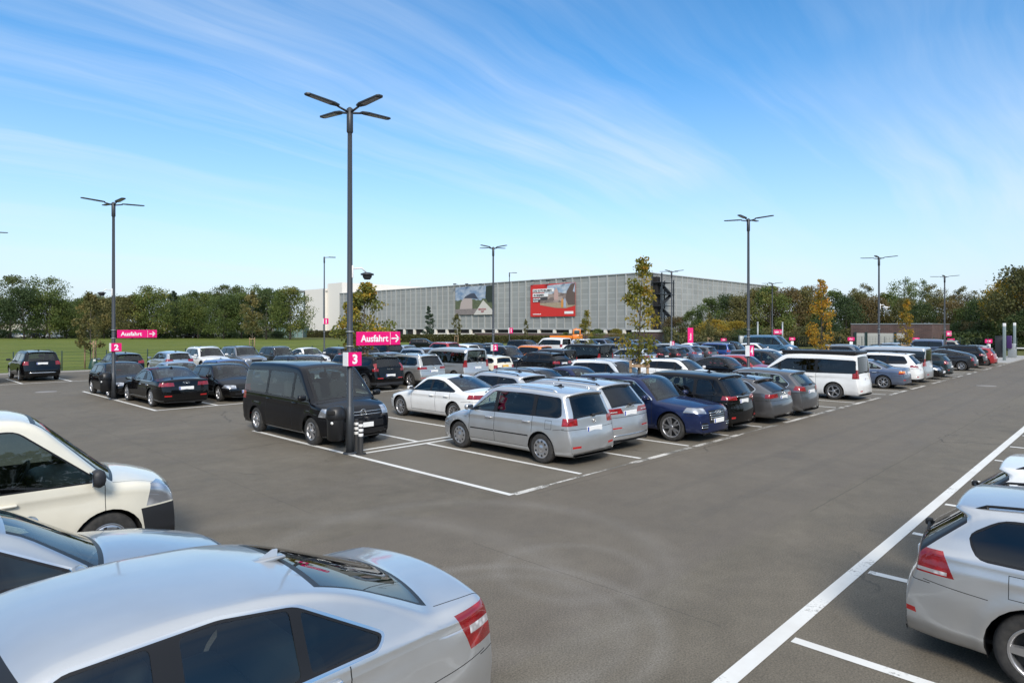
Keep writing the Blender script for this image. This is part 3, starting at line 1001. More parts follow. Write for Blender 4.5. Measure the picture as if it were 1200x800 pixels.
    fl = MB(); fl.box((-L/2 + .35, -W*.42, .28), (L/2 - .9, W*.42, .31), 0)
    if not hi:
        cx = L/2 - S['pil'][0]
        for xx in (cx - .05, cx - .9):
            for yy in (-.22, .22): fl.rbox((xx - .12, yy*W - .24, .35), (xx + .06, yy*W + .24, H - .36), .06)
    parts.append(['cabin_floor', fl.mesh('cabin_floor', [M['under']]), 0, (0, 0, 0), 0])
    # extras
    if S.get('rails'):
        i_e = sk.nt - 1
        pts = [r[i_e] for t, r in zip(sk.T, sk.rows) if S['rails'][0] < r[i_e][0] < S['rails'][1] and r[i_e][2] > H*.85]
        for sg in (1, -1):
            rb = MB(); q = [(L/2 - p[0], sg*(p[1] - .01), p[2] + S.get('rail_gap', .040)) for p in pts]
            q = [(q[0][0] + .10, q[0][1], q[0][2] - .05)] + q + [(q[-1][0] - .10, q[-1][1], q[-1][2] - .05)]
            rb.tube(q, S.get('rail_r', .014), 8, 0)
            for k in (1, len(q)//2, len(q)-2): rb.tube([q[k], (q[k][0], q[k][1], q[k][2] - .06)], .014, 6, 0)
            parts.append(['roof_rail', rb.mesh('roof_rail', [M['chrome'] if S['rails'][2] else M['trim']]), -1, (0, 0, 0), 0])
    if S.get('fin', True) and hi:
        xf = S.get('fin') if isinstance(S.get('fin'), float) else (S['prof'][9][0] - (.06 if S['kind'] == 'sedan' else .1))
        zf = sk.top_z(xf)
        fb = MB()
        fb.add([(.10, 0, -.01), (-.07, -.03, -.01), (-.07, .03, -.01), (-.085, -.008, .055), (-.085, .008, .055), (-.05, 0, .06)],
               [(0, 1, 2), (0, 5, 3, 1), (0, 2, 4, 5), (1, 3, 4, 2), (3, 5, 4)], 0, False)
        fb.rbox((-.13, -.045, -.012), (.13, .045, .014), .012, 0)
        parts.append(['aerial', fb.mesh('aerial', [None if not S.get('fin_black', True) else M['trim']]), -1, (L/2 - xf, 0, zf), 0])
    for key, front in (('emblem_f', True), ('emblem_r', False)):
        e = S.get(key)
        if e and hi:
            kind, z, size = e
            eb = emblem_mb(kind, size); x = sk.end_x(z, front)
            parts.append(['emblem', eb.mesh('emblem', [M['chrome']]), -1, (L/2 - x + (.012 if front else -.012), 0, z), 0 if front else math.pi])
    for b_ in S.get('bars', ()):        # bright bars on the nose / tail: (front, y0, y1, z, height, mat)
        front, y0, y1, z, hh, mt = b_
        bb = MB(); x = sk.end_x(z, front); sg = 1 if front else -1
        n = 9
        pts = []
        for k in range(n):
            y = lerp(y0, y1, k/(n-1)); bow = [q[4] for t, q in sk.smp if abs(q[1]-z) < .12 and (q[0] < L/2) == front]
            bw = abs(sum(bow)/max(1, len(bow)))
            pts.append((L/2 - x - sg*bw*(y/(W/2))**2 + .006*sg, y, z))
        bb.tube(pts, hh, 6, 0)
        parts.append(['bumper_bar' if z < .5 else 'trim_bar', bb.mesh('trim_bar', [M[mt]]), -1, (0, 0, 0), 0])
    if S.get('lettering') and hi:
        txt, z, size = S['lettering']
        me = text_mesh(txt, size, M['chrome'], .002, .004, 'CENTER')
        x = sk.end_x(z, False)
        me.transform(Matrix.Translation((-L/2 + (L - x) - .012, 0, z)) @ Matrix.Rotation(R(-90), 4, 'Z') @ Matrix.Rotation(R(90), 4, 'X'))
        parts.append(['lettering', me, -1, (0, 0, 0), 0])
    if hi:
        # wipers
        wb2 = MB(); xw0 = S['prof'][6][0] + .10; zz = S['prof'][6][1] + .045
        for y in (.05, .55):
            wb2.tube([(L/2 - xw0 - .06, y, zz - .03), (L/2 - xw0 - .02 - .09, y - .50, zz + .02)], .011, 5)
        parts.append(['wiper', wb2.mesh('wiper', [M['rubber']]), -1, (0, 0, 0), 0])
        if S['kind'] in ('hatch', 'wagon', 'suv', 'mpv', 'van'):
            a = S['prof'][13]; b = S['prof'][12]
            q0 = (L/2 - lerp(a[0], b[0], .04) - .022, 0.02, lerp(a[1], b[1], .04)); q1 = (L/2 - lerp(a[0], b[0], .16) - .022 + .03, -.40, lerp(a[1], b[1], .10))
            wr = MB(); wr.tube([q0, q1], .012, 5); wr.rbox((q0[0]-.03, -.03, q0[2]-.03), (q0[0]+.03, .05, q0[2]+.03), .015)
            parts.append(['rear_wiper', wr.mesh('rear_wiper', [M['rubber']]), -1, (0, 0, 0), 0])
    if S.get('top_box'):
        x0, x1, zt_ = S['top_box']
        tb = MB(); tb.rbox((L/2 - x1, -W*.40, H - .05), (L/2 - x0, W*.40, H + zt_), .05, 0)
        parts.append(['pop_top', tb.mesh('pop_top', [M['trim']]), -1, (0, 0, 0), 0])
    bm.free()
    return parts

TYPES = {}
SPECS = {}
def get_type(key, hi):
    k = (key, hi)
    if k not in TYPES: TYPES[k] = car_type(SPECS[key], hi)
    return TYPES[k]

def place_car(key, x, y, head, col, label, cat, group=None, hi=True, sz=1.0, name='parked_car', seat=None):
    """x, y: ground point under the middle of the car; head: direction of the nose in degrees from +X"""
    T_ = get_type(key, hi)
    root = empty(name, (x, y, 0.0), R(head))
    root.scale = (sz, sz, sz)
    tag(root, label, cat, group)
    objs = []
    for nm, me, pi, loc, rz in T_:
        o = bpy.data.objects.new(nm, me); o.location = loc; o.rotation_euler = (0, 0, rz)
        link(o, root if pi < 0 else objs[pi])
        for sl in o.material_slots:
            if sl.material is None:
                sl.link = 'OBJECT'; sl.material = P[col]
        objs.append(o)
    return root
# ------------------------------------------------------------------ the kinds of car in the picture
SPECS.update(
    saloon_large=family('sedan', 4.87, 1.85, 1.47, 2.87, .84, ds=.045, ns=26, flare=.008, chrome=True, rim=('double', 5, .06), fin=3.42, fin_black=False, dark_glass='glass_mid', xr=1.96, xrr=3.50, xg=4.33, zg=1.10, zl=1.06,
        tail=[(.50, 1.2, .745, .985, .46, .30, -.45, -.04)], clear=[(.56, 1.0, .845, .895, .40)], seam=1, gapw=.008, crease=[(0, .80), (4.87, .92)], emblem_r=None, hdz=.045, narrow_rear=True, pilw=(.055, .018), glass_inset=.015, dtop=.15, dlo_r=.05, rdrop=.035, redge=.06, dlo=[(1.60, .945), (2.13, 1.36), (2.85, 1.385), (3.28, 1.335), (3.80, 1.045), (3.74, .985)], lean=.44, xd=3.72, pil=[2.58, 3.27], doors=[1.56, 2.58, 3.53], refl=()),
    saloon_executive=family('sedan', 4.92, 1.87, 1.46, 2.91, .90, chrome=True, rim=('double', 5, .06), rr=.235, rw=.335, xrr=3.25, xg=4.16, zg=1.10,
        tail=[(.42, 1.2, .80, .93, .30, .2, 0, 0)], emblem_r=('rings', .92, .045), dark_glass='glass_mid', plate_r=.72),
    saloon_compact=family('sedan', 4.55, 1.80, 1.45, 2.73, .85, rim=('spoke', 10, .035), rr=.235, rw=.33, xrr=2.95, xg=3.98, zg=1.07, xr=1.90, xd=3.62, pil=[2.42, 3.56], dtop=.155, glass_inset=.014,
        tail=[(.40, 1.2, .80, .93, .35, .2, .3, .05)]),
    saloon_old=family('sedan', 4.47, 1.74, 1.42, 2.73, .78, rim=('spoke', 7, .05), rr=.22, rw=.315, chrome=True, dark_glass='glass',
        tail=[(.40, 1.2, .72, .87, .30, .1, 0, 0)], amber=[(.5, 1.2, .79, .87, .28)], clear=[(.40, .5, .72, .87, .28)]),
    estate_silver=family('wagon', 4.57, 1.80, 1.48, 2.63, .87, ds=.045, ns=26, rim=('spoke', 5, .085, 0), rr=.22, rw=.325, gapw=.008, rails=(1.5, 3.9, 0), tl=.40, xb=.13, lip=.12, zg=1.02, chrome=False,
        tail=[(.47, 1.2, .79, 1.0, .44, -.15, .45, .06)], clear=[(.47, 1.0, .805, .835, .43)], rwrap=3, pilw=(.05, .05), dtop=.125, dlo_r=.05, rail_gap=.022, rail_r=.012, rdrop=.04, redge=.065, refl=((.55, .80, .40, .445),), plug=(3.62, .83), flare=.02, xe=-.02, xe1=-.26, dlow=.20, crease=[(0, .78), (4.57, .86)]),
    estate_executive=family('wagon', 4.94, 1.87, 1.46, 2.91, .92, rim=('double', 5, .06), rr=.24, rw=.335, rails=(1.6, 4.2, 0), tl=.62, xb=.12, zg=1.0, chrome=True,
        tail=[(.40, 1.2, .80, .92, .32, .15, 0, 0)], emblem_r=('rings', .93, .045), refl=()),
    estate_plain=family('wagon', 4.62, 1.80, 1.47, 2.70, .90, rails=(1.6, 3.9, 0), rim=('spoke', 7, .05)),
    hatch=family('hatch', 4.22, 1.79, 1.46, 2.63, .85, rim=('spoke', 5, .07), rr=.21, rw=.315),
    hatch_small=family('hatch', 4.0, 1.72, 1.46, 2.50, .80, rim=('spoke', 7, .05), rr=.20, rw=.305),
    hatch_tall=family('mpv', 4.36, 1.79, 1.56, 2.70, .90, rim=('spoke', 5, .06), rr=.22, rw=.32, tl=.42, zg=1.04, chrome=True, dark_glass='glass', xc=.95, xr=1.85, tail=[(.45, 1.2, .88, 1.03, .34, .2, .3, .12)], xe=.0, xe1=-.35, dlow=.12, lean=.30, refl=()),
    hatch_boxy=family('hatch', 3.82, 1.69, 1.41, 2.47, .75, tl=.12, lip=.06, zc=.94, xr=1.42, rim=('spoke', 5, .06), rr=.205, rw=.30, dtop=.15, zg=1.0, plate_mat='plate_y', plate_r=.80,
        tail=[(.56, .85, .66, .86, .22, 0, 0, 0)], refl=(), lean=.22, chrome=True),
    liftback=family('lift', 4.46, 1.75, 1.49, 2.70, .93, rim=('spoke', 5, .08), rr=.19, rw=.315, dark_glass='glass', tail=[(.60, 1.2, .70, 1.0, .24, 0, .4, 0)], clear=[(.60, 1.2, .82, 1.0, .16)]),
    mpv=family('mpv', 4.40, 1.79, 1.635, 2.68, .86, ds=.065, rim=('cap', 9, .026), rr=.205, rw=.325, rails=(1.45, 3.75, 1), tl=.24, zg=1.03, side_rail=.56, emblem_f=('roundel', .74, .07), emblem_r=('roundel', .93, .055), dlow=.06,
        tail=[(.52, 1.2, .86, 1.02, .30, 0, 0, 0)], clear=[(.60, .84, .875, .905, .1)], plug=(3.75, .86), seat_mat='seat', xe=.0, xe1=-.08, dtop=.16, xc=1.02, plate_r=.76, refl=((.48, .72, .385, .43),)),
    mpv_dark=family('mpv', 4.66, 1.88, 1.66, 2.76, .95, rim=('spoke', 5, .07), rr=.225, rw=.33, tl=.38, zg=1.04, dark_glass='glass_mid', tail=[(.40, 1.2, .92, 1.03, .34, 0, .3, .05)], bars=((False, -.42, .42, 1.0, .014, 'chrome'),), plate_r=.86, refl=((.58, .76, .40, .45),), xe=.0, xe1=-.30),
    suv_large=family('suv', 4.70, 1.88, 1.66, 2.79, .92, rim=('spoke', 7, .05), rr=.235, rw=.35, rails=(1.5, 4.1, 0), sill=.27, tl=.42, zg=1.08, tail=[(.32, 1.2, .90, 1.03, .34, .6, .25, 0)], clear=[(.50, .86, .935, .96, .2)],
        lettering=('S K O D A', 1.035, .075), plate_r=.90, refl=((.42, .72, .56, .59),), bars=((False, -.70, .70, .40, .012, 'chrome'),), clad=.30, crease=[(0, .92), (4.7, .96)]),
    suv_sport=family('suv', 4.66, 1.89, 1.65, 2.82, .88, rim=('double', 5, .055, 0), rr=.265, rw=.365, sill=.27, tl=.50, chrome=True, zh=.92, zc=1.06, emblem_f=('rings', .76, .055), clear=(), dark_from=9, dark_glass='glass_mid',
        head=[(.52, 1.2, .77, .90, -1, .50, -.5, 0, .06)], grille=[(-.42, .42, .50, .82), (-.72, -.50, .34, .52), (.50, .72, .34, .52)],
        bars=((True, -.38, .38, .585, .011, 'chrome'), (True, -.38, .38, .64, .011, 'chrome'), (True, -.40, .40, .695, .011, 'chrome'), (True, -.40, .40, .755, .011, 'chrome'), (True, .50, .74, .40, .012, 'chrome'), (True, -.74, -.50, .40, .012, 'chrome'), (True, .50, .74, .46, .012, 'chrome'), (True, -.74, -.50, .46, .012, 'chrome')),
        plate_f=.55, crease=[(0, .95), (4.66, 1.0)], flare=.03),
    suv_tall=family('suv', 4.43, 1.86, 1.65, 2.70, .87, rim=('spoke', 5, .06), rr=.24, rw=.355, sill=.28, tl=.30, zg=1.12, clad=.40, zb1=1.16,
        tail=[(.62, 1.2, .92, 1.04, .28, 0, 0, 0), (.66, .80, 1.03, 1.36, .36, -.35, .8, 0)], refl=((.42, .70, .58, .615),), lettering=('V O L V O', .98, .075), plate_r=.72, bars=()),
    suv_mid=family('suv', 4.49, 1.84, 1.67, 2.68, .87, rim=('spoke', 5, .08), rr=.235, rw=.35, sill=.27, tl=.34, zg=1.10, clad=.36, rails=(1.5, 3.9, 1), tail=[(.42, 1.2, .90, 1.02, .32, .3, 0, 0)], refl=((.40, .80, .45, .48),), emblem_r=('roundel', .98, .05)),
    suv_plain=family('suv', 4.69, 1.88, 1.68, 2.75, .92, rim=('spoke', 5, .07), rr=.23, rw=.35, sill=.27, tl=.40, rails=(1.5, 4.1, 0), clad=.34, tail=[(.42, 1.2, .93, 1.04, .36, .35, .2, .12)]),
    suv_boxy=family('suv', 4.80, 1.90, 1.69, 2.82, .93, rim=('spoke', 7, .05), rr=.24, rw=.355, sill=.27, tl=.26, zg=1.12, rails=(1.6, 4.3, 0), tail=[(.62, 1.2, .90, 1.10, .22, 0, 0, 0)], bars=((False, -.62, .62, .47, .03, 'chrome'),), refl=(), plate_r=.98),
    van_bus=family('van', 4.89, 1.90, 1.97, 3.0, .92, ds=.07, rim=('spoke', 6, .06), rr=.215, rw=.34, emblem_f=('roundel', .80, .085), emblem_r=('roundel', 1.10, .06), zc=1.10, xc=.74, xr=1.62, zh=.93, dark_glass='glass', dark_from=9, dtop=.24,
        head=[(.58, 1.2, .72, .92, -1, .52, -.5, 0, .0)], grille=[(-.56, .56, .70, .86), (-.60, .60, .44, .60), (-.62, .62, .30, .38)], bars=((True, -.55, .55, .82, .009, 'chrome'), (True, -.55, .55, .75, .009, 'chrome')), plate_f=.50, pilf=[.385, .675], refl=((.60, .78, .40, .44),), xe=.10, xe1=.06, dlow=.10, sill=.24, seat_mat='seat', hdz=.10),
    van_work=family('van', 4.89, 1.90, 1.97, 3.0, .92, ds=.06, rim=('cap', 7, .02), rr=.205, rw=.335, zc=1.10, xc=.74, xr=1.62, zh=.95, dark_from=9, dtop=.20, plain_mirror=True, bumper_dark=(.66, .50), big_mirror=1.5,
        head=[(.62, 1.2, .68, .95, -1, .46, -.25, 0, .0)], grille=[(-.56, .56, .70, .86)], pilf=[.43, .72], kb=.985, lean=.10, refl=(), gapw=.008),
    van_silver=family('van', 4.89, 1.90, 1.95, 3.0, .92, rim=('spoke', 5, .07), rr=.21, rw=.335, zc=1.10, xc=.74, xr=1.62, zh=.93, dtop=.24, pilf=[.385, .40], xe=.04, xe1=.0, emblem_r=('roundel', 1.12, .06), rear_glass='glass_mid', dark_glass='glass_mid', twrap=.24),
    van_people=family('van', 5.14, 1.93, 1.90, 3.2, .89, rim=('spoke', 5, .06), rr=.235, rw=.345, zc=1.08, xc=.90, xr=1.95, zh=.92, dtop=.25, pilf=[.36, .66], xe=.04, xe1=.0, tl=.12, rear_glass='glass_dark', zg=1.10, refl=((.55, .75, .36, .40),), tail=[(.72, 1.2, .88, 1.24, .34)], top_box=(1.9, 4.9, .09)),
    van_small=family('van', 4.41, 1.80, 1.82, 2.68, .88, rim=('cap', 7, .02), rr=.195, rw=.32, zc=1.08, xc=.82, xr=1.55, dtop=.24, pilf=[.40, .68], tail=[(.68, 1.2, .86, 1.16, .32)]),
)
# ------------------------------------------------------------------ camera, sky, sun
FPX, HOR, CAMH, VPX = 762.0, 384.0, 2.95, 1340.0
A = math.atan((VPX - 600) / FPX)
cam = bpy.data.cameras.new('camera'); camo = bpy.data.objects.new('camera', cam); link(camo)
cam.sensor_width = 36; cam.lens = FPX/1200*36; cam.shift_y = (HOR - 400)/1200
cam.clip_start = 0.1; cam.clip_end = 3000
camo.location = (0, 0, CAMH); camo.rotation_euler = (R(90), 0, A - R(90))
scene.camera = camo
def along(px, Y):
    """x of the point on the line Y = const that lies in the vertical plane through photograph column px"""
    t = (px - 600)/FPX; d = Y/(math.sin(A) - t*math.cos(A)); return d*(math.cos(A) + t*math.sin(A))
def polar(px, d):
    l = (px - 600)/FPX*d
    return (d*math.cos(A) + l*math.sin(A), d*math.sin(A) - l*math.cos(A))

SUN_EL, SUN_AZ = 36.0, 232.0     # degrees; azimuth counted from +X towards +Y: behind and left of the camera
world = bpy.data.worlds.new('World'); scene.world = world; world.use_nodes = True
N, L_ = world.node_tree.nodes, world.node_tree.links
sky = N.new('ShaderNodeTexSky'); sky.sky_type = 'NISHITA'; sky.sun_disc = False
sky.sun_elevation = R(SUN_EL); sky.sun_rotation = R(90 - SUN_AZ)
sky.air_density = 1.0; sky.dust_density = 0.6; sky.ozone_density = 2.5; sky.altitude = 50
tc = N.new('ShaderNodeTexCoord')
sp = N.new('ShaderNodeSeparateXYZ'); L_.new(tc.outputs['Generated'], sp.inputs[0])
zc_ = math_(N, L_, 'ADD', math_(N, L_, 'MAXIMUM', sp.outputs['Z'], 0.0), 0.16)
px_ = math_(N, L_, 'DIVIDE', sp.outputs['X'], zc_); py_ = math_(N, L_, 'DIVIDE', sp.outputs['Y'], zc_)
cb = N.new('ShaderNodeCombineXYZ'); L_.new(px_, cb.inputs[0]); L_.new(py_, cb.inputs[1])
# cirrus: long streaks drawn out along one wind direction, bent by a slow noise
mp = N.new('ShaderNodeMapping'); mp.inputs['Rotation'].default_value = (0, 0, R(40)); mp.inputs['Scale'].default_value = (0.20, 2.2, 1); mp.inputs['Location'].default_value = (3.1, 0.7, 0)
wn = noise(N, L_, 0.9, 3, 0.5, cb.outputs[0])
wv = N.new('ShaderNodeVectorMath'); wv.operation = 'MULTIPLY_ADD'; L_.new(wn.outputs['Color'], wv.inputs[0]); wv.inputs[1].default_value = (0.30, 0.30, 0); L_.new(cb.outputs[0], wv.inputs[2])
L_.new(wv.outputs[0], mp.inputs['Vector'])
c1 = noise(N, L_, 1.15, 9, 0.60, mp.outputs[0])
c2 = noise(N, L_, 0.55, 4, 0.5, cb.outputs[0])
cl = math_(N, L_, 'MULTIPLY', ramp(N, L_, c1.outputs['Fac'], [(0.42, 0.0), (0.68, 1.0)]).outputs['Color'], ramp(N, L_, c2.outputs['Fac'], [(0.36, 0.08), (0.60, 1.0)]).outputs['Color'])
low = ramp(N, L_, sp.outputs['Z'], [(0.0, 0.94), (0.07, 0.72), (0.18, 0.34), (0.36, 0.0)])
high = ramp(N, L_, sp.outputs['Z'], [(0.46, 0.0), (0.78, 0.80)])      # white veil added to the unseen sky overhead, for softer neutral light
hs = N.new('ShaderNodeHueSaturation'); hs.inputs['Hue'].default_value = 0.497; hs.inputs['Saturation'].default_value = 1.30; hs.inputs['Value'].default_value = 1.12
L_.new(sky.outputs[0], hs.inputs['Color'])
skc = mixc(N, L_, low.outputs['Color'], hs.outputs[0], (3.6, 4.25, 5.15))
skc = mixc(N, L_, math_(N, L_, 'MULTIPLY', cl, 0.62), skc, (4.6, 5.1, 5.8))
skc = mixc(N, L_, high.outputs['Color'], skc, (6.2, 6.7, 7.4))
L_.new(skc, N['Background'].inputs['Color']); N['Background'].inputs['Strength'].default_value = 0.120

sl = bpy.data.lights.new('sun', 'SUN'); sl.energy = 2.3; sl.angle = R(16); sl.color = (1.0, 0.93, 0.83)
so = bpy.data.objects.new('sun', sl); link(so)
sd = Vector((math.cos(R(SUN_EL))*math.cos(R(SUN_AZ)), math.cos(R(SUN_EL))*math.sin(R(SUN_AZ)), math.sin(R(SUN_EL))))
so.rotation_euler = (-sd).to_track_quat('-Z', 'Y').to_euler(); so.location = (0, 0, 60)
vs = scene.view_settings; vs.view_transform = 'Standard'; vs.look = 'None'; vs.exposure = 0.60; vs.gamma = 1.0

# ------------------------------------------------------------------ ground
def asphalt():
    m, nt, b, N, L = newmat('asphalt')
    tc = N.new('ShaderNodeTexCoord'); o = tc.outputs['Object']
    sp = N.new('ShaderNodeSeparateXYZ'); L.new(o, sp.inputs[0])
    big = noise(N, L, 0.16, 4, 0.6, o); mid = noise(N, L, 0.9, 5, 0.62, o); grit = noise(N, L, 55, 3, 0.7, o)
    mp = N.new('ShaderNodeMapping'); mp.inputs['Scale'].default_value = (0.12, 1.3, 1); L.new(o, mp.inputs[0])
    streak = noise(N, L, 1.0, 4, 0.6, mp.outputs[0])
    c = ramp(N, L, big.outputs['Fac'], [(0.32, (0.108, 0.091, 0.066)), (0.68, (0.142, 0.121, 0.089))]).outputs['Color']
    c = mixc(N, L, ramp(N, L, mid.outputs['Fac'], [(0.40, 0.0), (0.72, 0.55)]).outputs['Color'], c, (0.172, 0.150, 0.118))
    c = mixc(N, L, ramp(N, L, streak.outputs['Fac'], [(0.48, 0.0), (0.75, 0.45)]).outputs['Color'], c, (0.108, 0.092, 0.075))
    patch = noise(N, L, 3.4, 6, 0.7, o)
    c = mixc(N, L, 1.0, c, ramp(N, L, patch.outputs['Fac'], [(0.3, 0.90), (0.7, 1.10)]).outputs['Color'], 'MULTIPLY')
    # oil and damp stains
    st = noise(N, L, 0.55, 3, 0.5, o)
    c = mixc(N, L, ramp(N, L, st.outputs['Fac'], [(0.64, 0.0), (0.74, 0.45)]).outputs['Color'], c, (0.072, 0.063, 0.053))
    # bays are older and paler than the drive lanes
    def band(lo, hi, soft=.25):
        up = N.new('ShaderNodeMapRange'); up.interpolation_type = 'SMOOTHSTEP'; up.inputs[1].default_value = lo; up.inputs[2].default_value = lo + soft; L.new(sp.outputs['Y'], up.inputs[0])
        dn = N.new('ShaderNodeMapRange'); dn.interpolation_type = 'SMOOTHSTEP'; dn.inputs[1].default_value = hi; dn.inputs[2].default_value = hi + soft; L.new(sp.outputs['Y'], dn.inputs[0])
        return math_(N, L, 'MULTIPLY', up.outputs[0], math_(N, L, 'SUBTRACT', 1.0, dn.outputs[0]))
    edge = N.new('ShaderNodeMapRange'); edge.inputs[1].default_value = 8.1; edge.inputs[2].default_value = 8.4; L.new(sp.outputs['X'], edge.inputs[0])
    bays = math_(N, L, 'MULTIPLY', band(8.0, 18.3), edge.outputs[0])
    c = mixc(N, L, math_(N, L, 'MULTIPLY', bays, 0.35), c, (0.165, 0.148, 0.120))
    lane = band(3.9, 8.0, .12)
    c = mixc(N, L, math_(N, L, 'MULTIPLY', lane, 0.30), c, (0.135, 0.113, 0.092))
    # turning scuffs: rings around two spots of the junction
    for (cx, cy, r, w, amt) in ((4.6, 4.6, 1.55, .05, .35), (4.6, 4.6, 1.25, .06, .25), (5.6, 6.3, 2.6, .09, .22), (3.0, 6.6, 3.4, .12, .20), (6.2, 5.0, .9, .05, .22)):
        dx = math_(N, L, 'SUBTRACT', sp.outputs['X'], cx); dy = math_(N, L, 'SUBTRACT', sp.outputs['Y'], cy)
        d = math_(N, L, 'SQRT', math_(N, L, 'ADD', math_(N, L, 'MULTIPLY', dx, dx), math_(N, L, 'MULTIPLY', dy, dy)))
        k = math_(N, L, 'SUBTRACT', 1.0, math_(N, L, 'MINIMUM', math_(N, L, 'DIVIDE', math_(N, L, 'ABSOLUTE', math_(N, L, 'SUBTRACT', d, r)), w*3.5), 1.0))
        k = math_(N, L, 'MULTIPLY', math_(N, L, 'MULTIPLY', k, mid.outputs['Fac']), amt)
        c = mixc(N, L, k, c, (0.30, 0.28, 0.25))
    # paving seams and cracks
    wob = math_(N, L, 'MULTIPLY', math_(N, L, 'SUBTRACT', mid.outputs['Fac'], 0.5), 0.10)
    def seam(axis, pos, w, amt, col=(0.03, 0.027, 0.024), lo=None, hi=None):
        nonlocal c
        d = math_(N, L, 'ABSOLUTE', math_(N, L, 'ADD', math_(N, L, 'SUBTRACT', sp.outputs[axis], pos), wob))
        k = math_(N, L, 'MULTIPLY', math_(N, L, 'LESS_THAN', d, w), amt)
        other = 'Y' if axis == 'X' else 'X'
        if lo is not None: k = math_(N, L, 'MULTIPLY', k, math_(N, L, 'GREATER_THAN', sp.outputs[other], lo))
        if hi is not None: k = math_(N, L, 'MULTIPLY', k, math_(N, L, 'LESS_THAN', sp.outputs[other], hi))
        c = mixc(N, L, k, c, col)
    seam('Y', 3.85, .012, .32, lo=10.8); seam('X', 8.02, .012, .35, lo=8, hi=18); seam('Y', 7.75, .012, .4, lo=8.6)
    seam('X', 6.05, .008, .35, lo=3.0, hi=6.6); seam('Y', 19.9, .015, .3, lo=-5, hi=70); seam('X', 5.2, .01, .25, lo=9.5, hi=40)
    seam('Y', 6.15, .10, .12, (0.06, 0.055, 0.05), lo=9, hi=80); seam('Y', 5.0, .12, .12, (0.06, 0.055, 0.05), lo=9, hi=80)
    vo = N.new('ShaderNodeTexVoronoi'); vo.feature = 'DISTANCE_TO_EDGE'; vo.inputs['Scale'].default_value = 0.22
    wv = N.new('ShaderNodeVectorMath'); wv.operation = 'MULTIPLY_ADD'; L.new(mid.outputs['Color'], wv.inputs[0]); wv.inputs[1].default_value = (.9, .9, 0); L.new(o, wv.inputs[2]); L.new(wv.outputs[0], vo.inputs['Vector'])
    ck = math_(N, L, 'MULTIPLY', math_(N, L, 'LESS_THAN', vo.outputs['Distance'], 0.0035), ramp(N, L, big.outputs['Fac'], [(0.5, 0.0), (0.6, 0.6)]).outputs['Color'])
    c = mixc(N, L, ck, c, (0.03, 0.027, 0.024))
    g = ramp(N, L, grit.outputs['Fac'], [(0.3, 0.58), (0.7, 1.42)])
    c = mixc(N, L, 1.0, c, g.outputs['Color'], 'MULTIPLY')
    L.new(c, b.inputs['Base Color'])
    rr = ramp(N, L, mid.outputs['Fac'], [(0.3, 0.72), (0.7, 0.9)]); L.new(rr.outputs['Color'], b.inputs['Roughness'])
    b.inputs['Specular IOR Level'].default_value = 0.35
    bp = N.new('ShaderNodeBump'); bp.inputs['Strength'].default_value = 0.35; bp.inputs['Distance'].default_value = 0.006
    L.new(grit.outputs['Fac'], bp.inputs['Height']); L.new(bp.outputs[0], b.inputs['Normal'])
    return m
M['asphalt'] = asphalt()

def worn_paint(name, wear, col=(0.70, 0.69, 0.65)):
    m, nt, b, N, L = newmat(name)
    tc = N.new('ShaderNodeTexCoord'); o = tc.outputs['Object']
    n1 = noise(N, L, 1.1, 5, 0.65, o); n2 = noise(N, L, 26, 4, 0.7, o)
    f = math_(N, L, 'ADD', math_(N, L, 'MULTIPLY', n1.outputs['Fac'], .65), math_(N, L, 'MULTIPLY', n2.outputs['Fac'], .35))
    k = ramp(N, L, f, [(max(0, wear - .03), 0.0), (wear + .05, 1.0)])
    c = mixc(N, L, ramp(N, L, n1.outputs['Fac'], [(.35, 0.0), (.7, .5)]).outputs['Color'], col, (0.50, 0.47, 0.42))
    L.new(mixc(N, L, k.outputs['Color'], (0.13, 0.12, 0.10), c), b.inputs['Base Color'])
    b.inputs['Roughness'].default_value = 0.75
    return m
M['line'] = worn_paint('road_paint', 0.36)
M['line_worn'] = worn_paint('road_paint_worn', 0.50, (0.62, 0.59, 0.53))

def grass_mat(name, c0, c1, c2, sc=0.35):
    m, nt, b, N, L = newmat(name)
    tc = N.new('ShaderNodeTexCoord'); o = tc.outputs['Object']
    n1 = noise(N, L, 0.07, 6, 0.65, o); n2 = noise(N, L, sc, 6, 0.7, o); n3 = noise(N, L, 6, 3, 0.7, o)
    c = ramp(N, L, n1.outputs['Fac'], [(0.35, c0), (0.65, c1)]).outputs['Color']
    c = mixc(N, L, ramp(N, L, n2.outputs['Fac'], [(0.42, 0), (0.72, .75)]).outputs['Color'], c, c2)
    c = mixc(N, L, 1.0, c, ramp(N, L, n3.outputs['Fac'], [(.3, .6), (.7, 1.35)]).outputs['Color'], 'MULTIPLY')
    L.new(c, b.inputs['Base Color']); b.inputs['Roughness'].default_value = 0.95; b.inputs['Specular IOR Level'].default_value = 0.1
    bp = N.new('ShaderNodeBump'); bp.inputs['Strength'].default_value = 0.8; bp.inputs['Distance'].default_value = 0.05
    L.new(n3.outputs['Fac'], bp.inputs['Height']); L.new(bp.outputs[0], b.inputs['Normal'])
    return m
M['lawn'] = grass_mat('lawn_grass', (0.085, 0.118, 0.022), (0.125, 0.155, 0.030), (0.175, 0.172, 0.048))
M['rough'] = grass_mat('rough_grass', (0.075, 0.090, 0.026), (0.10, 0.11, 0.034), (0.15, 0.13, 0.055))
M['concrete'] = pbr('concrete', (0.33, 0.32, 0.30), 0.85)

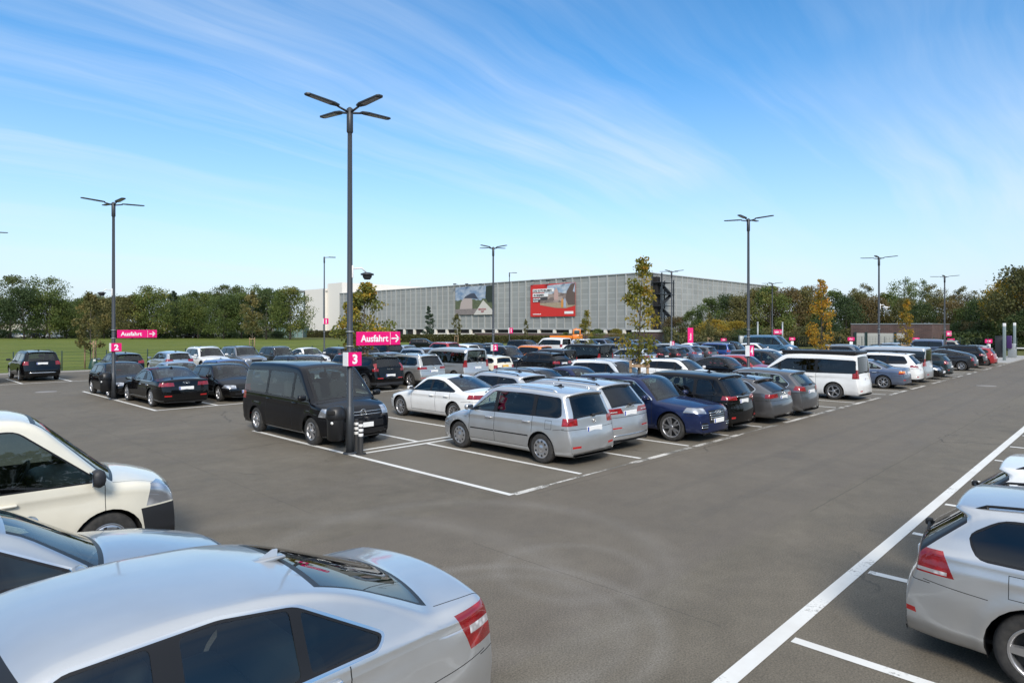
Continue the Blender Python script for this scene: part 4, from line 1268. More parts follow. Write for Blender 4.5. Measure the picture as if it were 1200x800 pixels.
def sheet(name, x0, y0, x1, y1, z, m):
    g = MB(); g.add([(x0, y0, z), (x1, y0, z), (x1, y1, z), (x0, y1, z)], [(0, 1, 2, 3)])
    o = g.build(name, m); tag(o, kind='structure'); return o
sheet('ground', -1500, -1500, 2500, 2500, -0.02, M['rough'])
sheet('parking_asphalt', -60, -60, 84, 51.4, 0.0, M['asphalt'])
sheet('lawn', -400, 51.52, 84, 236, 0.0, M['lawn'])
sheet('access_road', 84, 2.0, 230, 8.6, 0.0, M['asphalt'])
sheet('far_road', -300, 238, 118, 246, 0.0, M['asphalt'])
k = MB(); k.rbox((-60, 51.4, -.1), (84, 51.52, .09), .015, smooth=False); tag(k.build('kerb', M['concrete']), kind='structure')
k = MB(); k.rbox((84, 8.6, -.1), (230, 8.75, .12), .015, smooth=False); k.rbox((66.3, 8.0, -.1), (84, 9.9, .11), .02, smooth=False); tag(k.build('kerb', M['concrete']), kind='structure')

# painted lines
PITCH = 2.17; X0 = 8.23
def marks(name, rects, m):
    g = MB()
    for (x0, y0, x1, y1) in rects: g.add([(x0, y0, .004), (x1, y0, .004), (x1, y1, .004), (x0, y1, .004)], [(0, 1, 2, 3)])
    tag(g.build(name, m), kind='structure')
rects = [(8.17, 8.0, 8.29, 18.35)]
for k in range(1, 27):
    x = X0 + PITCH*k
    rects.append((x - .055, 8.16, x + .055, 13.10)); rects.append((x - .055, 13.56, x + .055, 18.25))
rects += [(8.29, 13.10, 66, 13.21), (8.29, 13.45, 66, 13.56)]
for k in range(0, 31):
    x = 7.78 + PITCH*k
    if k: rects.append((x - .055, 25.33, x + .055, 30.2)); rects.append((x - .055, 30.31, x + .055, 35.2))
rects += [(7.72, 25.2, 7.84, 35.3), (7.84, 25.21, 74, 25.33), (7.84, 30.2, 74, 30.31)]
for k in range(-7, 30):
    x = 6.6 + PITCH*1.02*k
    rects.append((x - .055, 42.46, x + .055, 47.2))
rects += [(-12, 42.34, 70, 42.46)]
# right-hand row beside the lane
xr_ = [1.8, 4.0, 6.27, 8.64, 10.72, 12.85, 15.2, 17.9, 20.2, 22.5, 24.7, 26.9, 29.1, 31.3]
for x in xr_: rects.append((x - .06, -2.6, x + .06, 2.38))
rects.append((-12, 2.42, 90, 2.575))
marks('bay_markings', rects, M['line'])
wr = []
for (a, b_) in ((8.29, 9.15), (12.0, 14.6), (14.75, 17.2), (18.6, 19.9), (20.4, 25.9), (26.2, 30.6), (32, 35.2), (35.6, 39), (40.2, 44.6), (45.4, 48), (49.4, 53.4), (55, 58.6), (61, 65)):
    wr.append((a, 7.93, b_, 8.08))
wr += [(9.15, 7.98, 12.0, 8.05), (17.2, 7.98, 18.6, 8.04)]
marks('lane_marking', wr, M['line_worn'])

def manhole(x, y):
    g = MB(); g.lathe([(.0, .008), (.30, .008), (.31, .004), (.42, .006), (.43, .0)], 28)
    o = g.build('manhole_cover', pbr('cast_iron_cover', (0.22, 0.20, 0.18), 0.7), loc=(x, y, 0.001)); return o
tag(manhole(6.54, 36.3), 'round grey manhole cover in the lane left of the second lamp post', 'manhole')
tag(manhole(40.5, 5.73), 'round manhole cover in the wide lane on the right', 'manhole')
# ------------------------------------------------------------------ lamp posts and signs
M['pole'] = pbr('lamp_post_paint', (0.045, 0.050, 0.056), 0.45, 0.3)
M['galv'] = pbr('galvanised_steel', (0.36, 0.38, 0.38), 0.5, 0.6)
M['pink'] = pbr('pink_sign_sheet', (0.78, 0.004, 0.17), 0.4)
M['sign_white'] = pbr('white_sign_sheet', (0.78, 0.78, 0.76), 0.45)
M['letter'] = pbr('white_lettering', (0.85, 0.85, 0.85), 0.5)
M['led'] = pbr('lamp_lens_off', (0.30, 0.31, 0.32), 0.25)
M['bin'] = pbr('litter_bin_black', (0.009, 0.0095, 0.011), 0.42)
M['wood'] = None
def wood_mat():
    m, nt, b, N, L = newmat('stake_wood')
    tc = N.new('ShaderNodeTexCoord'); mp = N.new('ShaderNodeMapping'); mp.inputs['Scale'].default_value = (9, 9, 1.2); L.new(tc.outputs['Object'], mp.inputs[0])
    n = noise(N, L, 2, 5, .6, mp.outputs[0])
    L.new(ramp(N, L, n.outputs['Fac'], [(.3, (.20, .125, .07)), (.7, (.40, .28, .17))]).outputs['Color'], b.inputs['Base Color']); b.inputs['Roughness'].default_value = .85
    return m
M['wood'] = wood_mat()
M['bark'] = pbr('tree_bark', (0.085, 0.070, 0.055), 0.95)

pole_mb = MB()
def lamp_post(px, Y, hy, label, heads=4, kind='cross', group='double-arm lamp posts over the car park', X=None):
    """hy: photograph row of the lamp heads"""
    x = X if X is not None else along(px, Y)
    d = x*math.cos(A) + Y*math.sin(A)
    top = CAMH + (HOR - hy)*d/FPX - (.06 if kind == 'cross' else 0)
    root = empty('street_lamp', (x, Y, 0)); tag(root, label, 'street lamp', group)
    g = MB(); g.tube([(0, 0, 0), (0, 0, 1.1), (0, 0, 1.12), (0, 0, top)], [.095, .095, .072, .052], 14); g.lathe([(.16, 0), (.16, .03), (.11, .05)], 14)
    g.lathe([(.062, top - .5), (.075, top - .48), (.075, top + .06), (.03, top + .1), (0, top + .1)], 14)
    g.build('post', M['pole'], root)
    for z in (2.52, 2.86):
        b = MB(); b.lathe([(.095, z - .012), (.10, z - .01), (.10, z + .01), (.095, z + .012)], 16); b.build('clamp_band', M['galv'], root)
    if kind == 'cross':
        for k in range(heads):
            a = math.pi/2*k + .06
            h = MB()
            h.tube([(.05, 0, top - .02), (.34, 0, top + .045)], [.028, .024], 8, 0)
            prof = [(.32, -.06), (.47, -.105), (1.12, -.085), (1.17, -.05), (1.17, .05), (1.12, .085), (.47, .105), (.32, .06)]
            Mx = Matrix.Translation((0, 0, top + .035)) @ Matrix.Rotation(R(-3), 4, 'Y')
            h.prism(prof, .030, Mx, 0)
            h.prism([(.52, -.075), (1.06, -.06), (1.06, .06), (.52, .075)], -.006, Mx @ Matrix.Translation((0, 0, -.001)), 1)
            o = h.build('lamp_head', [M['pole'], M['led']], root); o.rotation_euler = (0, 0, a)
    else:
        h = MB(); h.tube([(0, 0, top - .05), (.0, 0, top + .02), (.5, 0, top + .06)], .03, 8); h.rbox((.4, -.11, top + .03), (1.05, .11, top + .10), .02)
        o = h.build('lamp_head', [M['pole']], root); o.rotation_euler = (0, 0, A - R(90) + .3)
    return root, x, top

def exit_sign(x, Y, z0, w, h, label, parent_off=.10, arrow=True, txt='Ausfahrt'):
    root = empty('direction_sign', (x + parent_off, Y - .12, z0)); tag(root, label, 'sign')
    g = MB(); g.rbox((0, -.02, 0), (w, .02, h), .006, 0, smooth=False, seg=1); g.build('panel', M['pink'], root)
    RX = Matrix.Rotation(R(90), 4, 'X')
    t = text_mesh(txt, h*.68, M['letter'], .005*h/.32, .003)
    t.transform(Matrix.Translation((w*.09, -.024, h*.28)) @ RX)
    o = bpy.data.objects.new('lettering', t); link(o, root)
    if arrow:
        l = MB(); l.box((w*.755, -.026, .015), (w*.760, -.0205, h - .015)); l.build('divider', M['letter'], root)
        a = MB(); c = (w*.878, h*.5); s = h*.30; th = h*.10
        def quad(p, q):
            d = Vector((q[0]-p[0], q[1]-p[1])).normalized(); n = Vector((-d.y, d.x))*th/2
            pts = [Vector(p)+n, Vector(p)-n, Vector(q)-n, Vector(q)+n]
            a.prism([(v.x, v.y) for v in pts], .006, Matrix.Translation((0, -.0205, 0)) @ RX)
        quad((c[0]-s*1.15, c[1]), (c[0]+s*.85, c[1])); 
        quad((c[0]+s*.1, c[1]+s*.92), (c[0]+s*1.05, c[1]-.02*s)); quad((c[0]+s*.1, c[1]-s*.92), (c[0]+s*1.05, c[1]+.02*s))
        a.build('arrow', M['letter'], root)
    return root

def number_sign(x, Y, z0, h, txt, label, w=None, white=True):
    w = w or h*1.12
    root = empty('number_sign', (x, Y, z0)); tag(root, label, 'sign')
    g = MB()
    yb, yf = .115, -.115
    g.box((-.115, yf, 0), (w - .115, yf + .02, h), 0)
    g.build('panel', M['pink'], root)
    g = MB(); g.box((-.135, yf, 0), (-.1155, yb - .03, h), 0); g.build('side_panel', M['sign_white'], root)
    t = text_mesh(txt, h*.92, M['letter'], .012*h/.31, .003, 'CENTER')
    t.transform(Matrix.Translation((w/2 - .115, yf - .004, h*.18)) @ Matrix.Rotation(R(90), 4, 'X'))
    link(bpy.data.objects.new('digit', t), root)
    return root

def camera_dome(x, Y, z, a, label, white=False):
    root = empty('security_camera', (x, Y, z), a); root.scale = (.62,)*3 if not white else (.8,)*3; tag(root, label, 'camera')
    g = MB(); g.rbox((.06, -.09, -.05), (.12, .09, .42), .01); g.tube([(.12, 0, .30), (.45, 0, .34), (.62, 0, .18)], .03, 8)
    g.build('bracket', M['sign_white'], root)
    g = MB(); g.lathe([(0, -.20), (.11, -.19), (.17, -.10), (.18, -.03), (.25, -.02), (.25, .03), (.10, .08), (0, .08)], 20, 'z', (.66, 0, .10)); g.build('dome', M['sign_white'] if white else M['pole'], root)
    return root

P3 = lamp_post(408, 13.35, 128, 'nearest and tallest-looking lamp post, beside the black van, with pink sign 3', X=8.29)
exit_sign(8.29, 13.35, 2.53, 1.24, .325, 'large pink Ausfahrt sign with arrow on the nearest lamp post')
number_sign(8.29, 13.35, 2.06, .32, '3', 'pink sign with white digit 3 on the nearest lamp post')
camera_dome(8.29, 13.35, 4.15, R(-20), 'dark dome camera on a white bracket high on the nearest lamp post')
P2 = lamp_post(133, 30.4, 238, 'lamp post at left beside the black hatchback, with pink sign 2')
exit_sign(P2[1], 30.4, 2.53, 1.5, .33, 'pink Ausfahrt sign with arrow on the left lamp post numbered 2')
number_sign(P2[1], 30.4, 1.98, .34, '2', 'pink sign with white digit 2 on the left lamp post')
camera_dome(P2[1], 30.4, 4.3, R(170), 'small dark camera on the left lamp post numbered 2')
P0 = lamp_post(-24, 42.7, 271, 'lamp post cut by the left picture edge, behind the dark red-lit car')
number_sign(P0[1], 42.7, 2.35, .6, '2', 'pink panel on the lamp post at the left picture edge', w=.5, white=False)
PA = lamp_post(877, 13.35, 257, 'lamp post right of centre, rising behind the black saloon and red hatchback')
number_sign(PA[1], 13.35, 1.62, .50, '4', 'pink and white number sign on the lamp post behind the red hatchback', w=.46)
PB = lamp_post(578, 30.4, 290, 'lamp post in front of the car park building, left of the red billboard')
number_sign(PB[1], 30.4, 1.45, .42, '2', 'pink number 2 sign on the lamp post left of the red billboard', w=.42)
PC = lamp_post(787, 30.4, 318, 'lamp post in front of the dark outside staircase')
number_sign(PC[1], 30.4, 1.3, .45, '5', 'small pink number sign on the lamp post by the staircase', w=.4)
PD = lamp_post(1030, 13.35, 302, 'lamp post in front of the brick building doors, with white camera')
camera_dome(PD[1], 13.35, 4.3, R(-35), 'white camera on the lamp post in front of the brick building', True)
PE = lamp_post(1107, 13.35, 324, 'lamp post beside the right corner of the brick building')
exit_sign(PE[1], 13.35, 2.15, 2.2, .50, 'pink Ausfahrt sign on the lamp post by the brick building')
PF = lamp_post(905, 30.4, 332, 'farthest four-head lamp post, beside the blue van')
exit_sign(PF[1], 30.4, 2.2, 2.3, .55, 'pink Ausfahrt sign above the blue van')
sx, sy = polar(380, 62); lamp_post(380, sy, 302, 'slim single-arm street lamp in front of the white building', kind='single', group='single-arm street lamps', X=sx)
number_sign(sx, sy, 3.3, .55, '1', 'small pink number 1 sign on the slim lamp before the white building', w=.5, white=False)
sx, sy = polar(597, 88); lamp_post(597, sy, 320, 'slim single-arm street lamp between the two billboards', kind='single', group='single-arm street lamps', X=sx)
number_sign(sx, sy, 2.2, .75, '1', 'small pink number sign on the slim lamp between the billboards', w=.65, white=False)

def litter_bin(x, Y, a, label):
    root = empty('litter_bin', (x, Y, .34), a); tag(root, label, 'litter bin', 'black litter bins on the lamp posts')
    g = MB(); n = 20
    prof = [(.0, 0), (.15, 0), (.19, .03), (.205, .52), (.20, .56)]
    g.lathe(prof, n); g.build('bucket', M['bin'], root)
    g = MB(); g.lathe([(.225, .50), (.235, .53), (.23, .60), (.21, .72), (.14, .79), (0, .80)], n); g.build('lid', M['bin'], root)
    g = MB(); g.rbox((-.10, -.24, .60), (.10, -.19, .71), .02); g.build('opening', M['gap'], root)
    g = MB(); g.box((-.04, .18, .1), (.04, .27, .5)); g.build('bracket', M['bin'], root)
    g = MB(); g.lathe([(0, 0), (.035, 0), (.035, .006), (0, .006)], 14, 'y', (0.02, -.213, .42)); g.build('badge', M['sign_white'], root)
litter_bin(8.29 - .30, 13.35 + .12, R(-60), 'black litter bin on the nearest lamp post, in front of the black van')
litter_bin(P2[1] - .28, 30.4 + .05, R(-60), 'black litter bin on the left lamp post, beside the black hatchback')

def bollard(x, Y, label, h=.78):
    root = empty('bollard', (x, Y, 0)); tag(root, label, 'bollard', 'black and white marker posts')
    g = MB(); g.lathe([(.13, 0), (.13, .02), (.075, .035), (.055, .05), (.055, h - .03), (.04, h), (0, h)], 16); g.build('post', M['rubber'], root)
    for z in (.42, .53, .64):
        g = MB(); g.lathe([(.0555, z), (.058, z + .003), (.058, z + .062), (.0555, z + .065)], 16); g.build('white_band', M['sign_white'], root)
bollard(8.44, 13.12, 'black and white marker post at the foot of the nearest lamp post, right one')
bollard(8.52, 13.44, 'black and white marker post half hidden behind the nearest lamp post')

# barrier and ticket island at the far right exit
def barrier_post(px, Y, top, label):
    x = along(px, Y); root = empty('barrier_lamp_column', (x, Y, 0)); tag(root, label, 'light column', 'slim light columns at the exit barrier')
    g = MB(); g.rbox((-.11, -.11, 0), (.11, .11, top - .3), .02); g.build('column', pbr('column_grey_green', (.23, .28, .27), .5, .4), root)
    g = MB(); g.rbox((-.11, -.11, top - .30), (.11, .11, top), .02); g.build('lamp_cap', M['sign_white'], root)
barrier_post(1177, 8.7, 3.35, 'slim grey light column at the exit, left one beside the ticket machine')
barrier_post(1189, 9.3, 3.45, 'slim grey light column at the exit, right one above the barrier arm')
bx = along(1186, 9.0)
t = empty('ticket_machine', (bx, 9.0, .1)); tag(t, 'grey and purple ticket machine on the exit island', 'ticket machine')
g = MB(); g.rbox((-.3, -.3, 0), (.3, .3, 1.35), .03); g.build('cabinet', M['galv'], t)
g = MB(); g.rbox((-.7, -.05, .9), (-.35, .35, 2.1), .03); g.build('panel', pbr('purple_panel', (.045, .015, .09), .4), t)
g = MB(); g.rbox((-.15, -.33, .9), (.15, -.305, 1.2), .005); g.build('display', M['trim'], t)
t = empty('exit_barrier', (bx + .6, 8.9, .1)); tag(t, 'white exit barrier arm reaching to the right picture edge', 'barrier')
g = MB(); g.rbox((-.18, -.18, 0), (.18, .18, 1.05), .03); g.build('housing', M['galv'], t)
g = MB(); g.rbox((-.05, -4.2, .85), (.05, 0, .96), .01); g.build('arm', M['sign_white'], t)
t = empty('gate_cabinet', (along(1171, 10.0), 10.0, 0)); tag(t, 'dark service cabinet left of the exit light columns', 'cabinet')
g = MB(); g.rbox((-.35, -.3, 0), (.35, .3, 2.1), .02); g.build('cabinet', M['plastic'], t); g = MB(); g.rbox((-.37, -.32, 2.1), (.37, .32, 2.16), .01); g.build('lid', M['plastic'], t)

def lane_sign(px, d, zt, txt, label):
    x, y = polar(px, d); root = empty('bay_sign', (x, y, 0), A - R(90)); tag(root, label, 'sign', 'small pink signs on white posts by the fence')
    g = MB(); g.tube([(0, 0, 0), (0, 0, zt)], .04, 8); g.build('post', M['galv'], root)
    g = MB(); g.box((-.42, -.09, zt - .42), (.42, -.05, zt)); g.build('panel', M['pink'], root)
    m = text_mesh(txt, .26, M['letter'], .006, .003, 'CENTER'); m.transform(Matrix.Translation((0, -.094, zt - .31)) @ Matrix.Rotation(R(90), 4, 'X')); link(bpy.data.objects.new('lettering', m), root)
    g = MB(); g.rbox((-.2, -.12, zt - 1.5), (.2, -.04, zt - .55), .02); g.build('notice', M['sign_white'], root)
lane_sign(997, 82, 1.75, 'P31', 'small pink sign at the left end of the brick building')
lane_sign(1073, 80, 1.75, 'P32', 'small pink sign right of the orange sapling by the brick building')
lane_sign(1114, 78, 1.65, 'P33', 'small pink sign directly below the far Ausfahrt sign')
lane_sign(1158, 74, 1.65, 'P34', 'small pink sign farthest right, above the beige car')
lane_sign(928, 92, 1.6, 'P30', 'small pink sign on the blue van roof line, beside the orange sapling')
lane_sign(848, 96, 1.4, 'P29', 'small pink sign half hidden behind the dark blue hatchback')
x, y = polar(809, 92); t = empty('pink_pylon', (x, y, 0), A - R(90)); tag(t, 'tall narrow pink pylon sign standing before the hedge', 'pylon sign')
g = MB(); g.rbox((-.38, -.10, 0), (.38, .10, 2.95), .02, smooth=False, seg=1); g.build('panel', M['pink'], t)
m = text_mesh('Parken', .36, M['letter'], .004, .003, 'CENTER'); m.transform(Matrix.Translation((0.12, -.105, 1.7)) @ Matrix.Rotation(R(90), 4, 'X') @ Matrix.Rotation(R(90), 4, 'Z')); link(bpy.data.objects.new('lettering', m), t)
for px, d, top, lb in ((888, 88, 3.7, 'plain grey steel post in front of the hedge, left of the blue van'), (917, 92, 3.7, 'plain grey steel post rising behind the blue van')):
    x, y = polar(px, d); t = empty('steel_post', (x, y, 0)); tag(t, lb, 'post')
    g = MB(); g.tube([(0, 0, 0), (0, 0, top)], .10, 10); g.build('shaft', M['galv'], t); g = MB(); g.lathe([(.12, top), (.12, top + .05), (0, top + .08)], 10); g.build('cap', M['galv'], t)
x, y = polar(872, 95); t = empty('utility_cabinet', (x, y, 0), A - R(90)); tag(t, 'pale grey utility cabinet before the hedge, left of the lamp post', 'cabinet')
g = MB(); g.rbox((-.75, -.3, 0), (.75, .3, 1.75), .03); g.build('cabinet', M['galv'], t); g = MB(); g.rbox((-.8, -.34, 1.75), (.8, .34, 1.82), .01); g.build('lid', M['galv'], t)

# ------------------------------------------------------------------ fences
M['fence'] = pbr('fence_green', (0.018, 0.040, 0.034), 0.5, 0.2)
def mesh_fence(p0, p1, h, step, label, wires=7, vstep=None, mat='fence', rad=.006):
    root = empty('mesh_fence', (p0[0], p0[1], 0), math.atan2(p1[1]-p0[1], p1[0]-p0[0])); tag(root, label, 'fence')
    L = math.hypot(p1[0]-p0[0], p1[1]-p0[1]); n = int(L/step)
    pm = MB(); pm.rbox((-.03, -.03, 0), (.03, .03, h), .008); pmm = pm.mesh('post', [M[mat]])
    for k in range(n+1):
        o = bpy.data.objects.new('post', pmm); o.location = (k*step, 0, 0); link(o, root)
    w = MB()
    for k in range(wires):
        z = .08 + (h - .16)*k/(wires-1); w.box((0, .031, z - rad), (n*step, .031 + rad*2, z + rad))
    if vstep:
        for k in range(int(n*step/vstep)):
            w.box((k*vstep - rad*.7, .044, .05), (k*vstep + rad*.7, .044 + rad*1.4, h - .05))
    w.build('wire_mesh', M[mat], root)
mesh_fence((-8, 51.75), (82, 51.75), 1.42, 2.6, 'low green wire fence along the kerb in front of the lawn')
mesh_fence((86.5, 9.6), (86.5, 62), 1.9, 2.5, 'green wire mesh fence running past the brick building at the far side', wires=10, vstep=.30, rad=.008)
# ------------------------------------------------------------------ trees
def leaf_mat(name, stops, trans=.35):
    m = bpy.data.materials.new(name); m.use_nodes = True
    N, L = m.node_tree.nodes, m.node_tree.links
    b = N['Principled BSDF']
    at = N.new('ShaderNodeAttribute'); at.attribute_name = 'tint'
    oi = N.new('ShaderNodeObjectInfo')
    f = math_(N, L, 'ADD', math_(N, L, 'MULTIPLY', at.outputs['Fac'], .68), math_(N, L, 'MULTIPLY', oi.outputs['Random'], .34))
    c = ramp(N, L, f, stops).outputs['Color']
    L.new(c, b.inputs['Base Color']); b.inputs['Roughness'].default_value = .6; b.inputs['Specular IOR Level'].default_value = .25
    t = N.new('ShaderNodeBsdfTranslucent'); L.new(c, t.inputs['Color'])
    mx = N.new('ShaderNodeMixShader'); mx.inputs[0].default_value = trans
    L.new(b.outputs[0], mx.inputs[1]); L.new(t.outputs[0], mx.inputs[2]); L.new(mx.outputs[0], N['Material Output'].inputs['Surface'])
    return m
LM = dict(
    green=leaf_mat('foliage_green', [(.0, (0.053, 0.082, 0.025)), (.45, (0.101, 0.139, 0.036)), (.75, (0.169, 0.192, 0.048)), (1.0, (0.276, 0.228, 0.067))]),
    dark=leaf_mat('foliage_dark', [(.0, (0.033, 0.055, 0.024)), (.5, (0.065, 0.098, 0.033)), (1.0, (0.144, 0.153, 0.051))]),
    olive=leaf_mat('foliage_olive', [(.0, (0.06, 0.07, 0.027)), (.5, (0.13, 0.126, 0.043)), (1.0, (0.272, 0.213, 0.074))]),
    brown=leaf_mat('foliage_brown', [(.0, (0.077, 0.066, 0.035)), (.5, (0.165, 0.124, 0.05)), (1.0, (0.271, 0.184, 0.066))]),
    yellow=leaf_mat('foliage_yellow', [(.0, (0.094, 0.102, 0.023)), (.4, (0.26, 0.214, 0.034)), (1.0, (0.484, 0.288, 0.034))]),
    autumn=leaf_mat('foliage_autumn', [(.0, (.12, .135, .028)), (.34, (.21, .20, .034)), (.56, (.34, .25, .035)), (.8, (.47, .23, .030)), (1.0, (.44, .13, .022))], .45),
    golden=leaf_mat('foliage_golden', [(.0, (.12, .115, .025)), (.36, (.26, .20, .030)), (.66, (.48, .28, .030)), (1.0, (.48, .16, .02))], .45),
    mixed=leaf_mat('foliage_turning', [(.0, (0.068, 0.098, 0.024)), (.45, (0.145, 0.159, 0.035)), (.7, (0.388, 0.29, 0.039)), (1.0, (0.698, 0.29, 0.029))], .4),
    hedge=leaf_mat('hedge_leaves', [(.0, (0.046, 0.053, 0.019)), (.5, (0.093, 0.093, 0.031)), (1.0, (0.171, 0.132, 0.046))]),
    spruce=leaf_mat('spruce_needles', [(.0, (0.019, 0.034, 0.022)), (.6, (0.04, 0.065, 0.04)), (1.0, (0.078, 0.101, 0.054))], .1),
)
def leaves_mesh(name, centers, size, rng, mat, tint, flat=.0):
    """one small folded leaf blade per centre"""
    n = len(centers)
    a = rng.normal(size=(n, 3)); a[:, 2] *= (1 - flat); a /= np.linalg.norm(a, axis=1)[:, None] + 1e-9
    b = rng.normal(size=(n, 3)); b -= a*(a*b).sum(1)[:, None]; b /= np.linalg.norm(b, axis=1)[:, None] + 1e-9
    c = np.cross(a, b)
    s = size*rng.uniform(.6, 1.35, (n, 1))
    v = np.empty((n, 4, 3))
    v[:, 0] = centers - a*s*.55; v[:, 1] = centers + b*s*.42 + c*s*.12; v[:, 2] = centers + a*s*.6; v[:, 3] = centers - b*s*.42 + c*s*.12
    me = bpy.data.meshes.new(name)
    me.vertices.add(n*4); me.vertices.foreach_set('co', v.reshape(-1))
    me.loops.add(n*4); me.loops.foreach_set('vertex_index', np.arange(n*4, dtype=np.int32))
    me.polygons.add(n); me.polygons.foreach_set('loop_start', np.arange(0, n*4, 4, dtype=np.int32)); me.polygons.foreach_set('loop_total', np.full(n, 4, dtype=np.int32))
    at = me.attributes.new('tint', 'FLOAT', 'FACE'); at.data.foreach_set('value', np.clip(tint, 0, 1).astype(np.float32))
    me.materials.append(mat); me.update(calc_edges=True)
    return me

def grow(seed, H, base, rad, n_leaf, leaf, mat, shape='round', clumps=34, clump_r=None, density_top=1.0, trunk_r=None, lean=.0, hole=.0):
    """trunk-and-limbs mesh and crown mesh for one tree, foot at the origin"""
    rng = np.random.default_rng(seed)
    tr = trunk_r or H*.018
    t = MB()
    bend = rng.normal(0, .02*H, 2)
    axis = lambda z: Vector((bend[0]*(z/H)**2 + lean*z, bend[1]*(z/H)**2, z))
    zs = np.linspace(0, H*.93, 8)
    t.tube([axis(z) for z in zs], [tr*(1.25 if i == 0 else 1 - .9*z/(H*.93)) + .008 for i, z in enumerate(zs)], 8)
    cr = clump_r or rad*.38
    cs = []
    for k in range(clumps):
        u = rng.uniform(0, 1)**.9; z = base + (H - base)*u
        if shape == 'round': w = rad*math.sqrt(max(.05, 1 - ((u - .42)/.60)**2))
        elif shape == 'column': w = rad*(.55 + .75*u)*(1 - u**2.2) + rad*.10
        elif shape == 'cone': w = rad*(1 - u)**.85 + .05
        elif shape == 'flame': w = rad*(1.0 - abs(u - .30)/.75)**.9 if u > .3 else rad*(.45 + 1.85*u)
        else: w = rad*(1 - .35*u)
        an = rng.uniform(0, 2*math.pi); q = w*rng.uniform(.25, 1.0)**.6
        p = np.array(axis(z)) + np.array((q*math.cos(an), q*math.sin(an), 0))
        cs.append((p, w))
        if q > .25*rad and k % 2 == 0:
            zr = max(base*.8, z - q*rng.uniform(.5, .9)); a = axis(zr); m_ = (a + Vector(p))/2 + Vector((0, 0, q*.08))
            t.tube([a, m_, Vector(p)], [tr*.42*(1 - .6*zr/H) + .006, tr*.22 + .004, .006], 5)
    tint_base = rng.uniform(.1, .75, clumps)
    cen = []; tint = []
    per = np.maximum(8, (n_leaf*np.ones(clumps)/clumps*rng.uniform(.5, 1.5, clumps)).astype(int))
    for k, (p, w) in enumerate(cs):
        m = per[k]; r_ = cr*rng.uniform(.6, 1.25)*min(1.0, .45 + .75*w/rad)
        d = rng.normal(size=(m, 3)); d /= np.linalg.norm(d, axis=1)[:, None]
        q = rng.uniform(0, 1, (m, 1))**.45
        cen.append(p + d*q*r_*np.array((1.15, 1.15, .80))); tint.append(tint_base[k] + rng.normal(0, .17, m))
    cen = np.concatenate(cen); tint = np.concatenate(tint)
    ok = cen[:, 2] > base*.55; cen, tint = cen[ok], tint[ok]
    if hole:
        ok = rng.uniform(size=len(cen)) > hole; cen, tint = cen[ok], tint[ok]
    return t.mesh('trunk', [M['bark']]), leaves_mesh('crown', cen, leaf, rng, mat, tint)

def plant(meshes, x, y, label, cat='tree', name='broadleaf_tree', group=None, s=1.0, rz=0.0, sz=None, z=0.0):
    root = empty(name, (x, y, z), rz); root.scale = (s, s, sz or s); tag(root, label, cat, group)
    link(bpy.data.objects.new('trunk', meshes[0]), root); link(bpy.data.objects.new('crown', meshes[1]), root)
    return root
rnd = random.Random(11)

# --- left tree belt beyond the lawn
TB = [grow(10+i, 12.5, 2.2, 5.0, 9500, .33, LM[mt], 'round', 60, clump_r=2.3) for i, mt in enumerate(('green', 'green', 'olive', 'dark', 'green'))]
TW = [grow(30+i, 17.5, 4.5, 7.0, 6000, .36, LM[mt], 'round', 70, clump_r=2.0, hole=.15) for i, mt in enumerate(('dark', 'green'))]
TO = grow(41, 11, 1.6, 3.6, 3000, .34, LM['olive'], 'column', 36)
TC = grow(42, 14, 1.0, 3.0, 3600, .36, LM['spruce'], 'cone', 60, clump_r=.9)
front = [  # photograph column, distance, height, mesh, description
    (-30, 172, 12, 0, 'round green tree at the left picture edge beyond the lawn'),
    (28, 168, 12.5, 3, 'broad dark green tree beyond the lawn, below the tall open-crowned tree'),
    (58, 172, 12.2, 1, 'green tree beyond the lawn next to the tall open-crowned tree'),
    (78, 176, 9.5, 4, 'smaller loose green tree left of the sapling on the lawn edge'),
    (122, 178, 10.5, 2, 'olive tree beyond the lawn behind the left lamp post'),
    (155, 172, 11.0, 2, 'yellowish green tree beyond the lawn above the left Ausfahrt sign'),
    (180, 172, 13.2, 1, 'tall green tree beyond the lawn just right of the left Ausfahrt sign'),
    (212, 185, 10.0, 3, 'dark tree beyond the lawn above the silver coupe'),
    (232, 180, 12.2, 4, 'grey-green tree beyond the lawn above the white off-roader'),
    (262, 172, 11.3, 1, 'rounded green tree beyond the lawn left of the staked lawn sapling'),
    (283, 178, 11.6, 0, 'green tree beyond the lawn behind the staked lawn sapling'),
    (312, 166, 12.0, 3, 'dense green tree left of the last tree of the belt'),
    (340, 160, 12.2, 0, 'last tree of the belt, overhanging the white building'),
]
for px, d, h, mi, lb in front:
    x, y = polar(px, d); plant(TB[mi], x, y, lb, group='trees beyond the lawn', s=h/12.5*.92, sz=h/12.5, rz=rnd.uniform(0, 6.3))
for px, d, h, mi, lb in ((12, 182, 17.2, 0, 'tallest open-crowned tree at the far left, sky showing through'), (55, 185, 17.0, 1, 'wide open-crowned tall tree second from the left edge'), (268, 205, 16.0, 0, 'tall open-crowned tree rising behind the belt right of centre left'), (292, 208, 16.2, 1, 'tall open-crowned tree above the staked lawn sapling'), (318, 204, 15, 0, 'tall tree rising behind the dense green tree beside the white building')):
    x, y = polar(px, d); plant(TW[mi], x, y, lb, group='tall trees behind the lawn belt', s=h/17.5, rz=rnd.uniform(0, 6.3))
for px, d, h, lb in ((205, 196, 14.0, 'dark pointed conifer in the belt beyond the lawn'), (503, 140, 7.6, 'dark conifer in front of the building, left of the billboards')):
    x, y = polar(px, d); plant(TC, x, y, lb, 'conifer', 'conifer_tree', s=h/14, rz=rnd.uniform(0, 6))
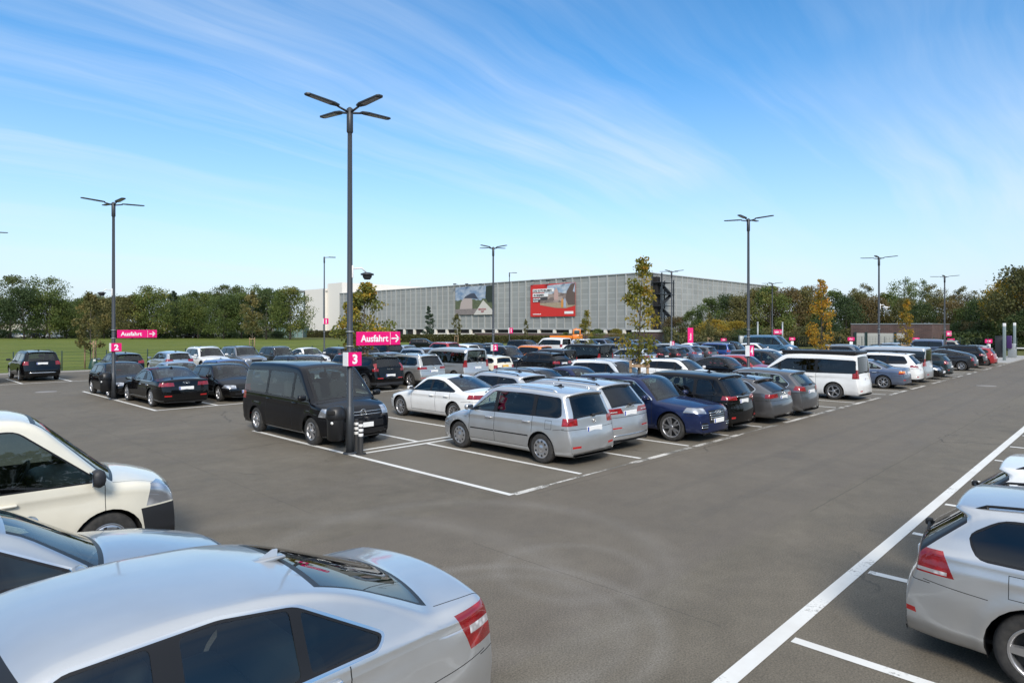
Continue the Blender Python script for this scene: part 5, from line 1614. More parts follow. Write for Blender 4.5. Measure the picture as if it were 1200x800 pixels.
back = [(-40, 205, 13), (95, 205, 11.5), (108, 200, 12.5), (140, 208, 12.5), (196, 206, 13), (222, 210, 12.6), (248, 206, 13.5), (-5, 200, 12)]
for i, (px, d, h) in enumerate(back):
    x, y = polar(px, d); plant(TB[(i*2+1) % 5], x, y, 'green tree in the second row of the belt beyond the lawn', group='second row of trees beyond the lawn', s=h/12.5, rz=rnd.uniform(0, 6.3))
for px, d, h in ((10, 187, 2.0), (90, 190, 2.2), (130, 186, 2.6), (160, 190, 2.2), (190, 186, 2.6), (245, 190, 2.4), (300, 186, 2.6), (325, 180, 2.2), (50, 190, 2.4), (270, 188, 2.5)):
    x, y = polar(px, d); plant(TB[3], x, y, 'dark low shrub under the trees beyond the lawn', 'shrub', 'shrub', 'shrubs under the lawn trees', s=h/12.5*2.0, sz=h/12.5*1.15, rz=rnd.uniform(0, 6.3), z=-.6)

# --- wood behind the fence on the right
RB = [grow(60+i, 10, .5, 4.0, 7000, .28, LM[mt], 'round', 54, clump_r=1.9) for i, mt in enumerate(('olive', 'green', 'brown', 'yellow', 'dark'))]
RT = [grow(70+i, 15, 3.0, 5.0, 5000, .30, LM[mt], 'round', 60, clump_r=1.6, hole=.1) for i, mt in enumerate(('olive', 'green', 'brown'))]
wood = []
for px, d, top, mi in ((792, 128, 372, 2), (812, 126, 366, 1), (830, 122, 352, 1), (852, 124, 348, 4), (868, 120, 350, 0), (884, 124, 342, 0), (903, 118, 339, 1), (862, 108, 378, 3), (836, 106, 376, 3), (820, 112, 382, 0), (918, 122, 340, 2), (936, 124, 343, 0), (955, 126, 346, 2), (975, 120, 344, 1), (992, 116, 350, 4), (1008, 124, 346, 0), (1022, 120, 350, 2),
                       (1040, 122, 346, 1), (1060, 118, 352, 0), (1080, 114, 358, 4), (1098, 116, 352, 0), (1118, 112, 354, 2), (1136, 108, 356, 1), (1150, 104, 352, 4), (1164, 100, 344, 1), (1180, 94, 332, 3), (1196, 88, 318, 0), (1212, 92, 322, 1), (1228, 86, 326, 2), (1246, 90, 330, 1), (880, 100, 385, 4), (945, 102, 384, 0), (965, 106, 372, 4), (1122, 100, 380, 4), (1142, 98, 378, 2), (1160, 95, 376, 4), (1184, 88, 372, 1), (1206, 84, 365, 4)):
    wood.append((px, d, top, mi))
KIND = {0: 'olive', 1: 'green', 2: 'brownish', 3: 'yellowing', 4: 'dark green'}
for px, d, top, mi in wood:
    h = CAMH + (HOR - top)*d/FPX; x, y = polar(px, d)
    place = 'left of the pink pylon' if px < 806 else 'between the pink pylon and the blue van' if px < 900 else 'behind the blue van and orange sapling' if px < 985 else 'above the brick building' if px < 1100 else 'right of the brick building' if px < 1170 else 'at the right picture edge behind the exit'
    plant(RB[mi], x, y, f'{KIND[mi]} bushy tree in the wood {place}', group=f'{KIND[mi]} trees in the wood {place}', s=max(.62, h/10*.85), sz=h/10, rz=rnd.uniform(0, 6.3))
for px, d, top, mi, lb in ((948, 140, 336, 2, 'thin bare-topped tree rising above the wood, behind the orange sapling'), (1010, 138, 335, 0, 'tall thin tree above the left end of the brick building'), (1060, 136, 328, 1, 'tall green tree rising above the wood beside the brick building lamp post'), (1078, 138, 330, 1, 'tall green tree above the right part of the brick building'), (1094, 136, 336, 0, 'tall olive tree just left of the far right lamp post'), (1132, 138, 338, 0, 'thin open tree standing alone against the sky right of the far lamp post'), (1120, 140, 346, 2, 'thin brown tree right of the brick building'), (1190, 105, 325, 1, 'tall green tree at the right picture edge')):
    h = CAMH + (HOR - top)*d/FPX; x, y = polar(px, d); plant(RT[mi], x, y, lb, group='tall trees above the right wood', s=h/15*.8, sz=h/15, rz=rnd.uniform(0, 6.3))
def thicket(name, px0, px1, d, h, mat, n, label, seed, leaf=.26, depth=2.2):
    rng = np.random.default_rng(seed); a = np.array(polar(px0, d)); b = np.array(polar(px1, d))
    u = rng.uniform(0, 1, n); base = a + (b - a)*u[:, None]; nrm = np.array((b-a)[::-1]*np.array((-1, 1)), float); nrm /= np.linalg.norm(nrm)
    top = h*(.72 + .28*np.sin(u*17 + seed)*np.sin(u*41 + 1.3))
    z = np.abs(rng.uniform(0, 1, n))**.8*top; off = rng.normal(0, depth*.4, n)
    c = np.column_stack((base + nrm*off[:, None], z))
    tint = .45 + .35*np.sin(u*60 + seed)*np.sin(z*2) + rng.normal(0, .2, n)
    o = bpy.data.objects.new(name, leaves_mesh(name, c, leaf, rng, mat, tint)); link(o); tag(o, label, 'hedge', kind='stuff'); return o
thicket('undergrowth', 780, 1000, 104, 3.2, LM['olive'], 16000, 'dense undergrowth at the foot of the right wood', 1, .30, 3)
thicket('undergrowth', 1090, 1260, 92, 2.8, LM['dark'], 12000, 'dark undergrowth right of the brick building', 2, .28, 3)
thicket('undergrowth', -60, 345, 186, 2.6, LM['dark'], 9000, 'dark undergrowth beneath the trees beyond the lawn', 6, .4, 4)

# --- saplings in the car park
def stakes(root_xy, label, h=1.75, w=.62, n=3, bag=False):
    x, y = root_xy
    root = empty('tree_stakes', (x, y, 0), A - R(90)); tag(root, label, 'tree stakes', 'wooden stakes round young trees')
    for k in range(n):
        a = (0.0, w/2) if False else None
    pos = [(-w/2, -.15), (w/2, -.15), (0.12, .4)][:n]
    for q in pos:
        g = MB(); g.tube([(q[0], q[1], 0), (q[0], q[1], h)], .05, 9); g.build('stake', M['wood'], root)
    g = MB(); g.box((-w/2 - .06, -.235, h - .24), (w/2 + .06, -.20, h - .13)); g.build('rail', M['wood'], root)
    g = MB(); g.tube([(-w/2, -.15, h*.62), (0, 0, h*.55), (w/2, -.15, h*.62)], .022, 6); g.build('strap', M['rubber'], root)
S1 = grow(101, 5.4, 1.65, 1.05, 2100, .105, LM['autumn'], 'flame', 46, clump_r=.36, trunk_r=.05)
S2 = grow(102, 5.6, 1.5, .95, 1900, .115, LM['golden'], 'flame', 44, clump_r=.36, trunk_r=.05)
S3 = grow(103, 5.5, 1.6, 1.9, 4200, .15, LM['mixed'], 'flame', 54, clump_r=.5, trunk_r=.06)
S4 = grow(104, 6.2, 1.5, 1.5, 2600, .17, LM['olive'], 'column', 40, clump_r=.45, trunk_r=.05)
def sapling(meshes, Hm, px, top, label, Y=None, d=None, stl=None, stake_h=1.75, rz=0, wid=1.0):
    if Y is not None: x, y = along(px, Y), Y
    else: x, y = polar(px, d)
    dd = x*math.cos(A) + y*math.sin(A); h = CAMH + (HOR - top)*dd/FPX
    plant(meshes, x, y, label, 'young tree', 'young_tree', s=h/Hm*wid, sz=h/Hm, rz=rz)
    if stl: stakes((x, y), stl, stake_h)
    return x, y
sapling(S1, 5.4, 748, 304, 'large orange and green sapling with wooden stakes, in front of the staircase', Y=13.33, stl='wooden stakes round the nearest orange sapling, above the dark blue off-roader', rz=.4, wid=.86)
sapling(S2, 5.6, 963, 328, 'slim orange sapling between the blue van and the brick building', Y=13.33, stl='wooden stakes round the sapling above the white van roof', rz=2, wid=.82)
sapling(S2, 5.6, 1060, 351, 'small orange sapling in front of the brick building', Y=13.33, stl='wooden stakes round the sapling in front of the brick building', rz=4, wid=.75)
sapling(S1, 5.4, 685, 364, 'small orange sapling right of the orange truck', Y=30.4, stl='wooden stakes round the sapling right of the orange truck', rz=1, wid=.9)
sapling(S3, 5.5, 425, 333, 'bushy yellow-green tree directly behind the nearest lamp post', Y=30.4, stl='wooden stakes below the large Ausfahrt sign', stake_h=1.7, rz=.5, wid=.98)
bx_, by_ = sapling(S4, 6.2, 106, 343, 'thin olive sapling with stakes on the lawn edge, left of the left lamp post', d=47, stl='wooden stakes round the thin sapling on the lawn edge', stake_h=2.0, wid=.85)
sapling(S4, 6.2, 296, 342, 'brownish staked sapling standing out on the lawn', d=84, stl='wooden stakes round the sapling out on the lawn', stake_h=1.7, rz=2, wid=.85)
sapling(S4, 6.2, 535, 368, 'small grey-green sapling before the building, below the left billboard', d=112, stl='wooden stakes of the sapling below the left billboard', rz=3, wid=.75)
sapling(S4, 6.2, 616, 374, 'thin pale sapling left of the orange truck', d=112, rz=5, wid=.5)
sapling(S4, 6.2, 832, 366, 'thin yellow-leaved sapling before the wood right of the pink pylon', d=84, stl='wooden stakes right of the pink pylon', rz=1, wid=.45)
t = empty('watering_bag', (bx_ + .15, by_ - .25, 0)); tag(t, 'dark green watering bag at the foot of the lawn edge sapling', 'watering bag')
g = MB(); g.lathe([(.33, 0), (.34, .1), (.26, .45), (.15, .72), (.10, .78), (0, .78)], 16); g.build('bag', pbr('bag_green', (.012, .05, .035), .5), t)
g = MB(); g.rbox((-.08, -.22, .52), (.08, -.14, .68), .02); g.build('label_patch', M['sign_white'], t)

# the tree belt behind the viewpoint: out of the picture, but mirrored in car flanks and windows
def belt(name, a, b, h, n, label, seed):
    rng = np.random.default_rng(seed); a = np.array(a, float); b = np.array(b, float); u = rng.uniform(0, 1, n)
    nrm = (b - a)[::-1]*np.array((-1, 1)); nrm /= np.linalg.norm(nrm)
    top = h*(.62 + .38*np.abs(np.sin(u*31 + seed))**.6*(.7 + .3*np.sin(u*77)))
    z = rng.uniform(.05, 1, n)**.8*top
    c = np.column_stack((a + (b - a)*u[:, None] + nrm*rng.normal(0, 1.6, n)[:, None], z))
    o = bpy.data.objects.new(name, leaves_mesh(name, c, .62, rng, LM['green'], .4 + rng.normal(0, .25, n))); link(o); tag(o, label, 'trees', kind='stuff')
belt('tree_belt', (-26, 46), (-26, -22), 9.5, 9000, 'dark tree belt mirrored in the side windows of the closest silver saloon', 1)
belt('tree_belt', (-26, -24), (70, -24), 9.0, 11000, 'tree belt along the far side of the right-hand row, mirrored in parked cars', 2)
# ------------------------------------------------------------------ buildings
def panel_mat():
    m, nt, b, N, L = newmat('facade_mesh_panels')
    tc = N.new('ShaderNodeTexCoord'); o = tc.outputs['UV']
    br = N.new('ShaderNodeTexBrick'); br.offset = 0; br.inputs['Scale'].default_value = 1.0; br.inputs['Brick Width'].default_value = 2.7; br.inputs['Row Height'].default_value = 1.42
    br.inputs['Mortar Size'].default_value = .09; br.inputs['Mortar Smooth'].default_value = .3
    br.inputs['Color1'].default_value = (.285, .29, .272, 1); br.inputs['Color2'].default_value = (.325, .33, .312, 1); br.inputs['Mortar'].default_value = (.40, .405, .39, 1)
    L.new(o, br.inputs['Vector'])
    n = noise(N, L, .12, 4, .6, o)
    c = mixc(N, L, 1.0, br.outputs['Color'], ramp(N, L, n.outputs['Fac'], [(.3, .88), (.7, 1.1)]).outputs['Color'], 'MULTIPLY')
    L.new(c, b.inputs['Base Color']); b.inputs['Roughness'].default_value = .55; b.inputs['Metallic'].default_value = .15
    return m
M['facade'] = panel_mat()
M['fin'] = pbr('facade_fin', (.385, .39, .375), .55, .1)
M['render_white'] = pbr('cream_render', (.72, .68, .61), .8)
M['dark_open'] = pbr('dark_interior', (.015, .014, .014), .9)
M['win'] = pbr('window_pane', (.03, .06, .065), .1, 0, .5)
def brick_mat(name, a, b_, mortar, scale=1.0):
    m, nt, b, N, L = newmat(name)
    tc = N.new('ShaderNodeTexCoord')
    br = N.new('ShaderNodeTexBrick'); br.inputs['Scale'].default_value = scale; br.inputs['Brick Width'].default_value = .48; br.inputs['Row Height'].default_value = .16; br.inputs['Mortar Size'].default_value = .012
    br.inputs['Color1'].default_value = (*a, 1); br.inputs['Color2'].default_value = (*b_, 1); br.inputs['Mortar'].default_value = (*mortar, 1)
    L.new(tc.outputs['UV'], br.inputs['Vector'])
    n = noise(N, L, .6, 4, .6, tc.outputs['Object'])
    L.new(mixc(N, L, 1.0, br.outputs['Color'], ramp(N, L, n.outputs['Fac'], [(.3, .75), (.7, 1.2)]).outputs['Color'], 'MULTIPLY'), b.inputs['Base Color']); b.inputs['Roughness'].default_value = .9
    return m
M['brick'] = brick_mat('dark_red_brick', (.105, .058, .050), (.075, .045, .042), (.13, .11, .10))

def wall_quad(name, p0, p1, z0, z1, mat, parent=None):
    """vertical wall sheet with metric UVs, seen from the right-hand side of p0->p1"""
    L = math.hypot(p1[0]-p0[0], p1[1]-p0[1])
    me = bpy.data.meshes.new(name); me.from_pydata([(p0[0], p0[1], z0), (p1[0], p1[1], z0), (p1[0], p1[1], z1), (p0[0], p0[1], z1)], [], [(0, 1, 2, 3)])
    uv = me.uv_layers.new(name='UVMap'); 
    for i, c in enumerate(((0, z0), (L, z0), (L, z1), (0, z1))): uv.data[i].uv = c
    me.materials.append(mat); o = bpy.data.objects.new(name, me); return link(o, parent)

# --- multi-storey car park
cx, cy = polar(757, 150); BH = 15.6; B0 = 2.75; BX1, BY1 = cx + 76, 214.9
b = empty('car_park_building', (0, 0, 0)); tag(b, 'long grey mesh-clad multi-storey car park with two billboards', 'building')
wall_quad('facade', (cx, BY1), (cx, cy), B0, BH, M['facade'], b)
wall_quad('facade', (cx, cy), (BX1, cy), B0, BH, M['facade'], b)
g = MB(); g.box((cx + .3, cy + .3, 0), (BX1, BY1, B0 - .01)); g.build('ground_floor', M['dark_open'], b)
g = MB(); g.box((cx + .02, cy + .02, BH - .25), (BX1, BY1, BH - .02)); g.build('roof', M['fin'], b)
f = MB(); y = cy; i = 0
while y < BY1:
    w = .20 if i % 2 == 0 else .06
    f.box((cx - .22, y - w, B0), (cx - .003, y + w, BH)); y += 2.7; i += 1
x = cx + 2.7; i = 1
while x < BX1:
    w = .12 if i % 2 == 0 else .05
    f.box((x - w, cy - .16, B0), (x + w, cy - .003, BH)); x += 2.7; i += 1
f.box((cx - .26, cy - .2, BH + .002), (cx + .3, BY1, BH + .22)); f.box((cx + .31, cy - .26, BH + .002), (BX1, cy + .3, BH + .22))
f.box((cx - .24, cy - .18, B0 - .3), (cx + .28, BY1, B0 - .02)); f.box((cx + .285, cy - .24, B0 - .3), (BX1, cy + .28, B0 - .02))
f.build('facade_fins', M['fin'], b)
col = MB(); col.box((-.35, -.35, 0), (.35, .35, B0 - .32)); cm = col.mesh('column', [M['render_white']])
y = cy + .5
while y < BY1 - 1:
    o = bpy.data.objects.new('column', cm); o.location = (cx - .1, y, 0); link(o, b); y += 5.4
sp_ = MB(); 
sp_.box((cx - .06, cy + 22, .02), (cx + .25, cy + 84, 1.3)); sp_.build('parapet', M['render_white'], b)
for k in range(7):
    g = MB(); g.box((-.08, -.9, .1), (.05, .9, 2.3)); g.build('glass_door', M['win'], b, (cx + .2, cy + 92 + 5.4*k, 0))
# outside staircase near the corner
t = empty('outside_staircase', (cx + 4.5, cy - 1.8, 0)); tag(t, 'dark steel outside staircase on the car park corner', 'staircase')
g = MB()
for (sx_, sy_) in ((-2.6, -1.2), (2.6, -1.2), (-2.6, 1.2), (2.6, 1.2)): g.box((sx_ - .12, sy_ - .12, 0), (sx_ + .12, sy_ + .12, BH - 1.5 if sx_ > 0 else BH))
g.build('frame', M['pole'], t)
for k in range(5):
    z = 2.7*(k+1)
    g = MB(); g.box((-2.9, -1.4, z - .12), (2.9, 1.4, z)); g.build('landing', M['pole'], t)
    g = MB(); s = 1 if k % 2 else -1
    g.add([(-2.3*s, -1.1, z - 2.7), (2.3*s, -1.1, z - .1), (2.3*s, -.1, z - .1), (-2.3*s, -.1, z - 2.7), (-2.3*s, -1.1, z - 2.95), (2.3*s, -1.1, z - .35), (2.3*s, -.1, z - .35), (-2.3*s, -.1, z - 2.95)], [(0, 1, 2, 3), (4, 7, 6, 5), (0, 4, 5, 1), (3, 2, 6, 7)])
    g.build('flight', M['pole'], t)
    g = MB()
    for zz in (.35, .7, 1.05): g.box((-2.85, -1.38, z + zz - .03), (2.85, -1.33, z + zz + .03))
    g.build('railing', M['pole'], t)
g = MB(); g.box((-2.3, .2, 2.2), (-.9, 1.35, BH - .8)); g.build('door_shaft', M['dark_open'], t)

# --- billboards on the long face
def on_face(px):
    t = (px - 600)/FPX; d = cx/(math.cos(A) + t*math.sin(A)); return d*(math.sin(A) - t*math.cos(A)), d
def zrow(y, d): return CAMH + (HOR - y)*d/FPX
def picture_mat(name, kind):
    m, nt, b, N, L = newmat(name)
    tc = N.new('ShaderNodeTexCoord'); o = tc.outputs['UV']
    s = N.new('ShaderNodeSeparateXYZ'); L.new(o, s.inputs[0])
    n = noise(N, L, 5, 5, .6, o); n2 = noise(N, L, 16, 3, .6, o)
    if kind == 'park':
        skyc = mixc(N, L, ramp(N, L, n.outputs['Fac'], [(.4, 0), (.65, .9)]).outputs['Color'], (.16, .24, .36), (.46, .50, .54))
        hz = math_(N, L, 'ADD', s.outputs['Y'], math_(N, L, 'MULTIPLY', math_(N, L, 'SUBTRACT', n.outputs['Fac'], .5), .55))
        c = mixc(N, L, math_(N, L, 'LESS_THAN', hz, .52), skyc, mixc(N, L, n2.outputs['Fac'], (.03, .05, .03), (.17, .18, .09)))
        c = mixc(N, L, math_(N, L, 'LESS_THAN', s.outputs['Y'], .20), c, mixc(N, L, n2.outputs['Fac'], (.10, .085, .09), (.34, .29, .26)))
    else:
        skyc = mixc(N, L, ramp(N, L, n.outputs['Fac'], [(.4, 0), (.65, .9)]).outputs['Color'], (.22, .31, .42), (.55, .58, .60))
        hz = math_(N, L, 'ADD', s.outputs['Y'], math_(N, L, 'MULTIPLY', math_(N, L, 'SUBTRACT', n.outputs['Fac'], .5), .35))
        ck = N.new('ShaderNodeTexVoronoi'); ck.inputs['Scale'].default_value = 9; L.new(o, ck.inputs['Vector'])
        c = mixc(N, L, math_(N, L, 'LESS_THAN', hz, .62), skyc, mixc(N, L, ck.outputs['Color'], (.07, .05, .045), (.46, .36, .31)))
        c = mixc(N, L, math_(N, L, 'LESS_THAN', s.outputs['Y'], .24), c, mixc(N, L, n2.outputs['Fac'], (.26, .19, .12), (.46, .37, .26)))
    L.new(c, b.inputs['Base Color']); b.inputs['Roughness'].default_value = .5
    return m
M['bill_red'] = pbr('billboard_red', (.56, .028, .022), .5)
M['dark_letter'] = pbr('dark_lettering', (.05, .05, .055), .6)
M['maroon_letter'] = pbr('maroon_lettering', (.30, .05, .07), .6)
def face_panel(name, parent, y0, y1, z0, z1, off, mat, poly=None):
    """flat panel on the long facade; u runs from y0 (left as seen) to y1"""
    pts = poly or [(0, 0), (1, 0), (1, 1), (0, 1)]
    vs = [(cx - off, lerp(y0, y1, u), lerp(z0, z1, v)) for u, v in pts]
    n = len(pts); vs += [(cx - off + .03, y_, z_) for (_, y_, z_) in vs]
    me = bpy.data.meshes.new(name)
    me.from_pydata(vs, [], [tuple(range(n))] + [(i, i + n, (i+1) % n + n, (i+1) % n) for i in range(n)])
    uv = me.uv_layers.new(name='UVMap')
    for p in me.polygons:
        for li in p.loop_indices: uv.data[li].uv = pts[me.loops[li].vertex_index % n]
    me.materials.append(mat); o = bpy.data.objects.new(name, me); return link(o, parent)
def face_text(parent, txt, y0, z0, size, mat, off, bold=.02):
    t = text_mesh(txt, size, mat, bold, .01)
    t.transform(Matrix.Translation((cx - off, y0, z0)) @ Matrix.Rotation(R(-90), 4, 'Z') @ Matrix.Rotation(R(90), 4, 'X'))
    return link(bpy.data.objects.new('lettering', t), parent)
def wid(y0, y1, u): return lerp(y0, y1, u)
yA, dA = on_face(623); yB, dB = on_face(675.5); zb, ztp = zrow(370.8, (dA+dB)/2), zrow(332.5, (dA+dB)/2)
bb = empty('billboard', (0, 0, 0)); tag(bb, 'red billboard with a town photograph and white text strips', 'billboard')
face_panel('panel', bb, yA, yB, zb, ztp, .45, M['bill_red'])
M['town'] = picture_mat('billboard_town_picture', 'town')
face_panel('picture', bb, lerp(yA, yB, .225), lerp(yA, yB, .995), lerp(zb, ztp, .24), lerp(zb, ztp, .995), .49, M['town'], [(0, .16), (.45, .03), (.75, .0), (1, .10), (1, 1), (.22, .95), (.20, .75), (0, .5)])
face_panel('gable', bb, lerp(yA, yB, .80), lerp(yA, yB, .998), lerp(zb, ztp, .34), lerp(zb, ztp, .99), .53, pbr('billboard_gable', (.12, .085, .07), .6), [(.0, .35), (.25, 0), (1, 0), (1, .55), (.75, .62), (1, 1), (.55, .95), (.1, .62)])
face_panel('gable', bb, lerp(yA, yB, .545), lerp(yA, yB, .635), lerp(zb, ztp, .50), lerp(zb, ztp, .88), .53, pbr('billboard_house', (.50, .33, .29), .6), [(0, 0), (1, 0), (1, .7), (.5, 1), (0, .7)])
face_panel('visitors', bb, lerp(yA, yB, .70), lerp(yA, yB, .745), lerp(zb, ztp, .27), lerp(zb, ztp, .55), .53, pbr('billboard_orange', (.62, .26, .05), .6), [(0, 0), (1, 0), (.9, .75), (.5, 1), (.1, .75)])
face_panel('visitors', bb, lerp(yA, yB, .755), lerp(yA, yB, .805), lerp(zb, ztp, .27), lerp(zb, ztp, .56), .53, pbr('billboard_blue', (.34, .40, .50), .6), [(0, 0), (1, 0), (.9, .75), (.5, 1), (.1, .75)])
face_panel('strip', bb, lerp(yA, yB, .06), lerp(yA, yB, .545), lerp(zb, ztp, .755), lerp(zb, ztp, .86), .56, M['sign_white'])
face_panel('strip', bb, lerp(yA, yB, .06), lerp(yA, yB, .415), lerp(zb, ztp, .615), lerp(zb, ztp, .725), .56, M['sign_white'])
face_panel('strip', bb, lerp(yA, yB, .06), lerp(yA, yB, .40), lerp(zb, ztp, .455), lerp(zb, ztp, .585), .56, M['dark_letter'], [(0, 0), (.5, 0), (.5, .5), (1, .5), (1, 1), (0, 1)])
hb_ = ztp - zb
face_text(bb, 'DAS GUTE ERLEBEN', lerp(yA, yB, .075), lerp(zb, ztp, .775), hb_*.085, M['dark_letter'], .60)
face_text(bb, 'IN BREMEN', lerp(yA, yB, .085), lerp(zb, ztp, .638), hb_*.085, M['dark_letter'], .60)
face_text(bb, 'HIER SIND SIE', lerp(yA, yB, .07), lerp(zb, ztp, .535), hb_*.05, M['letter'], .60)
face_text(bb, 'ZU HAUS', lerp(yA, yB, .07), lerp(zb, ztp, .465), hb_*.05, M['letter'], .60)
face_text(bb, 'www.bremen.de', lerp(yA, yB, .06), lerp(zb, ztp, .065), hb_*.05, M['letter'], .50)
face_panel('logo_field', bb, lerp(yA, yB, .77), lerp(yA, yB, .96), lerp(zb, ztp, .075), lerp(zb, ztp, .15), .50, M['sign_white'])
yA, dA = on_face(535); yB, dB = on_face(579.5); zb, ztp = zrow(368.5, (dA+dB)/2), zrow(335.5, (dA+dB)/2)
bb = empty('billboard', (0, 0, 0)); tag(bb, 'pale billboard with a park and country house picture, left one', 'billboard')
M['park'] = picture_mat('billboard_park_picture', 'park')
face_panel('panel', bb, yA, yB, zb, ztp, .45, M['park'])
face_panel('house', bb, lerp(yA, yB, .12), lerp(yA, yB, .46), lerp(zb, ztp, .20), lerp(zb, ztp, .70), .49, pbr('billboard_villa', (.42, .35, .32), .6), [(0, 0), (1, 0), (1, .6), (.9, .9), (.68, .9), (.3, .75), (.1, .5)])
face_panel('house_roof', bb, lerp(yA, yB, .24), lerp(yA, yB, .62), lerp(zb, ztp, .52), lerp(zb, ztp, .76), .52, pbr('billboard_slate', (.05, .06, .085), .6), [(0, .3), (.1, .55), (.45, .95), (.72, 1), (1, .1), (.6, .25)])
face_panel('tree_top', bb, lerp(yA, yB, .80), lerp(yA, yB, 1), lerp(zb, ztp, .42), lerp(zb, ztp, 1), .49, pbr('billboard_tree', (.025, .035, .025), .7), [(.0, .3), (.3, 0), (1, 0), (1, 1), (.1, .98)])
face_panel('triangle', bb, lerp(yA, yB, .50), lerp(yA, yB, .995), lerp(zb, ztp, -.01), lerp(zb, ztp, .50), .54, pbr('billboard_cream', (.55, .52, .47), .6), [(0, 0), (1, 0), (1, .25), (.5, 1)])
face_text(bb, 'VERWÖHN', lerp(yA, yB, .62), lerp(zb, ztp, .15), (ztp-zb)*.08, M['maroon_letter'], .58)
face_text(bb, 'ZEIT', lerp(yA, yB, .69), lerp(zb, ztp, .07), (ztp-zb)*.08, M['maroon_letter'], .58)
for px in (628, 646, 665, 537, 551, 567):
    y, d = on_face(px); z = zrow(329.5 if px > 600 else 333.5, d)
    t = empty('floodlight', (cx - .25, y, z)); tag(t, 'small dark floodlight bracket above the ' + ('red' if px > 600 else 'pale') + ' billboard', 'floodlight', 'floodlights above the ' + ('red' if px > 600 else 'pale') + ' billboard')
    g = MB(); g.box((-1.0, -.05, 0), (0, .05, .1)); g.build('arm', M['pole'], t); g = MB(); g.rbox((-1.4, -.45, -.1), (-.9, .45, .25), .04); g.build('lamp', M['pole'], t)

# --- white block behind the last tree
b = empty('white_building', (0, 0, 0)); tag(b, 'plain cream-white building at the left end of the car park', 'building')
g = MB(); g.box((cx + 1.0, 215.0, 0), (cx + 40, 225.5, 19.9)); g.box((cx - 0.5, 225.6, 0), (cx + 40, 240, 18.0)); g.build('wall', M['render_white'], b)
g = MB(); g.box((cx - 6, 240.2, 17.3), (cx + 30, 247, 17.9)); g.box((cx + .2, 225.4, 16.8), (cx + .99, 225.59, 17.2)); g.build('roof_canopy', M['galv'], b)
g = MB(); g.box((cx + 2, 240.1, 0), (cx + 30, 246, 17.2)); g.build('recess', M['galv'], b)
for (y0, z0) in ((222, .8), (230, .9), (234, 1.1)):
    g = MB(); g.box((cx - .56 if y0 > 225 else cx + .94, y0, z0), (cx - .4 if y0 > 225 else cx + 1.1, y0 + 1.8, z0 + 1.3)); g.build('window', M['win'], b)
g = MB(); g.box((cx - .58, 225.65, 0), (cx - .48, 226.0, 18)); g.build('downpipe', M['galv'], b)
px_, py__ = polar(345, 195); b2 = empty('glass_pavilion', (px_, py__, 0), A - R(90)); tag(b2, 'low glazed pavilion in front of the white building, under the last tree', 'building')
g = MB(); g.box((-6, 0, 0), (2.5, 6, 3.2)); g.build('glazing', pbr('green_glass_wall', (.16, .24, .23), .15), b2); g = MB(); g.box((-6.3, -.4, 3.2), (2.8, 6.3, 3.55)); g.build('roof', M['galv'], b2)
for k in range(6):
    g = MB(); g.box((-.06, -.06, 0), (.06, .02, 3.19)); g.build('mullion', M['galv'], b2, (-6 + k*1.7, -.03, 0))

# --- houses glimpsed behind the lawn trees
def far_house(px0, px1, d, h, label, wall, seed, name='low_building'):
    a = polar(px0, d); c = polar(px1, d); L = math.hypot(c[0]-a[0], c[1]-a[1])
    t = empty(name, (a[0], a[1], 0), math.atan2(c[1]-a[1], c[0]-a[0])); tag(t, label, 'building')
    g = MB(); g.box((0, 0, 0), (L, 10, h)); g.build('wall', wall, t)
    g = MB(); g.box((-.3, -.3, h), (L + .3, 10.3, h + .3)); g.build('roof', M['pole'], t)
    k = 1.5
    while k < L - 3:
        z = 1.0
        while z < h - 1.5:
            w = MB(); w.box((0, -.06, 0), (2.0, .05, 1.4)); w.build('window', M['win'], t, (k, 0, z)); z += 3.0
        k += 4.2
far_house(-20, 60, 214, 4.4, 'low white building behind the trees at far left', M['render_white'], 1)
far_house(58, 132, 236, 12.0, 'flat-roofed grey office block showing above the trees at left', pbr('grey_wall', (.26, .26, .25), .8), 2, 'office_block')
far_house(150, 250, 218, 4.0, 'long low pale building behind the trees left of centre', M['render_white'], 3)
far_house(262, 330, 214, 3.8, 'low pale building behind the trees right of the staked lawn sapling', M['render_white'], 4)

# --- brick service building at the far end
gx, gy = polar(1092, 86); H3 = CAMH + 4.2*86/FPX; g_len = 0
t_ = (997 - 600)/FPX; dL = gx/(math.cos(A) + t_*math.sin(A)); gy1 = dL*(math.sin(A) - t_*math.cos(A))
b = empty('brick_building', (0, 0, 0)); tag(b, 'low dark brick building with pale roller doors at the far end', 'building')
wall_quad('wall', (gx, gy1), (gx, gy), 0, H3, M['brick'], b); wall_quad('wall', (gx, gy), (gx + 11, gy), 0, H3, M['brick'], b)
g = MB(); g.box((gx + .02, gy + .02, H3 - .3), (gx + 11, gy1, H3 - .02)); g.box((gx - .06, gy - .06, H3 + .002), (gx + 11, gy1, H3 + .12)); g.build('roof', M['galv'], b)
M['door_pale'] = pbr('pale_door', (.44, .43, .39), .6)
def fy(px):
    t = (px - 600)/FPX; d = gx/(math.cos(A) + t*math.sin(A)); return d*(math.sin(A) - t*math.cos(A))
for p0, p1 in ((1003.5, 1014.5), (1016.5, 1030), (1031, 1048.5), (1050.5, 1060)):
    y0, y1 = fy(p1), fy(p0)
    g = MB(); g.box((gx - .05, y0, .02), (gx + .05, y1, 2.2))
    for k in range(1, 6): g.box((gx - .06, y0 + .02, 2.2*k/6 - .015), (gx - .0505, y1 - .02, 2.2*k/6 + .015))
    g.build('roller_door', M['door_pale'], b)
for p in (1002.7, 1015.5, 1049.5):
    y = fy(p); g = MB(); g.box((gx - .16, y - .14, 0), (gx - .052, y + .14, 2.35)); g.build('door_post', M['fence'], b)
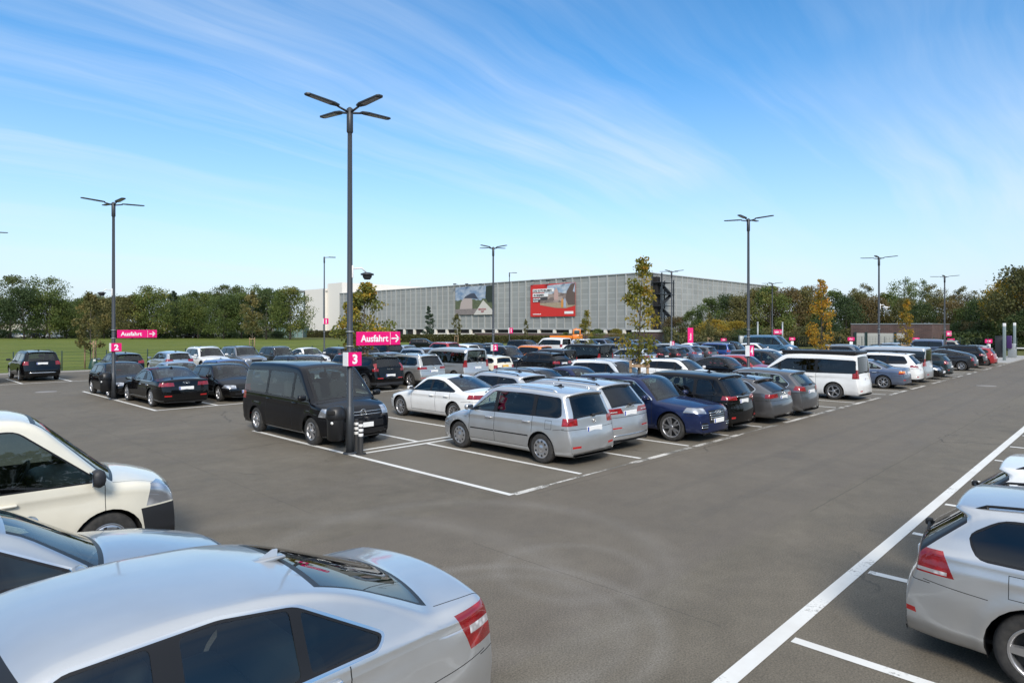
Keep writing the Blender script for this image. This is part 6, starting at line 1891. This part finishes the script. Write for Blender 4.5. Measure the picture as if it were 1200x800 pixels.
g = MB(); g.box((gx - .5, fy(1063), .3), (gx - .052, fy(1055), 1.5)); g.build('vent_box', M['dark_open'], b)
ax, ay = polar(780, 132); t = empty('brick_annex', (ax, ay, 0), 0); tag(t, 'low brick annex with pale roof edge left of the pink pylon', 'building')
wall_quad('wall', (0, 0), (26, 0), 0, 2.1, M['brick'], t); wall_quad('wall', (0, 8), (0, 0), 0, 2.1, M['brick'], t)
g = MB(); g.box((-.2, -.2, 2.1), (26, 8, 2.45)); g.build('roof', M['sign_white'], t); g = MB(); g.box((.4, -.07, 0), (3.2, -.004, 1.95)); g.build('door', M['sign_white'], t)
a = polar(556, 176); c = polar(775, 140)
bw = empty('brick_wall', (0, 0, 0)); tag(bw, 'long low dark brick wall in front of the car park ground floor', 'wall')
wall_quad('face', a, c, 0, 1.55, M['brick'], bw); g = MB(); g.box((0, .01, 1.55), (math.hypot(c[0]-a[0], c[1]-a[1]), .4, 1.66)); o = g.build('coping', M['concrete'], bw, (a[0], a[1], 0)); o.rotation_euler = (0, 0, math.atan2(c[1]-a[1], c[0]-a[0]))
def hedge(px0, d0, px1, d1, h, n, label, seed, mat='hedge', w=1.2):
    rng = np.random.default_rng(seed); a = np.array(polar(px0, d0)); b = np.array(polar(px1, d1)); L = np.linalg.norm(b-a)
    t = empty('hedge', (a[0], a[1], 0), math.atan2(b[1]-a[1], b[0]-a[0])); tag(t, label, 'hedge')
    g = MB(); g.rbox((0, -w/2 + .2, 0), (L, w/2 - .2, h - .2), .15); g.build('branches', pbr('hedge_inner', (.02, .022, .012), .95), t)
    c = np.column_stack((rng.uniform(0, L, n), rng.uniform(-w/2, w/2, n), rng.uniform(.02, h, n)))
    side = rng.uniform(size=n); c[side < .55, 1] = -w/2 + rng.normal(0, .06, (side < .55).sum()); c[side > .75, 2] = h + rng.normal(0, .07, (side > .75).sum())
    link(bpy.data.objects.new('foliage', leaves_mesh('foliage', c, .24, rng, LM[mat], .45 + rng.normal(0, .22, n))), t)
hedge(408, 138, 560, 128, 1.5, 9000, 'clipped hedge along the road before the car park, left part', 5, w=1.6)
hedge(560, 128, 652, 124, 1.35, 6000, 'clipped hedge below the billboards, in front of the brick wall', 6, w=1.6)
hedge(352, 200, 415, 196, 2.0, 3500, 'clipped hedge below the white building', 7)
for px, d, top in ((700, 122, 386), (722, 126, 386), (662, 124, 390), (738, 120, 390), (790, 118, 388)):
    x, y = polar(px, d); h = CAMH + (HOR - top)*d/FPX
    plant(RB[1 if px != 722 else 3], x, y, 'low bush before the car park ground floor, right of the red billboard', 'shrub', 'shrub', 'bushes before the car park', s=h/10*1.3, sz=h/10, rz=px)

# --- orange works truck beyond the lot
x, y = polar(664, 116); t = empty('works_truck', (x, y, 0), A - R(90)); tag(t, 'orange flatbed works truck parked below the red billboard', 'truck')
g = MB(); g.rbox((1.0, -1.1, .75), (2.75, 1.1, 1.75), .10); g.rbox((1.05, -1.05, 1.7), (2.45, 1.05, 2.75), .18); g.build('cab', P['orange'], t)
for (lo, hi_) in (((1.25, -1.07, 1.85), (2.2, -1.04, 2.5)), ((1.25, 1.04, 1.85), (2.2, 1.07, 2.5))):
    g = MB(); g.rbox(lo, hi_, .01); g.build('side_window', M['win'], t)
g = MB(); g.box((2.44, -.9, 1.8), (2.47, .9, 2.5)); g.build('windscreen', M['win'], t)
g = MB(); g.box((-3.0, -1.1, 1.05), (.9, 1.1, 1.15)); g.box((-3.0, -1.15, 1.15), (.9, -1.1, 1.55)); g.box((-3.0, 1.1, 1.15), (.9, 1.15, 1.55)); g.box((-3.05, -1.1, 1.15), (-3.0, 1.1, 1.55)); g.build('flatbed', P['orange'], t)
g = MB(); g.box((-2.9, -.5, .6), (2.6, .5, .95)); g.build('chassis', M['plastic'], t)
ty, ri = wheel_meshes(.42, .24, .26, ('spoke', 8, .05))
for xx in (-1.9, 1.85):
    for sg in (1, -1):
        o = bpy.data.objects.new('wheel', ri); o.location = (xx, sg*1.08, .42); o.rotation_euler = (0, 0, 0 if sg > 0 else math.pi); link(o, t); link(bpy.data.objects.new('tyre', ty), o)
g = MB(); g.rbox((1.5, -.5, 2.76), (1.8, .5, 2.88), .04); g.build('beacon_bar', M['amber'], t)
# ------------------------------------------------------------------ the parked cars
FRONT, MIDDLE, THIRD, LAWN, LANE = 'cars in the front row beside the wide lane', 'cars in the row behind the front row', 'cars in the row beyond the middle lane', 'cars along the lawn kerb', 'cars beside the camera'
def dims(k): return SPECS[k]['L']
def park(key, x, yedge, nose, col, label, cat='car', group=None, hi=True, sz=1.0, turn=0.0):
    """yedge: y of the bumper that faces the camera side; nose: 'away' (+Y) or 'here' (-Y)"""
    return place_car(key, x, yedge + dims(key)*sz/2, (90 if nose == 'away' else -90) + turn, col, label, cat, group, hi, sz)
# beside the camera
place_car('saloon_large', 3.42 - 4.87/2, 4.22, 180, 'silver', 'large silver saloon at bottom left, closest to the viewer, boot to the right', 'car', LANE)
place_car('saloon_old', .66, 7.12, 0, 'silver_blue', 'pale blue-grey saloon half hidden behind the closest silver saloon', 'car', LANE)
place_car('van_work', 3.2 - 4.89/2, 10.05, 0, 'cream', 'cream white van with black bumper at the left edge, nose to the right', 'van', LANE)
place_car('estate_silver', 7.52, 1.65 - 4.57/2, -90, 'silver', 'silver estate at the right edge, tailgate towards the lane', 'car', LANE)
place_car('estate_silver', 9.75, 1.62 - 4.57/2, -90, 'white', 'white estate mostly hidden behind the silver estate at the right edge', 'car', LANE)
# front row
park('mpv', 11.46, 8.55, 'away', 'silver', 'silver people carrier with plain wheel trims, first car of the front row', group=FRONT)
park('suv_large', 13.32, 8.85, 'away', 'silver', 'silver off-roader with lettering on its tailgate, next to the silver people carrier', group=FRONT)
park('suv_sport', 15.95, 7.95, 'here', 'navy', 'dark blue off-roader with chrome grille facing the lane', group=FRONT)
park('mpv_dark', 18.05, 8.15, 'away', 'black', 'black people carrier right of the dark blue off-roader', group=FRONT)
park('estate_executive', 20.45, 7.95, 'away', 'grey', 'dark grey estate between black people carrier and grey tall hatchback', group=FRONT)
park('hatch_tall', 22.75, 7.95, 'away', 'grey', 'grey tall hatchback left of the white van with the black pop-up roof', group=FRONT)
park('van_people', 29.35, 8.1, 'away', 'white', 'white van with black pop-up roof and dark windows', 'van', FRONT)
park('saloon_old', 36.0, 8.1, 'away', 'greyblue', 'blue-grey saloon parked right of the white van with black roof', group=FRONT)
park('suv_plain', 38.7, 8.15, 'away', 'white', 'white off-roader right of the blue-grey saloon', group=FRONT)
park('van_silver', 41.1, 8.2, 'away', 'silver', 'silver van directly behind the white off-roader in the front row', 'van', FRONT)
park('hatch', 44.0, 8.2, 'here', 'black', 'black hatchback with headlights towards the lane, right of the silver van', group=FRONT)
park('hatch', 46.3, 8.2, 'away', 'teal', 'dark teal hatchback between black nose-out hatchback and grey liftback', group=FRONT)
park('liftback', 54.4, 8.15, 'away', 'anthracite', 'dark grey sloping liftback with bright wheels in the front row', group=FRONT)
park('suv_plain', 58.4, 8.2, 'away', 'black', 'black off-roader just beyond the dark grey liftback', group=FRONT)
park('hatch_small', 62.6, 8.15, 'away', 'red', 'bright red hatchback near the exit island', group=FRONT)
park('hatch_tall', 65.2, 8.6, 'away', 'beige', 'beige tall hatchback last in the front row by the exit', group=FRONT)
# second row
park('van_bus', 9.14, 14.05, 'here', 'blackblue', 'black passenger van with chrome roundel behind the nearest lamp post', 'van', MIDDLE, turn=0, sz=1.03)
park('saloon_compact', 13.92, 14.2, 'away', 'white', 'white saloon with dark wheels, right of the black passenger van', group=MIDDLE)
park('estate_plain', 16.1, 14.1, 'away', 'silver', 'silver estate with dark windows behind the silver people carrier', group=MIDDLE)
park('estate_plain', 18.2, 14.0, 'here', 'midgrey', 'mid-grey estate with roof rails, windscreen to the right, behind the silver off-roader', group=MIDDLE)
park('saloon_compact', 20.3, 14.0, 'here', 'navy', 'blue saloon left of the white coupe-like off-roader', group=MIDDLE)
park('suv_mid', 22.9, 14.0, 'here', 'white', 'white off-roader behind the nearest orange sapling', group=MIDDLE, sz=.97)
park('estate_plain', 28.7, 14.0, 'here', 'white', 'white estate behind the black people carrier', group=MIDDLE)
park('saloon_compact', 33.0, 14.0, 'here', 'black', 'black saloon left of the lamp post right of centre', group=MIDDLE)
park('hatch', 35.3, 14.0, 'here', 'red', 'dark red hatchback half hidden by the lamp post right of centre', group=MIDDLE)
park('mpv_dark', 38.7, 14.0, 'here', 'anthracite', 'dark people carrier with windscreen to the right, behind the grey tall hatchback', group=MIDDLE)
park('hatch', 43.6, 14.0, 'here', 'white', 'white hatchback behind the roof of the white van, left part', group=MIDDLE)
park('estate_plain', 47.2, 14.0, 'here', 'silver', 'silver estate roof just above the white van', group=MIDDLE)
park('suv_mid', 54.0, 14.0, 'here', 'midgrey', 'grey off-roader above the rear of the white van', group=MIDDLE)
park('hatch', 59.5, 14.0, 'here', 'navy', 'dark blue hatchback in front of the brick building doors', group=MIDDLE)
park('saloon_compact', 62.6, 14.0, 'here', 'silver_warm', 'pale saloon roof in front of the dark blue hatchback by the brick building', group=MIDDLE)
park('estate_plain', 66.5, 14.0, 'here', 'blackblue', 'dark estate below the orange sapling at the brick building', group=MIDDLE)
park('hatch_tall', 69.6, 14.0, 'here', 'silver_blue', 'pale blue-grey hatchback right of the sapling at the brick building', group=MIDDLE)
park('van_small', 76.5, 14.0, 'away', 'greyblue', 'grey-blue small van beside the far lamp post with the Ausfahrt sign', 'van', MIDDLE, hi=False)
park('suv_plain', 81.0, 13.4, 'away', 'beige', 'pale off-roader beyond the black front-row off-roader at far right', group=MIDDLE, hi=False)
# third row (rear or nose towards the middle lane)
park('saloon_executive', 8.92, 25.5, 'away', 'black', 'black executive saloon at left, rear to the lane', group=THIRD)
park('hatch', 11.35, 25.75, 'here', 'black', 'black hatchback facing the lane right of the black executive saloon', group=THIRD)
park('suv_plain', 15.35, 26.2, 'here', 'anthracite', 'dark off-roader behind the rear of the black passenger van', group=THIRD)
park('saloon_compact', 17.35, 30.6, 'here', 'midgrey', 'grey saloon above the roof of the black passenger van', group=THIRD, sz=.97)
park('suv_tall', 18.0, 25.4, 'away', 'black', 'black off-roader with tall red lamps right of the nearest lamp post', group=THIRD)
park('suv_mid', 20.7, 25.5, 'away', 'silver_warm', 'silver off-roader between black off-roader and silver van', group=THIRD, sz=.98)
park('van_silver', 23.6, 25.4, 'away', 'silver', 'silver van with dark windows above the white saloon', 'van', THIRD, sz=.97)
park('hatch_boxy', 26.1, 25.8, 'away', 'pale', 'small cream hatchback with yellow plate right of the silver van', group=THIRD)
park('estate_plain', 30.6, 25.2, 'away', 'black', 'black estate with long dark side right of the small cream car', group=THIRD)
park('van_small', 33.0, 26.6, 'away', 'anthracite', 'dark grey box-like small van behind the black estate', 'van', THIRD, sz=.87)
park('van_silver', 36.1, 26.0, 'away', 'black', 'black van with dark glass above the blue saloon', 'van', THIRD, sz=.95)
park('estate_plain', 41.2, 25.6, 'away', 'silver_blue', 'silver-blue estate behind the nearest orange sapling stakes', group=THIRD)
park('suv_plain', 43.4, 25.8, 'away', 'black', 'black off-roader behind the silver-blue estate, right of the sapling stakes', group=THIRD)
park('hatch', 45.7, 25.6, 'away', 'anthracite', 'dark hatchback second right of the sapling stakes', group=THIRD, hi=False)
park('hatch_tall', 48.2, 25.6, 'away', 'greyblue', 'dark blue-grey tall hatchback third right of the sapling stakes', group=THIRD, hi=False)
park('hatch', 50.8, 25.6, 'away', 'grey', 'dark grey hatchback left of the blue tall hatchback', group=THIRD, hi=False)
park('mpv', 54.2, 25.6, 'away', 'blue', 'blue tall hatchback with high red lamps above the black saloon', group=THIRD, hi=False)
park('suv_boxy', 58.4, 25.4, 'here', 'black', 'black boxy off-roader right of the blue tall hatchback', group=THIRD, hi=False)
park('hatch', 63.2, 25.4, 'here', 'white', 'white hatchback left of the blue van, beside the lamp post', group=THIRD, hi=False)
park('van_bus', 68.0, 25.4, 'here', 'vanblue', 'blue panel van standing before the hedge', 'van', THIRD, hi=False, sz=1.12)
# fourth row
park('hatch', 8.65, 30.45, 'here', 'black', 'black hatchback with nose to the litter bin at the left lamp post', group='cars in the fourth row')
park('saloon_compact', 11.05, 30.5, 'here', 'silver_blue', 'pale silver saloon behind the black executive saloon', group='cars in the fourth row', sz=.96)
park('hatch', 13.3, 30.3, 'here', 'blue', 'blue hatchback behind the black nose-out hatchback', group='cars in the fourth row', sz=.97)
park('hatch', 21.0, 30.6, 'here', 'anthracite', 'dark hatchback directly behind the number 3 sign', group='cars in the fourth row')
park('estate_plain', 23.4, 30.6, 'here', 'midgrey', 'dark grey car above the roof of the black tall-lamped off-roader', group='cars in the fourth row', hi=False)
park('suv_mid', 33.2, 30.5, 'here', 'blackblue', 'dark off-roader with windscreen to the right above the small cream car', group='cars in the fourth row')
park('suv_mid', 36.2, 31.2, 'away', 'orange', 'bright orange car above the black estate roof', group='cars in the fourth row')
park('suv_plain', 26.3, 30.8, 'here', 'silver_blue', 'silver off-roader behind the silver van, roof only', group='cars in the fourth row', hi=False)
# along the lawn kerb
park('suv_boxy', 7.72, 43.7, 'away', 'black', 'black off-roader alone at left, number plate to the lane', group=LAWN)
park('suv_plain', 4.85, 43.2, 'away', 'black', 'dark car cut by the left picture edge, red lamp showing', group=LAWN)
park('hatch', 12.1, 43.8, 'away', 'black', 'black hatchback on the lawn kerb right of the left lamp post', group=LAWN)
park('hatch', 14.95, 43.7, 'away', 'silver_blue', 'silver hatchback on the lawn kerb left of the white off-roader', group=LAWN)
park('suv_mid', 17.5, 44.0, 'here', 'white', 'white off-roader facing the lane on the lawn kerb', group=LAWN)
park('suv_large', 20.0, 44.0, 'here', 'midgrey', 'grey off-roader facing the lane right of the white off-roader', group=LAWN)
park('suv_mid', 22.75, 44.2, 'here', 'anthracite', 'dark off-roader facing the lane between grey off-roader and white saloon', group=LAWN, sz=.94)
park('saloon_compact', 25.15, 44.2, 'here', 'white', 'white saloon facing the lane on the lawn kerb', group=LAWN)
park('hatch', 27.3, 44.0, 'away', 'anthracite', 'dark hatchback left of the nearest lamp post, on the lawn kerb', group=LAWN, hi=False)
park('hatch', 29.5, 44.0, 'away', 'grey', 'dark hatchback behind the large Ausfahrt sign stakes', group=LAWN, hi=False)
park('suv_plain', 31.7, 43.8, 'away', 'black', 'black off-roader with pale roof rails right of the large Ausfahrt sign', group=LAWN, hi=False)
park('saloon_compact', 34.6, 44.2, 'here', 'silver_blue', 'silver-blue saloon right of the large Ausfahrt sign', group=LAWN, hi=False)
park('suv_mid', 38.2, 44.0, 'away', 'red', 'red off-roader with black roof behind the silver van', group=LAWN, hi=False)
park('hatch', 40.4, 43.8, 'away', 'white', 'white car roof above the silver van', group=LAWN, hi=False)
park('estate_plain', 43.0, 44.2, 'here', 'navy', 'dark blue estate left of the lamp post before the billboards', group=LAWN, hi=False)
park('hatch', 45.4, 44.2, 'here', 'grey', 'dark grey hatchback behind the lamp post before the billboards', group=LAWN, hi=False)
park('suv_boxy', 50.2, 44.2, 'here', 'black', 'large black off-roader below the red billboard, windscreen to the right', group=LAWN, hi=False)
park('van_small', 53.6, 43.8, 'away', 'white', 'white small van left of the orange truck, red lamp showing', 'van', LAWN, hi=False, sz=1.05)
park('hatch', 57.6, 44.0, 'here', 'silver_blue', 'silver-blue hatchback right of the white small van', group=LAWN, hi=False)
park('suv_plain', 60.5, 44.0, 'here', 'white', 'white off-roader behind the small orange sapling', group=LAWN, hi=False)
park('suv_large', 63.8, 44.0, 'here', 'greyblue', 'blue-grey off-roader above the black van', group=LAWN, hi=False)
park('suv_boxy', 67.0, 43.4, 'here', 'darkgreen', 'dark green tall off-roader left of the large orange sapling', group=LAWN, hi=False, sz=1.08)
park('hatch', 52.0, 34.0, 'here', 'midgrey', 'grey hatchback right of the large orange sapling, windscreen to the right', group='cars in the fourth row', hi=False)
park('estate_plain', 56.3, 30.4, 'here', 'silver', 'pale estate roof below the staircase lamp post', group='cars in the fourth row', hi=False)
park('saloon_compact', 59.6, 30.4, 'here', 'white', 'white saloon roof right of the staircase lamp post', group='cars in the fourth row', hi=False)
park('hatch', 62.6, 30.4, 'here', 'black', 'black hatchback below the pink pylon', group='cars in the fourth row', hi=False)
park('estate_plain', 66.0, 30.4, 'here', 'silver_blue', 'silver-blue estate roof right of the pink pylon', group='cars in the fourth row', hi=False)
park('hatch', 70.5, 44.0, 'here', 'grey', 'grey car in the farthest row left of the pink pylon', group=LAWN, hi=False)
park('hatch', 74.0, 44.0, 'here', 'navy', 'dark blue car in the farthest row behind the pink pylon', group=LAWN, hi=False)
x, y = polar(497, 92); place_car('hatch', x, y, A*57.3 - 90, 'blackblue', 'dark hatchback on the road in front of the hedge, left of the conifer', 'car', None, False)
for i, (px, c, lb) in enumerate(((22, 'white', 'white car under the trees beyond the lawn, far left'), (45, 'black', 'black car with pale front at the lawn trees, left edge'), (222, 'red', 'small red-lit dark car beyond the lawn, below the white off-roader'), (64, 'white', 'white van-like car under the lawn trees right of the dark one'))):
    x, y = polar(px, 184); place_car('hatch', x, y, A*57.3 - 90 + (180 if i == 2 else 0), c if c != 'red' else 'black', lb, 'car', None, False)
